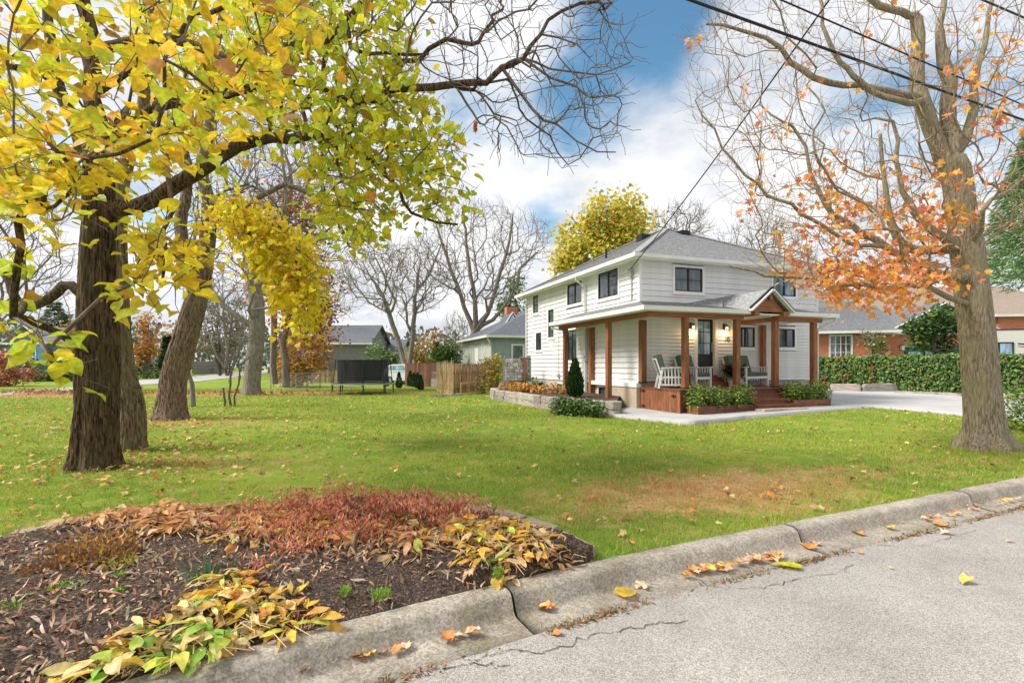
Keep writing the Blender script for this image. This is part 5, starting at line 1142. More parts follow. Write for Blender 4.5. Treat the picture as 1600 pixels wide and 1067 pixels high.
# ------------------------------------------------------------------ TREES
YEL = [(7, (.82, .64, .045)), (2, (.76, .48, .06)), (.5, (.50, .27, .09)), (4, (.58, .62, .06))]
YG = [(5, (.62, .65, .05)), (4, (.76, .66, .05)), (3, (.44, .54, .05)), (.6, (.55, .30, .05))]
YB = [(6, (.88, .70, .04)), (2, (.74, .68, .05)), (1, (.74, .50, .05))]
def leaf_cloud(nodes, k, spread, size, droop=.35, up=1.0):
    n = len(nodes)*k; p = np.repeat(nodes, k, 0)+rng.normal(size=(n, 3))*spread; p[:, 2] -= spread*.5
    tip = rdir(n); tip[:, 2] = tip[:, 2]*.5-droop; nr = rdir(n)*.75; nr[:, 2] += up
    return p, tip, nr, size*rng.uniform(.55, 1.25, n)
def dress(root, org, sets, T, m, nobj=300):
    """sets: (points, tips, normals, sizes, colours); the largest-looking leaves become parts, the rest one mesh"""
    P_ = np.concatenate([s[0] for s in sets]); d = np.linalg.norm(P_-np.array([0, 0, HC]), axis=1); S_ = np.concatenate([s[3] for s in sets])
    px = CX+FX*P_[:, 0]/np.maximum(P_[:, 1], .1); py = HY-FX*(P_[:, 2]-HC)/np.maximum(P_[:, 1], .1); vis = (px > 0) & (px < 1600) & (py > 0) & (P_[:, 1] > 1)
    sc = np.where(vis, S_/d, 0); thr = np.sort(sc)[::-1][min(nobj, len(sc)-1)]; i0 = 0; VV = []; FF = []; CC = []; o = 0
    for s in sets:
        n = len(s[0]); k = (sc[i0:i0+n] > thr); i0 += n
        if k.sum(): leaf_objects(T, s[0][k], s[1][k], s[2][k], s[3][k], s[4], root, org, m)
        r = ~k
        if r.sum():
            V, F, C = scatter(T, s[0][r]-np.array(org), s[1][r], s[2][r], s[3][r], pick(s[4], r.sum()), rng.uniform(-.1, .35, r.sum())); VV.append(V); FF.append(F+o); CC.append(C); o += len(V)
    if VV: obj('foliage', npmesh('foliage', np.concatenate(VV), np.concatenate(FF), m, np.concatenate(CC)), root, kind='stuff')
# the big catalpa in front ------------------------------------------------
T1 = limb([(150, 733, 40), (150, 690, 37), (151, 640, 35), (153, 560, 33), (152, 480, 31), (152, 400, 28), (156, 330, 26), (153, 262, 25)], 8.0)
R1 = limb([(211, 324, 15), (270, 292, 14), (315, 265, 13), (369, 230, 11), (423, 215, 9), (490, 209, 8, 7.7), (528, 225, 7, 7.5), (548, 195, 6, 7.4), (557, 166, 5.5, 7.3), (590, 145, 5, 7.2), (647, 138, 4.5, 7.0), (710, 132, 4, 6.9), (760, 130, 3.4, 6.8), (784, 106, 3, 6.8), (818, 92, 2.6, 6.8), (845, 54, 2.1, 6.8), (877, 18, 1.8, 6.8), (935, 3, 1.2, 6.8)], 8.0)
R1b = limb([(580, 252, 4, 7.5), (603, 275, 3.5, 7.5), (625, 297, 3, 7.5), (643, 333, 2.4, 7.6), (715, 351, 1.8, 7.6)], 7.5)
R1c = limb([(832, 171, 1.9, 6.8), (868, 193, 1.7, 6.8), (900, 220, 1.4, 6.8), (962, 238, 1, 6.8)], 7)
R1d = limb([(859, 108, 1.9, 6.8), (931, 117, 1.6, 6.9), (985, 97, 1, 7)], 7)
R1e = limb([(900, 135, 1.5, 6.8), (926, 153, 1.3, 6.8), (931, 184, .9, 6.8)], 7)
FA = limb([(150, 215, 19), (142, 150, 16), (138, 80, 14), (130, 0, 12), (135, -110, 9)], 8.0)
FB = limb([(120, 200, 13), (92, 140, 11), (80, 70, 10), (72, -20, 8), (60, -120, 6)], 8.0)
FL = limb([(60, 110, 8, 7.8), (0, 103, 7, 7.4), (-80, 90, 5, 7)], 8.0)
LL = limb([(112, 446, 10), (88, 458, 10), (60, 475, 10), (38, 480, 9), (18, 455, 8), (0, 415, 7), (-30, 380, 5), (-60, 300, 4)], 7.9)
R2 = limb([(230, 60, 9, 7.9), (300, 70, 8, 7.8), (360, 92, 7.5, 7.6), (422, 74, 7, 7.4), (467, 70, 6, 7.3), (512, 63, 5, 7.2), (540, 30, 4, 7.2), (566, 0, 3.4, 7.1), (600, -70, 2, 7)], 7.8)
R2b = limb([(548, 74, 3.4, 7.2), (602, 83, 2.6, 7.1), (670, 85, 1.8, 7.0)], 7.2)
R3 = limb([(250, 165, 11, 7.9), (320, 148, 10, 7.8), (380, 140, 8, 7.7), (440, 130, 6, 7.6), (490, 135, 5, 7.5), (530, 151, 4, 7.4), (593, 160, 3, 7.3)], 7.8)
N1 = limb([(190, 120, 6, 7), (240, 60, 5.4, 6), (290, 40, 5, 5.2), (330, 20, 4, 4.8), (400, -30, 3, 4.5)], 6)
N2 = limb([(200, 170, 6, 7), (190, 190, 6, 6), (150, 240, 5, 5.2), (110, 300, 4, 4.7), (60, 330, 3, 4.4)], 6)
N3 = limb([(240, 220, 5, 7), (260, 260, 5, 6), (270, 330, 4, 5.2), (260, 400, 3, 4.8), (250, 450, 2, 4.7)], 6)
zn1 = px_points([(-60, -120), (480, -120), (470, 80), (420, 190), (330, 250), (220, 265), (120, 250), (-60, 290)], 150, 3.9, 7.4)
zn1b = px_points([(205, 320), (290, 330), (310, 390), (300, 445), (210, 450), (185, 400)], 24, 4.2, 5.2)
zn1c = px_points([(-40, 230), (150, 240), (120, 330), (90, 370), (-40, 380)], 26, 3.8, 5.2)
zn1d = px_points([(-40, 440), (40, 400), (60, 440), (30, 520), (-40, 520)], 8, 5, 6.5)
zn1e = px_points([(40, 515), (112, 510), (112, 590), (60, 570)], 7, 4.6, 5.0)
zn2 = px_points([(380, -100), (640, -100), (640, 110), (700, 205), (748, 312), (690, 332), (620, 320), (590, 370), (555, 378), (500, 345), (480, 250), (400, 170)], 430, 6.4, 8.6)
znb = px_points([(620, -90), (950, -60), (990, 100), (960, 235), (900, 250), (870, 280), (780, 240), (700, 140), (640, 90)], 330, 6.2, 7.8)
t1, pts, n0, n1, org = make_tree('catalpa_tree', 'nearest tree, thick dark furrowed trunk in the left foreground with large yellow leaves',
    [(None, T1), ((0, 6), R1), ((1, 6), R1b), ((1, 13), R1c), ((1, 14), R1d), ((1, 14), R1e), ((0, 7), FA), ((0, 7), FB), ((7, 1), FL), ((0, 4), LL), ((6, 2), R2), ((10, 6), R2b), ((6, 0), R3), ((6, 1), N1), ((6, 0), N2), ((12, 0), N3)],
    [zn1, zn1b, zn1c, zn1d, zn1e, zn2, znb], 8, (M['bark'], M['twig']), tip=.0035, bf=.25, twigs=2, twl=.30, tw_up=.25, trunk_kw=dict(amp=.040, feat=4.6, zf=1.5, flare=.20, flz=.20, sides=200, dz=.03))
q = len(zn1)+len(zn1b)+len(zn1c)+len(zn1d)+len(zn1e)
dress(t1, org, [(*leaf_cloud(zn1, 11, .14, .148, .25), YEL), (*leaf_cloud(np.concatenate([zn1b, zn1c]), 7, .12, .148, .3), YEL), (*leaf_cloud(np.concatenate([zn1d, zn1e]), 3, .1, .20), YG), (*leaf_cloud(zn2, 8, .17, .128, .5), YG)], T_HEART, M['leaf'])
# second trunk with a knee ------------------------------------------------
T2 = limb([(205, 705, 22), (206, 670, 22), (205, 635, 22), (197, 600, 20), (190, 565, 19), (187, 520, 18), (185, 460, 17), (184, 380, 15), (188, 300, 13)], 9.6)
T2b = limb([(205, 220, 12), (225, 150, 10), (240, 60, 8), (250, -60, 5)], 9.6)
z2 = px_points([(200, -100), (420, -100), (400, 120), (300, 200), (200, 180)], 70, 8.4, 10.5)
t2, *_r, org = make_tree('catalpa_tree', 'second tree with a kinked lighter trunk close behind the nearest trunk', [(None, T2), ((0, 8), T2b)], [z2], 9, (M['bark3'], M['twig']), bf=.3, twigs=2, twl=.3, trunk_kw=dict(amp=.030, feat=4.4, zf=1.7, flare=.14, flz=.2, sides=160, dz=.035))
dress(t2, org, [(*leaf_cloud(z2, 7, .3, .19), YEL)], T_HEART, M['leaf'], 0)
# third: leaning, hollow at the foot --------------------------------------
T3 = limb([(266, 656, 26), (268, 630, 23), (271, 595, 22), (279, 560, 21), (288, 530, 20), (298, 498, 19.5), (306, 470, 18.5), (314, 440, 16), (322, 405, 13), (326, 360, 12), (327, 315, 11)], 15.0)
T3a = limb([(325, 225, 11), (324, 157, 10), (335, 110, 8), (345, 40, 6), (350, -60, 4)], 15.0)
T3b = limb([(292, 430, 12), (285, 380, 11), (284, 330, 10.5), (292, 297, 9), (280, 200, 6), (262, 100, 4)], 15.0)
T3c = limb([(380, 325, 5), (445, 288, 4.5), (490, 306, 4), (512, 324, 3.4), (530, 350, 2.8), (544, 382, 2)], 14.0)
T3d = limb([(350, 335, 7, 12.5), (385, 318, 6, 11), (420, 330, 4.5, 10.5), (450, 370, 3, 10.2), (462, 420, 2, 10)], 12.0)
z3 = px_points([(330, 322), (400, 318), (440, 352), (478, 388), (492, 440), (496, 505), (466, 502), (430, 448), (396, 392), (345, 352)], 150, 9.4, 10.8)
z3b = px_points([(360, 240), (560, 300), (640, 380), (600, 430), (500, 420), (400, 330)], 90, 12, 17)
z3c = px_points([(200, -100), (450, -100), (420, 150), (350, 260), (230, 250)], 150, 13, 17)
t3, *_r, org = make_tree('catalpa_tree', 'leaning reddish trunk with a hollow at its foot and a drooping yellow bough', [(None, T3), ((0, 10), T3a), ((0, 7), T3b), ((0, 10), T3c), ((0, 9), T3d)], [z3, z3b, z3c], 11, (M['bark2'], M['twig']), bf=.3, twigs=2, twl=.4, trunk_kw=dict(amp=.040, feat=5, zf=1.5, flare=.22, flz=.3, sides=160, dz=.05))
dress(t3, org, [(*leaf_cloud(z3, 15, .18, .135, .6), YB), (*leaf_cloud(z3c, 5, .35, .2), YG)], T_HEART, M['leaf'], 300)
# fourth and saplings ------------------------------------------------------
T4 = limb([(392, 617, 15), (393, 600, 13.5), (396, 570, 13), (400, 540, 13), (402, 510, 13), (401, 480, 13), (398, 450, 11), (390, 410, 9), (380, 370, 7), (372, 310, 5)], 27.2)
T4b = limb([(385, 505, 6), (365, 490, 5), (345, 472, 4), (330, 450, 3), (320, 400, 2)], 27)
T4c = limb([(425, 420, 5), (440, 350, 4), (445, 280, 3), (430, 200, 2)], 27)
z4 = px_points([(300, 180), (480, 180), (520, 300), (470, 420), (430, 500), (330, 510), (300, 400)], 420, 23, 31)
make_tree('bare_tree', 'grey straight-trunked bare tree in front of the far road, fourth back on the left', [(None, T4), ((0, 4), T4b), ((0, 6), T4c)], [z4], 9, (M['barkg'], M['twig']), tip=.008, bf=.35, twigs=2, twl=.8, trunk_kw=dict(amp=.03, feat=6, zf=2, flare=.15, flz=.4, sides=40, dz=.12))
make_tree('sapling', 'slim grey trunk just right of the leaning tree', [(None, limb([(302, 636, 4.5), (300, 600, 4), (301, 560, 3.8), (300, 500, 3.4), (303, 430, 2.6), (310, 350, 2)], 19.5))], [px_points([(260, 260), (360, 260), (370, 420), (330, 470), (270, 450)], 120, 17, 22)], 6, (M['barkg'], M['twig']), tip=.006, twigs=2, twl=.5, plain=True)
make_tree('young_tree', 'small multi-stemmed bare young tree on the lawn', [(None, limb([(361, 635, 1.8), (360, 600, 1.6), (366, 570, 1.3), (372, 555, 1)], 19.8)), ((0, 0), limb([(367, 634, 1.8), (373, 600, 1.6), (380, 565, 1.4), (400, 553, 1.1)], 19.8)), ((0, 0), limb([(351, 635, 2.4), (350, 618, 2), (349, 606, 1.8)], 19.8))], [px_points([(335, 490), (405, 490), (400, 575), (350, 590)], 110, 18.5, 21)], 4, (M['twig'], M['twig']), tip=.004, twigs=2, twl=.35, plain=True, ksides=5)
# maple ---------------------------------------------------------------------
TM = limb([(1541, 698, 38), (1538, 660, 34), (1534, 600, 32), (1528, 530, 29.5), (1521, 478, 28.5), (1516, 427, 26.5), (1511, 387, 28), (1502, 330, 25), (1496, 285, 25), (1488, 255, 26)], 9.85)
MA = limb([(1473, 252, 15), (1455, 202, 13), (1440, 157, 12.5), (1433, 95, 12.5), (1432, 31, 11)], 9.85)
MBr = limb([(1491, 216, 15), (1481, 157, 13.5), (1475, 103, 12), (1470, 72, 9), (1468, 40, 6), (1477, -10, 5), (1482, -100, 3)], 9.85)
MC = limb([(1506, 222, 10), (1522, 171, 8), (1528, 103, 6), (1545, 22, 4), (1560, -80, 3)], 9.85)
MD = limb([(1428, 150, 7), (1383, 142, 6.5), (1340, 133, 6), (1297, 130, 5.6), (1252, 108, 5), (1221, 76, 4), (1162, 49, 3), (1104, 38, 2)], 9.8)
ME = limb([(1420, 162, 6), (1383, 152, 5.5), (1345, 128, 5), (1325, 108, 4.4), (1302, 81, 4), (1285, 40, 3.2), (1275, -20, 2.4)], 9.5)
MF = limb([(1480, 432, 9), (1450, 420, 8), (1419, 405, 7.5), (1392, 392, 7), (1365, 373, 6.5), (1330, 350, 5.4), (1302, 337, 5), (1280, 300, 4), (1266, 270, 3.2), (1240, 200, 2.4)], 9.7)
MG = limb([(1378, 385, 4.6), (1345, 384, 4.2), (1315, 372, 3.8), (1285, 352, 3.4), (1252, 335, 3.2), (1215, 312, 2.8), (1185, 288, 2.4), (1145, 250, 2), (1117, 202, 1.7), (1086, 157, 1.2)], 9.4)
MH = limb([(1450, 448, 4.5), (1380, 452, 4), (1302, 447, 3.6), (1221, 432, 2.8), (1180, 424, 2), (1140, 416, 1.4)], 9.2)
MI = limb([(1475, 372, 9), (1445, 350, 8), (1428, 330, 7), (1410, 300, 5), (1400, 250, 4), (1395, 190, 3)], 9.6)
MJ = limb([(1470, 390, 9), (1440, 392, 9), (1415, 385, 8.5), (1398, 360, 7.5), (1388, 330, 6), (1382, 280, 4), (1375, 210, 3)], 10.2)
MK = limb([(1420, 25, 7), (1392, 15, 6.5), (1360, -2, 6), (1320, -60, 4)], 9.85)
MLr = limb([(1535, 330, 5), (1575, 300, 4), (1625, 268, 3)], 9.0)
zm = px_points([(1080, 30), (1140, -90), (1680, -90), (1680, 330), (1560, 400), (1480, 440), (1320, 470), (1200, 440), (1130, 330), (1075, 150)], 1500, 7.4, 12.4)
zm2 = px_points([(1180, 200), (1500, 250), (1500, 440), (1300, 475), (1180, 400)], 330, 8.0, 11.2)
tm, pts, n0, n1, org = make_tree('maple_tree', 'big maple at the kerb on the right, mostly bare with a few orange leaves',
    [(None, TM), ((0, 9), MA), ((0, 9), MBr), ((0, 9), MC), ((1, 2), MD), ((1, 2), ME), ((0, 5), MF), ((6, 2), MG), ((0, 4), MH), ((0, 6), MI), ((0, 6), MJ), ((1, 4), MK), ((0, 6), MLr)],
    [zm, zm2], 10, (M['barkm'], M['twigm']), tip=.0024, bf=.32, twigs=2, twl=.36, tw_up=.5, trunk_kw=dict(amp=.013, feat=7, zf=1.3, flare=.46, flz=.20, roots=7, sides=200, dz=.035))
ORL = [(5, (.85, .36, .09)), (3, (.88, .48, .10)), (2, (.80, .26, .12)), (1, (.80, .42, .26))]
def mw(px, py): return 1.0*np.exp(-((px-1400)/85)**2-((py-432)/34)**2)+.42*np.exp(-((px-1350)/110)**2-((py-340)/60)**2)+.5*np.exp(-((px-1490)/50)**2-((py-345)/40)**2)+.5*np.exp(-((px-1290)/60)**2-((py-430)/32)**2)+.15*np.exp(-((px-1540)/60)**2-((py-120)/80)**2)+.015
nd = pts[n0:]; px = CX+FX*nd[:, 0]/nd[:, 1]; py = HY-FX*(nd[:, 2]-HC)/nd[:, 1]; k = rng.uniform(0, 1, len(nd)) < mw(px, py)*.5
dense = px_points([(1300, 420), (1350, 400), (1470, 390), (1500, 440), (1470, 470), (1390, 480), (1290, 470)], 60, 8.6, 10.4)
dress(tm, org, [(*leaf_cloud(nd[k], 4, .08, .115, .5, .6), ORL), (*leaf_cloud(dense, 7, .12, .125, .5, .6), ORL)], T_MAPLE, M['leaf'])
# bare trees farther off -----------------------------------------------------
def bare(label, trunk, Y, extra, region, n, seedtip=.012, group=None, tw=.9, b2='barkg', spread=.12, name='bare_tree'):
    lm = [(None, limb(trunk, Y))]+[(a, limb(q, Y)) for a, q in extra]
    return make_tree(name, label, lm, [px_points(region, n, Y*(1-spread), Y*(1+spread))], len(trunk), (M[b2], M[b2]), tip=seedtip, bf=.45, twigs=2, twl=tw, tw_up=.3, plain=True, ksides=4, group=group)
bare('widest bare tree of curving pale limbs in the middle distance left of the white house', [(742, 577, 6), (742, 545, 5.6), (741, 520, 5.2)], 48,
     [((0, 2), [(725, 480, 3.4), (712, 440, 3), (698, 400, 2.4), (684, 360, 1.6)]), ((0, 2), [(742, 470, 3.6), (735, 430, 3), (728, 380, 2.4), (722, 340, 1.6)]), ((0, 2), [(762, 490, 3.6), (775, 450, 3.2), (790, 400, 2.6), (800, 350, 1.8)]), ((0, 2), [(770, 500, 3), (800, 460, 2.4), (812, 420, 2), (838, 395, 1.4)])],
     [(668, 340), (720, 318), (800, 320), (858, 350), (862, 400), (830, 415), (800, 470), (740, 480), (700, 450), (655, 420), (640, 380)], 620, .011)
bare('leaning bare tree right of the grey house, left of a straight pale one', [(632, 572, 4), (622, 530, 3.4), (608, 490, 3), (598, 462, 2.6), (580, 435, 2)], 42, [((0, 2), [(618, 470, 2), (600, 430, 1.6), (585, 400, 1)])], [(528, 395), (600, 378), (640, 400), (632, 450), (600, 490), (560, 470), (525, 440)], 300, .010)
bare('straight pale bare tree between the leaning one and the wide one', [(640, 575, 4.2), (645, 530, 3.6), (648, 490, 3.2), (652, 450, 2.6), (655, 420, 2)], 44, [((0, 1), [(636, 505, 2), (634, 480, 1.6), (628, 465, 1.2)]), ((0, 3), [(670, 430, 1.8), (680, 405, 1.4), (690, 380, 1)])], [(615, 385), (690, 385), (715, 420), (690, 480), (620, 500), (612, 440)], 300, .010)
bare('fine-twigged bare tree rising behind the roof ridge on the right', [(1180, 560, 4), (1180, 450, 3), (1182, 410, 2.5)], 40, [], [(1105, 400), (1130, 365), (1200, 335), (1262, 360), (1290, 420), (1120, 425)], 260, .010)
bare('bare tree top just right of the roof vents', [(1062, 560, 3.6), (1062, 420, 3), (1062, 375, 2)], 46, [], [(1015, 340), (1050, 318), (1095, 320), (1110, 360), (1080, 385), (1020, 370)], 200, .011)
bare('tangled bare tree at the far left edge behind the low limb', [(-60, 600, 6), (-30, 540, 5), (0, 480, 4)], 30, [((0, 2), [(40, 440, 2.6), (80, 400, 1.8)])], [(-60, 250), (60, 280), (118, 380), (118, 520), (40, 540), (-60, 520)], 420, .009, tw=.7)
bare('tall bare tree behind the leaning trunk, against the sky', [(430, 600, 6), (428, 520, 5.4), (440, 420, 5), (450, 340, 4), (452, 260, 3)], 32, [((0, 3), [(480, 290, 2.4), (510, 240, 1.6)]), ((0, 2), [(410, 350, 2.6), (385, 290, 1.8)])], [(360, 180), (470, 170), (560, 260), (570, 360), (520, 420), (420, 380), (360, 320)], 420, .009, tw=.8)
bare('pale bare tree beyond the road between the trunks', [(352, 575, 3), (352, 520, 2.6), (350, 470, 2)], 60, [], [(300, 440), (340, 400), (400, 420), (400, 540), (310, 545)], 260, .014)
bare('small bare tree over the grey house roof', [(500, 560, 3), (502, 500, 2.4), (505, 470, 1.8)], 60, [], [(480, 430), (520, 410), (555, 440), (555, 500), (480, 500)], 170, .014)
bare('faint bare tree beyond the bungalow fence', [(712, 572, 2.4), (712, 535, 2), (711, 515, 1.5)], 62, [], [(695, 500), (712, 488), (732, 505), (728, 540), (696, 540)], 120, .012)
# leafy trees ----------------------------------------------------------------
def leafy(name, label, trunk, Y, ell_px, n, size, cols, m='leaf', clump=.5, group=None, dz=.8, T=T_DIA):
    tr_ = limb(trunk, Y); ell = [(*P(x, y, Y+dd), rx/FX*Y, rx/FX*Y*dz, ry/FX*Y) for x, y, rx, ry, dd in ell_px]
    att = blob_points(ell, 150, .8); root, pts_, a, b, org_ = make_tree(name, label, [(None, tr_)], [att], len(trunk), (M['barkg'], M['barkg']), tip=.012, bf=.4, twigs=1, twl=.5, plain=True, ksides=5, group=group)
    p = blob_points(ell, n, .55, clump); p = p[p[:, 2] > .05]
    obj('foliage', leafmesh('foliage', T, p, size, cols, M[m], .35, org=org_), root, kind='stuff'); return root
leafy('yellow_tree', 'round yellow-green tree rising behind the roof of the white house', [(950, 570, 6), (950, 480, 5), (948, 420, 4)], 36, [(905, 365, 35, 42, 0), (945, 345, 45, 38, 0), (985, 345, 38, 38, 1), (920, 400, 45, 28, -1), (880, 400, 22, 20, 0), (975, 390, 45, 35, 0)], 8000, .24, [(5, (.76, .60, .09)), (4, (.58, .58, .09)), (1, (.78, .48, .09)), (2, (.36, .42, .08))], clump=.42, T=T_HEART)
leafy('red_maple_tree', 'tall orange and russet tree with dark green inside, left of the grey house', [(447, 605, 7), (445, 560, 6), (450, 500, 5), (455, 430, 4)], 31, [(450, 330, 45, 45, 0), (480, 400, 42, 50, 0), (500, 450, 26, 40, 0), (470, 470, 50, 45, 0), (430, 430, 40, 60, 1), (490, 520, 30, 30, 0)], 6500, .24, [(5, (.62, .22, .07)), (3, (.70, .34, .08)), (3, (.13, .15, .05)), (2, (.40, .13, .07))], clump=.5)
leafy('orange_tree', 'low bright orange tree in front of the grey house wall', [(470, 603, 4), (472, 580, 3)], 36, [(470, 560, 34, 34, 0), (455, 585, 26, 20, 0), (500, 540, 22, 14, 0)], 2400, .24, [(5, (.62, .28, .04)), (3, (.55, .36, .05)), (1, (.20, .22, .04))], clump=.3)
leafy('green_tree', 'loose light green tree between the bungalow chimney and the white house', [(805, 570, 4), (806, 500, 3), (806, 470, 2)], 52, [(805, 465, 24, 28, 0), (790, 490, 22, 18, 0), (820, 500, 22, 22, 0)], 1500, .34, [(3, (.12, .22, .06)), (2, (.22, .32, .10))], clump=.5)
leafy('dark_tree', 'dense dark green tree against the brick garage', [(1462, 585, 5), (1460, 550, 4), (1460, 525, 3)], 29.5, [(1462, 505, 38, 22, 0), (1440, 520, 20, 22, 0), (1485, 525, 22, 26, 0), (1470, 545, 26, 14, 0)], 3000, .22, [(3, (.04, .10, .025)), (2, (.10, .19, .04)), (1, (.18, .26, .06))], 'green', .25)
leafy('climbing_shrub', 'yellow-green climbing shrub on the brick wall beside the window', [(1358, 590, 3), (1360, 560, 2)], 32, [(1360, 530, 17, 13, 0), (1375, 550, 20, 16, 0), (1368, 568, 22, 12, 0)], 1200, .16, [(3, (.26, .32, .05)), (2, (.14, .22, .05)), (1, (.5, .5, .35))], 'green', .15)
# spruce at the right edge: tiers of drooping boughs
def conifer(label, px, py, ptop, wpx, Y, n, size, cols, group=None, base=0.0, name='conifer', bare_to=0.0):
    x = (px-CX)/FX*Y; h_ = (py-ptop)/FX*Y; rw = wpx/2/FX*Y; r_ = empty(name, (x, Y, base), label, 'tree', group)
    tiers = max(6, int(h_/.45)); k = rng.integers(0, tiers, n); t_ = (k+rng.uniform(-.25, .25, n))/tiers; t_ = bare_to+t_*(1-bare_to); rad = rng.uniform(.08, 1, n)**.6*rw*(1-t_)**.85; nb_ = 9; th = (rng.integers(0, nb_, n)/nb_*6.2832+k*1.3)+rng.normal(0, .14, n)
    p = np.stack([x+rad*np.cos(th), Y+rad*np.sin(th), base+.12*h_+t_*h_*.88-.22*rad+rng.normal(0, .05, n)], 1); out_ = np.stack([np.cos(th)*1.2, np.sin(th)*1.2, np.full(n, .0)], 1)
    obj('foliage', leafmesh('foliage', T_THIN if size < .2 else T_DIA, p, size, cols, M['green'], .15, out=out_, org=(x, Y, base)), r_, kind='stuff'); MB().cyl((0, 0, -.1), min(rw*.06+.05, .2), h_*.97, 8, .02).build('trunk', M['barkg'], r_); return r_
PINE = [(3, (.03, .075, .03)), (2, (.06, .13, .05)), (1, (.12, .21, .07))]
conifer('large loose green pine at the right edge behind the maple trunk', 1645, 640, 120, 300, 17, 26000, .19, [(3, (.12, .24, .09)), (3, (.20, .36, .12)), (2, (.34, .46, .18))], name='pine_tree', bare_to=.36)
for i, (px_, py_, pt_, w_, Y_, lb) in enumerate(((225, 583, 536, 26, 70, 'dark cone-shaped conifer left of the leaning trunk across the street'), (262, 585, 520, 34, 72, 'broader dark conifer behind the leaning trunk across the street'), (85, 590, 470, 90, 66, 'wide dark conifer above the blue house roof'), (682, 572, 515, 16, 70, 'narrow dark conifer left of the pair beyond the brown fence'), (694, 572, 522, 14, 72, 'narrow dark conifer right of the pair beyond the brown fence'), (660, 572, 535, 14, 75, 'small dark conifer beyond the brown fence'), (600, 572, 515, 20, 75, 'green conifer behind the grey house extension'))):
    conifer(lb, px_, py_, pt_, w_, Y_, 1500, .55 if w_ > 30 else .35, PINE, 'far conifers')
for (lb, ell_px, Y_, n_, sz, cols) in (
    ('round dark green bush beyond the brown fence left of the bungalow', [(690, 552, 20, 18), (705, 560, 15, 14)], 42, 1500, .22, GRN),
    ('yellow and orange bush beyond the brown fence', [(660, 550, 20, 22), (645, 560, 15, 15)], 48, 1100, .25, [(3, (.50, .32, .06)), (2, (.30, .28, .05)), (1, (.5, .18, .05))]),
    ('light green bush behind the parked car', [(592, 560, 22, 26), (615, 572, 22, 20), (632, 582, 16, 14)], 44, 2000, .25, [(3, (.14, .24, .06)), (2, (.26, .34, .12)), (1, (.08, .14, .04))]),
    ('yellow climber on the post beside the stone screen', [(776, 575, 9, 20), (782, 560, 7, 12), (768, 592, 10, 14)], 28, 900, .13, [(3, (.62, .50, .05)), (2, (.40, .42, .06)), (1, (.5, .2, .05))]),
    ('dark red-green climber on the end of the twig fence', [(758, 580, 9, 22), (752, 600, 10, 10)], 28, 600, .12, [(2, (.16, .18, .05)), (2, (.30, .10, .04)), (2, (.45, .40, .06))]),
    ('red and pink autumn shrub at the left edge by the side street', [(8, 592, 26, 16), (38, 582, 16, 12), (5, 565, 16, 12)], 38, 1700, .24, [(3, (.48, .12, .06)), (2, (.55, .25, .15)), (1, (.15, .10, .05))]),
    ('dark green shrubs in front of the blue house', [(75, 592, 24, 12), (100, 588, 16, 14), (50, 592, 14, 12), (52, 572, 12, 14)], 50, 1700, .3, GRN),
    ('golden upright shrub beside the near trunk across the street', [(112, 545, 14, 42), (122, 575, 12, 20)], 52, 1500, .3, [(3, (.62, .42, .06)), (2, (.50, .28, .06))]),
    ('orange shrub behind the second trunk across the street', [(222, 540, 14, 24), (235, 520, 10, 26), (228, 505, 10, 20)], 62, 1200, .35, [(3, (.60, .26, .06)), (2, (.55, .40, .07)), (1, (.45, .12, .05))]),
    ('clipped dark hedge beyond the street between the trunks', [(232, 586, 22, 5), (262, 586, 18, 5)], 58, 900, .25, GRN),
    ('grey-green thicket behind the leaning trunk', [(335, 520, 36, 42), (365, 500, 26, 40), (325, 480, 30, 30), (372, 540, 20, 26)], 74, 2600, .42, [(3, (.20, .20, .13)), (3, (.28, .25, .18)), (2, (.10, .13, .06)), (1, (.34, .16, .08))]),
    ('dark mossy thicket behind the chain-link fence', [(450, 570, 28, 30), (470, 590, 26, 16), (435, 545, 18, 30)], 38, 1700, .2, [(3, (.10, .10, .06)), (2, (.20, .19, .12)), (1, (.30, .14, .05))])):
    ell = [(*P(x_, y_, Y_), rx/FX*Y_, rx/FX*Y_*.8, ry/FX*Y_) for x_, y_, rx, ry in ell_px]
    bush('shrub', lb, ell, n_, sz, cols, clump=sz*1.2)
# the wood that closes the horizon
n_ = 26000; ph = rng.uniform(-1.25, 1.15, n_); rr = rng.uniform(95, 135, n_); x = rr*np.sin(ph); y = rr*np.cos(ph)
hh = 7.5+3.5*np.array([mnoise.noise(Vector((a*9, 0, 0))) for a in ph])+2.2*np.array([mnoise.noise(Vector((a*40, 5, 0))) for a in ph]); z = rng.uniform(0, 1, n_)**.8*hh
kk = np.array([mnoise.noise(Vector((a*18, 2, b*.12))) for a, b in zip(ph, z)]); c = pick([(1, (.19, .16, .13))], n_, .2); m1 = kk > .12; c[m1] = pick([(2, (.36, .22, .09)), (2, (.25, .19, .12)), (1, (.36, .14, .07))], m1.sum()); m2 = kk < -.15; c[m2] = pick([(2, (.09, .13, .07)), (1, (.15, .19, .09))], m2.sum())
tip = rdir(n_)*.8; tip[:, 2] += .9; V, F, C = scatter(T_DIA, np.stack([x, y, z], 1), tip, rdir(n_), rng.uniform(.5, 1.3, n_), c)
wd = obj('distant_wood', npmesh('distant_wood', V, F, M['green'], C), kind='stuff')
tag(wd, 'hazy brown and green autumn woodland along the horizon', 'woods')
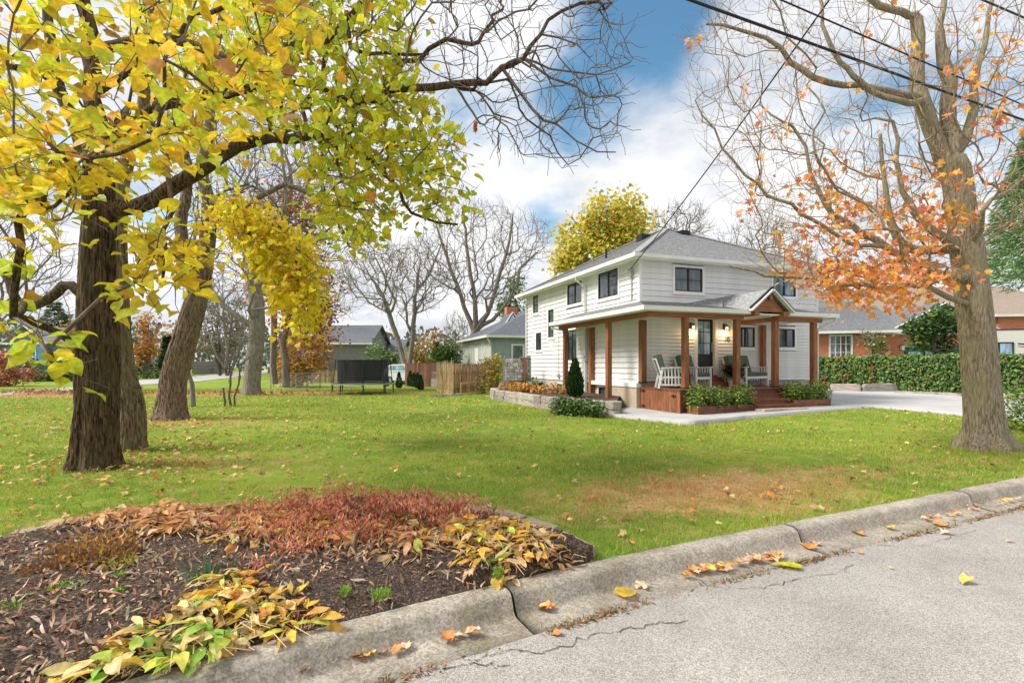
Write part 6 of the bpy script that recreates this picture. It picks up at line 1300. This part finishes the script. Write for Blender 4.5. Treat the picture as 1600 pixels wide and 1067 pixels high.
# ------------------------------------------------------------------ FLOWER BED PLANTS
HOS = [(5, (.68, .40, .12)), (4, (.62, .36, .19)), (3, (.74, .54, .26)), (2, (.50, .23, .09)), (.5, (.56, .54, .12))]
HOSY = [(5, (.78, .52, .08)), (4, (.72, .40, .10)), (2, (.58, .58, .10)), (.6, (.26, .42, .06)), (4, (.76, .60, .30))]
HOSB = [(4, (.62, .35, .16)), (3, (.55, .26, .10)), (3, (.70, .48, .26)), (1, (.36, .15, .08))]
SV = [tmpl_strip(random.uniform(.14, .24), random.uniform(.15, .55), random.uniform(-.9, .9)) for _ in range(8)]
def hosta(label, centres, n, size, cols, h_=.12, spread=.3, green=0):
    """limp leaves radiating from several crowns; each is a part"""
    o = (*centres[0][:2], 0.0); r_ = empty('hosta_clump', o, label, 'plant', 'dying hostas in the flower bed'); c = np.array([p[:2] for p in centres]); k = rng.integers(0, len(c), n)
    th = rng.uniform(0, 6.283, n); rad = spread*rng.uniform(0, 1, n)**.7; x = c[k, 0]+rad*np.cos(th); y = c[k, 1]+rad*np.sin(th)
    z = bedz(x, y)+h_*(1-(rad/spread)**2)*rng.uniform(.3, 1, n)+.015; ok = (y > kerb(x)-.06); x, y, z, th = x[ok], y[ok], z[ok], th[ok]; n = len(x)
    tip = np.stack([np.cos(th+rng.normal(0, .7, n)), np.sin(th+rng.normal(0, .7, n)), rng.uniform(-.35, .25, n)], 1); nr = rdir(n)*.6; nr[:, 2] += 1
    ob = 300; kx = np.arange(n) < ob
    ms = []
    for i in range(16):
        T = SV[i % 8]; cc = np.repeat(pick(cols, 1), len(T[0]), 0)*(1+.18*rng.normal(size=(len(T[0]), 1))); v = T[0]+.025*rng.normal(size=T[0].shape); ms.append(npmesh('leaf', v, T[1], M['leaf'], np.clip(cc, 0, 1)))
    X_, Y_, Z_ = frames(tip, nr)
    for i in range(n):
        s_ = size*rng.uniform(.6, 1.3); lo = bpy.data.objects.new('leaf', ms[random.randrange(16)]); COL.objects.link(lo); lo.parent = r_
        lo.matrix_local = Matrix([[X_[i][a]*s_, Y_[i][a]*s_, Z_[i][a]*s_, (x[i], y[i], z[i])[a]-o[a]] for a in range(3)]+[[0, 0, 0, 1]])
    mb = MB()
    for i in range(n//3):      # stalks
        a = rng.uniform(0, 6.28); cx_, cy_ = c[rng.integers(0, len(c))]+rng.normal(0, spread*.4, 2); cy_ = max(cy_, float(kerb(cx_))+.05); l = rng.uniform(.2, .5)*size*4; zz_ = float(bedz(cx_, cy_))
        q = [(cx_-o[0]+.05*math.cos(a), cy_-o[1]+.05*math.sin(a), zz_), (cx_-o[0]+l*.5*math.cos(a), cy_-o[1]+l*.5*math.sin(a), zz_+h_*rng.uniform(.3, .75)), (cx_-o[0]+l*math.cos(a+.3), cy_-o[1]+l*math.sin(a+.3), zz_+.03)]; mb.tube(q, [.004, .003, .002], 3)
    mb.build('stalks', M['straw'], r_, kind='stuff'); return r_
M['straw'] = mat('dry_stalk', (.50, .36, .16), (.66, .52, .28), 20, .8)
def g2(*l): return [G(a, b, .06) for a, b in l]
hosta('flattened brown and tan hostas along the back left edge of the flower bed', g2((165, 822), (205, 815), (250, 808), (300, 806), (340, 812), (250, 835), (300, 838)), 299, 0.167, HOSB, .10, .30)
hosta('orange-tan hosta heap at the back centre of the bed left of the red maple', g2((400, 835), (440, 822), (480, 838), (385, 850), (520, 850)), 195, 0.150, HOS, .12, .27)
hosta('tan fallen hostas behind and right of the small red maple', g2((620, 838), (660, 828), (700, 822), (690, 850), (600, 862), (650, 870)), 221, 0.141, HOS, .12, .25)
hosta('yellow and straw hosta heap at the right tip of the bed by the kerb', g2((740, 860), (770, 850), (800, 880), (760, 885), (720, 845), (830, 865), (790, 850)), 260, 0.123, HOSY, .14, .22)
hosta('small russet hosta heap beside the edging stones', g2((850, 872), (820, 850), (870, 880), (780, 832)), 117, 0.097, HOSB, .08, .18)
hosta('large yellow, green and tan hosta clump spilling over the kerb at the bottom left', g2((200, 1035), (250, 1010), (300, 990), (330, 1000), (280, 1030), (340, 970), (160, 1055), (230, 1060), (310, 1050)), 299, 0.141, HOSY, .12, .21)
hosta('yellow-orange hosta clump at the kerb in the lower centre of the bed', g2((400, 965), (440, 975), (370, 950), (470, 972), (420, 955), (350, 935)), 195, 0.123, HOSY, .10, .17)
# bright green living leaves in the foreground clump
n_ = 9; q = np.array([G(rng.uniform(130, 370), rng.uniform(1010, 1062), .1) for _ in range(n_)]); q[:, 2] = .15; tip = rdir(n_); tip[:, 2] *= .3; nr = rdir(n_)*.3; nr[:, 2] += 1
gl_ = empty('green_hosta_leaves', tuple(q[0]), 'few broad still-green hosta leaves in the bottom left clump', 'plant')
leaf_objects(T_HEART, q, tip, nr, rng.uniform(.08, .125, n_), [(1, (.36, .48, .07)), (1, (.20, .34, .06)), (2, (.58, .60, .10))], gl_, tuple(q[0]), M['leaf'])
# laceleaf maple
lm_c = G(560, 880, .06); lo = (lm_c[0], lm_c[1], .05); lr = empty('laceleaf_maple', lo, 'small weeping laceleaf maple with fine red leaves in the middle of the bed', 'shrub')
limbs_ = []; reg = []
for (a, b, yy0) in ((430, 812, 4.8), (500, 785, 5.0), (570, 778, 4.9), (640, 785, 4.8), (690, 805, 4.7), (430, 850, 4.5), (480, 880, 4.2), (540, 850, 4.3), (640, 850, 4.4), (470, 840, 4.5), (520, 865, 4.25), (455, 830, 4.6), (600, 835, 4.5), (550, 880, 4.15)):
    reg.append(np.array(P(a, b, yy0)))
reg = np.array(reg); att = reg[rng.integers(0, len(reg), 330)]+rng.normal(size=(330, 3))*np.array([.19, .15, .09]); att[:, 2] = np.clip(att[:, 2]+.06, .09, .40); att[:, 0] -= .12
pts, par = grow(np.array([lo, (lo[0]-.03, lo[1], .20), (lo[0]+.02, lo[1]+.05, .33)]), [-1, 0, 1], att, .3); a0 = len(pts); pts, par = add_twigs(pts, par, 3, 2, .09, -.5)
rr = radii(pts, par, {0: .020, 1: .016, 2: .011}, .0009); V, F = tubes(chainize(pts, par, rr), 4); obj('branches', npmesh('branches', V-np.array(lo), F, mat('maple_stem', (.10, .07, .045), (.16, .12, .08), 20), smooth=True), lr, kind='stuff')
nd = np.concatenate([pts[3:]]*8); nd = nd+rng.normal(size=nd.shape)*np.array([.05, .05, .035]); nd[:, 2] -= .02
obj('foliage', leafmesh('foliage', T_THIN, nd, .056, [(5, (.84, .32, .17)), (2, (.68, .18, .11)), (5, (.86, .50, .30)), (1, (.40, .09, .11))], M['leaf'], .7, .5, org=lo), lr, kind='stuff')
# brown astilbe, blades, small greens
def clump(name, label, px_, py_, n, size, cols, T, rad, hh, cat='plant', up=1.2, m='dryleaf'):
    g_ = G(px_, py_, .06); th = rng.uniform(0, 6.28, n); r0 = rad*np.sqrt(rng.uniform(0, 1, n)); p = np.stack([g_[0]+r0*np.cos(th), g_[1]+r0*np.sin(th), .07+hh*rng.uniform(0, 1, n)], 1)
    r_ = empty(name, g_, label, cat); out_ = np.stack([np.cos(th)*.5, np.sin(th)*.5, np.full(n, up)], 1)
    obj('foliage', leafmesh('foliage', T, p, size, cols, M[m], 0, .2, out=out_, org=g_), r_, kind='stuff')
    mb = MB()
    for i in range(10): a = random.uniform(0, 6.28); mb.tube([(0, 0, 0), (rad*.4*math.cos(a), rad*.4*math.sin(a), hh*.6), (rad*.8*math.cos(a), rad*.8*math.sin(a), hh)], [.003, .002, .001], 3)
    mb.build('stems', M['straw'], r_, kind='stuff'); return r_
clump('astilbe', 'feathery brown dried perennial in the left part of the bed', 150, 885, 1100, .035, [(3, (.34, .18, .06)), (2, (.50, .28, .07)), (1, (.20, .10, .05))], T_DIA, .27, .19)
clump('astilbe', 'small brown dried perennial near the left edge of the bed', 60, 905, 260, .03, [(3, (.28, .14, .06)), (2, (.42, .22, .07))], T_DIA, .12, .08)
clump('yellow_seedling', 'yellow-leaved little plant right of the brown perennial', 192, 895, 130, .035, [(3, (.50, .42, .04)), (2, (.35, .38, .05))], T_DIA, .11, .10, m='leaf')
for lb, a, b, n, r in (('bright green ferny seedling at the left of the bed', 105, 930, 260, .09), ('bright green seedling below the yellow one', 192, 910, 120, .05), ('tiny green seedling right of the ferny one', 190, 935, 80, .035), ('green weed at the left edge of the bed', 15, 965, 160, .07), ('green weed beside the kerb in the middle', 595, 938, 90, .06), ('tiny pale weed in the mulch near the kerb', 540, 935, 40, .03), ('green tuft at the kerb joint', 778, 905, 70, .035)):
    clump('green_seedling', lb, a, b, n, .028, [(3, (.16, .36, .03)), (2, (.26, .46, .05))], T_DIA, r, .06, m='leaf')
g_ = G(325, 925, .06); ir = empty('iris_leaves', g_, 'fan of blue-green sword leaves behind the kerbside hosta clump', 'plant')
for i in range(16):
    a = R(-75+150*i/15); l = random.uniform(.22, .36); mb = MB(); dx, dz_ = math.sin(a), math.cos(a); bend = random.uniform(-.1, .1); dy = random.uniform(-.25, .25); pts_ = []; 
    for k in range(5): t_ = k/4; w_ = .011*(1-t_**2)+.0012; cx_ = dx*l*t_; cz = dz_*l*t_-.25*l*t_*t_*abs(dx); pts_ += [(cx_-w_*dz_, dy*l*t_, cz+w_*dx), (cx_+w_*dz_, dy*l*t_+.006, cz-w_*dx)]
    mb.add(pts_, [(2*k, 2*k+1, 2*k+3, 2*k+2) for k in range(4)]); mb.build('blade', M['irisleaf'] if 'irisleaf' in M else M.setdefault('irisleaf', mat('sword_leaf', (.05, .12, .06), (.10, .20, .09), 20, .5)), ir)
# bark chips, leaf litter -------------------------------------------------------
n_ = 16000; x = rng.uniform(-5.6, .6, n_); y = rng.uniform(-.5, 6.2, n_); k = inbed(x, y); x, y = x[k], y[k]; n_ = len(x); z = bedz(x, y)+rng.uniform(.0, .022, n_)
tip = rdir(n_); tip[:, 2] *= .35; nr = rdir(n_)*.8; nr[:, 2] += .8; V, F, C = scatter(T_DIA, np.stack([x, y, z], 1), tip, nr, rng.uniform(.012, .04, n_), pick([(5, (.08, .052, .042)), (4, (.17, .11, .08)), (3, (.30, .21, .15)), (1.5, (.46, .35, .25))], n_, .2))
tag(obj('bark_chips', npmesh('bark_chips', V, F, M['dryleaf'], C), kind='stuff'), 'dark bark chips and twigs covering the flower bed', 'mulch')
n_ = 6500; x = rng.uniform(-5.6, .5, n_*3); y = rng.uniform(-.5, 6, n_*3); k = inbed(x, y) & (rng.uniform(0, 1, n_*3) < .3+.7*(np.array([mnoise.noise(Vector((a*1.6, b*1.6, 4))) for a, b in zip(x, y)]) > -.05)); x, y = x[k][:n_], y[k][:n_]; n_ = len(x)
tip = rdir(n_); tip[:, 2] *= .3; nr = rdir(n_)*.7; nr[:, 2] += 1; V, F, C = scatter(SV[2], np.stack([x, y, bedz(x, y)+.015+rng.uniform(0, .02, n_)], 1), tip, nr, rng.uniform(.028, .075, n_), pick([(4, (.44, .30, .20)), (4, (.34, .22, .14)), (3, (.56, .42, .30)), (2, (.54, .31, .15)), (.5, (.46, .17, .10))], n_, .2), rng.uniform(-1.5, 2.2, n_))
tag(obj('bed_leaf_litter', npmesh('bed_leaf_litter', V, F, M['dryleaf'], C), kind='stuff'), 'curled brown leaves lying on the flower bed', 'leaves')
# leaves on the lawn
n_ = 5200; d = rng.uniform(3.5, 26, n_); u = rng.uniform(-1.05, 1.05, n_); x, y = d*u, d
for cx_, cy_, s_, m_ in ((-6.3, 8.2, .9, 260), (-7, 9.8, 1.0, 200), (-10, 15, 1.6, 420), (9.1, 9.9, 1.1, 160)): x = np.concatenate([x, rng.normal(cx_, s_, m_)]); y = np.concatenate([y, rng.normal(cy_, s_, m_)])
n_ = len(x); a, b = ab(x, y)
k = (y > kerb(x)+.05) & ~inbed(x, y) & ~inpoly(x, y, DRIVE) & ~((a > -1.5) & (b > -3)) & (rng.uniform(0, 1, n_) < np.clip(.35+.5*(x < -1)+.2*(y > 12), 0, 1)); x, y = x[k], y[k]; n_ = len(x)
tip = rdir(n_); tip[:, 2] *= .25; nr = rdir(n_)*.5; nr[:, 2] += 1; V, F, C = scatter(T_MAPLE, np.stack([x, y, hgt(x, y)+.045+rng.uniform(0, .02, n_)], 1), tip, nr, rng.uniform(.04, .10, n_), pick([(4, (.50, .30, .12)), (3, (.40, .20, .09)), (2, (.62, .26, .06)), (2, (.62, .46, .18)), (1, (.52, .40, .24))], n_, .15), rng.uniform(-.4, .9, n_))
tag(obj('lawn_leaves', npmesh('lawn_leaves', V, F, M['dryleaf'], C), kind='stuff'), 'fallen leaves scattered over the lawn', 'leaves')
n_ = 5200; x = rng.uniform(-42, -8, n_); y = rng.uniform(25.2, 36, n_); k = y < 27.5-.14*(x+9)+rng.normal(0, .8, n_); k &= y > 26.3-.05*(x+9); x, y = x[k], y[k]; n_ = len(x)
V, F, C = scatter(T_DIA, np.stack([x, y, .04+rng.uniform(0, .10, n_)], 1), rdir(n_), rdir(n_), rng.uniform(.12, .24, n_), pick([(3, (.42, .17, .07)), (2, (.52, .27, .12)), (2, (.26, .12, .07))], n_, .15))
tag(obj('verge_leaves', npmesh('verge_leaves', V, F, M['dryleaf'], C), kind='stuff'), 'red-brown leaf drift along the far edge of the lawn before the side street', 'leaves')
# single leaves in the gutter and on the road: each a thing ----------------------
GL = [(3, (.72, .36, .11)), (3, (.64, .28, .09)), (3, (.66, .44, .28)), (1, (.76, .52, .14))]
lv = []
for i in range(10):
    T = T_MAPLE if i % 3 else T_HEART; v = T[0].copy(); v[:, 1] -= .5; v[:, 2] += .5*v[:, 0]**2*rng.uniform(-.5, 2.2)+.5*v[:, 1]**2*rng.uniform(-.3, 1.6)+.05*rng.normal(size=len(v)); v[:, 2] -= v[:, 2].min(); cc = np.repeat(pick(GL, 1), len(v), 0)*(1+.15*rng.normal(size=(len(v), 1))); lv.append(npmesh('fallen_leaf', v, T[1], M['dryleaf'], np.clip(cc, 0, 1)))
def road_leaf(px_, py_, s_, label, group=None, me=None, z=None):
    z = -.148 if z is None else z; g_ = G(px_, py_, z); o = obj('fallen_leaf', me or lv[random.randrange(10)], None, (g_[0], g_[1], z+.004)); o.scale = (s_, s_, s_); o.rotation_euler = (random.uniform(-.25, .25), random.uniform(-.25, .25), random.uniform(0, 6.28)); tag(o, label, 'leaf', group or 'leaves fallen in the gutter'); return o
def drift(pts_, label, smin, smax, per, jit=4):
    for (a, b), (c_, d_) in zip(pts_[:-1], pts_[1:]):
        for k in range(per): t_ = random.random(); road_leaf(a+(c_-a)*t_, b+(d_-b)*t_+random.uniform(-jit, jit), random.uniform(smin, smax), label, label.replace('one of the ', ''), z=-.145+random.uniform(0, .03))
drift([(1068, 897), (1120, 890), (1180, 876), (1222, 868)], 'one of the orange leaves heaped in the gutter drift right of the kerb joint', .06, .10, 17, 6)
drift([(450, 1050), (510, 1035), (560, 1026), (640, 1012)], 'one of the orange-brown leaves heaped in the gutter at the bottom left', .06, .10, 12, 5)
drift([(690, 1000), (720, 992), (755, 985)], 'one of the orange leaves lying in the gutter just left of the kerb joint', .07, .10, 4, 3)
drift([(820, 950), (850, 948), (870, 944)], 'one of the pale orange leaves lying in the gutter just right of the kerb joint', .06, .09, 4, 3)
drift([(1440, 812), (1480, 806), (1500, 800)], 'one of the orange leaves by the kerb near the maple', .06, .09, 6, 3)
drift([(1510, 795), (1560, 788), (1599, 775)], 'one of the red-orange leaves by the kerb at the right edge', .06, .10, 5, 3)
road_leaf(982, 928, .19, 'large yellow leaf lying at the middle of the gutter', me=npmesh('fallen_leaf', lv[0] and (T_HEART[0]-np.array([0, .5, 0]))+np.array([0, 0, .06]), T_HEART[1], M['leaf'], np.tile((.72, .50, .07), (12, 1))))
road_leaf(1005, 918, .13, 'orange leaf touching the large yellow leaf in the gutter')
yl = npmesh('fallen_leaf', (T_HEART[0]-np.array([0, .5, 0]))*np.array([.55, 1, .6])+np.array([0, 0, .05]), T_HEART[1], M['leaf'], np.tile((.66, .66, .04), (12, 1)))
o = road_leaf(1226, 885, .24, 'long lime-yellow leaf beside the heaped orange drift', me=yl); o.rotation_euler = (0, 0, R(65))
for (a, b, s_, lb) in ((1260, 855, .14, 'pale yellow leaf standing alone against the kerb face'), (1275, 850, .11, 'curled orange leaf right of the pale yellow one'), (1338, 834, .12, 'single orange leaf in the gutter between the two groups'), (1390, 826, .11, 'tan leaf in the gutter below the kerb'), (1404, 816, .13, 'orange-yellow leaf in the gutter beside the tan one'), (1470, 820, .14, 'yellow leaf on the gutter edge near the right'), (1476, 833, .12, 'pale tan leaf on the gutter seam at the right'), (1510, 911, .11, 'lone orange leaf lying out on the road'), (1344, 863, .06, 'small brown leaf on the gutter seam'), (1392, 888, .05, 'small pinkish leaf on the road'), (870, 988, .07, 'pale leaf at the crumbled road edge'), (1578, 846, .06, 'small orange leaf on the road at the right edge')):
    road_leaf(a, b, s_, lb)
# brown grass and grit in the seam between gutter and road
n_ = 5200; x = rng.uniform(-2.5, 8, n_); dn = np.array([mnoise.noise(Vector((a*1.4, 0, 0))) for a in x]); k = rng.uniform(0, 1, n_) < np.clip(.35+1.5*dn, .04, 1); x = x[k]; n_ = len(x); bb = np.stack([x, kerb(x)], 1)+kn(x)*(.49+rng.normal(0, .022, n_))[:, None]
tip = rdir(n_); tip[:, 2] = abs(tip[:, 2])*.5+.1; V, F, C = scatter(T_THIN, np.stack([bb[:, 0], bb[:, 1], np.full(n_, -.158)], 1), tip, rdir(n_), rng.uniform(.02, .055, n_), pick([(4, (.36, .19, .08)), (2, (.48, .32, .14)), (1, (.20, .26, .06)), (2, (.14, .09, .05))], n_))
tag(obj('gutter_weeds', npmesh('gutter_weeds', V, F, M['dryleaf'], C), kind='stuff'), 'dry grass and grit in the seam between gutter and road', 'weeds')
# ------------------------------------------------------------------ GRASS
cg = np.array([[mnoise.noise(Vector((i*.37, j*.37, 2)))+.5*mnoise.noise(Vector((i*.9, j*.9, 5))) for j in range(256)] for i in range(256)])
def clumpy(x, y): return cg[(np.abs(x*7).astype(int)) % 256, (np.abs(y*7).astype(int)) % 256]
def blades(ymin, ymax, dens, w_, h_):
    n = int(dens*(ymax**2-ymin**2)*1.12); y = np.sqrt(rng.uniform(ymin**2, ymax**2, n)); x = y*rng.uniform(-1.06, 1.06, n); a, b = ab(x, y)
    k = (y > kerb(x)-.012) & ~(inbed(x, y) & (y < np.interp(x, bxs, bys)-.04)) & ~inpoly(x, y, DRIVE) & ~((a > -.3) & (b > -3.1) & (a < 9)) & ~((a > -6.5) & (a < 9) & (b > -1.5) & (b < 11) & inpoly(x, y, [p[:2] for p in pf]+[L(-.1, 1)[:2], L(2, 6)[:2], L(-.1, 10.4)[:2]]))
    x, y = x[k], y[k]; n = len(x); th = rng.uniform(0, 6.283, n); ln = h_*rng.uniform(.5, 1.4, n)*np.clip(.95+1.3*clumpy(x, y), .45, 1.8); lean = rng.normal(0, .55, (n, 2)); z = hgt(x, y)-.005
    dx, dy = np.cos(th)*w_, np.sin(th)*w_; V = np.empty((n, 3, 3)); V[:, 0] = np.stack([x-dx, y-dy, z], 1); V[:, 1] = np.stack([x+dx, y+dy, z], 1); V[:, 2] = np.stack([x+lean[:, 0]*ln, y+lean[:, 1]*ln, z+ln], 1)
    C = np.repeat(np.clip(rng.normal(1, .22, (n, 1))*np.array([1, 1, 1])+rng.normal(0, .05, (n, 3)), .35, 1.6), 3, 0)
    return V.reshape(-1, 3), C
parts = [blades(3.4, 7, 2300, .0035, .042), blades(7, 12, 900, .006, .045), blades(12, 20, 330, .010, .05), blades(20, 34, 95, .018, .06)]
V = np.concatenate([p[0] for p in parts]); C = np.concatenate([p[1] for p in parts]); F = np.arange(len(V)).reshape(-1, 3)
print('blades', len(F))
tag(obj('grass', npmesh('grass', V, F, M['blade'], C), kind='stuff'), 'short mown grass of the lawn, green with dry patches', 'grass')
print('objects', len(S.objects))
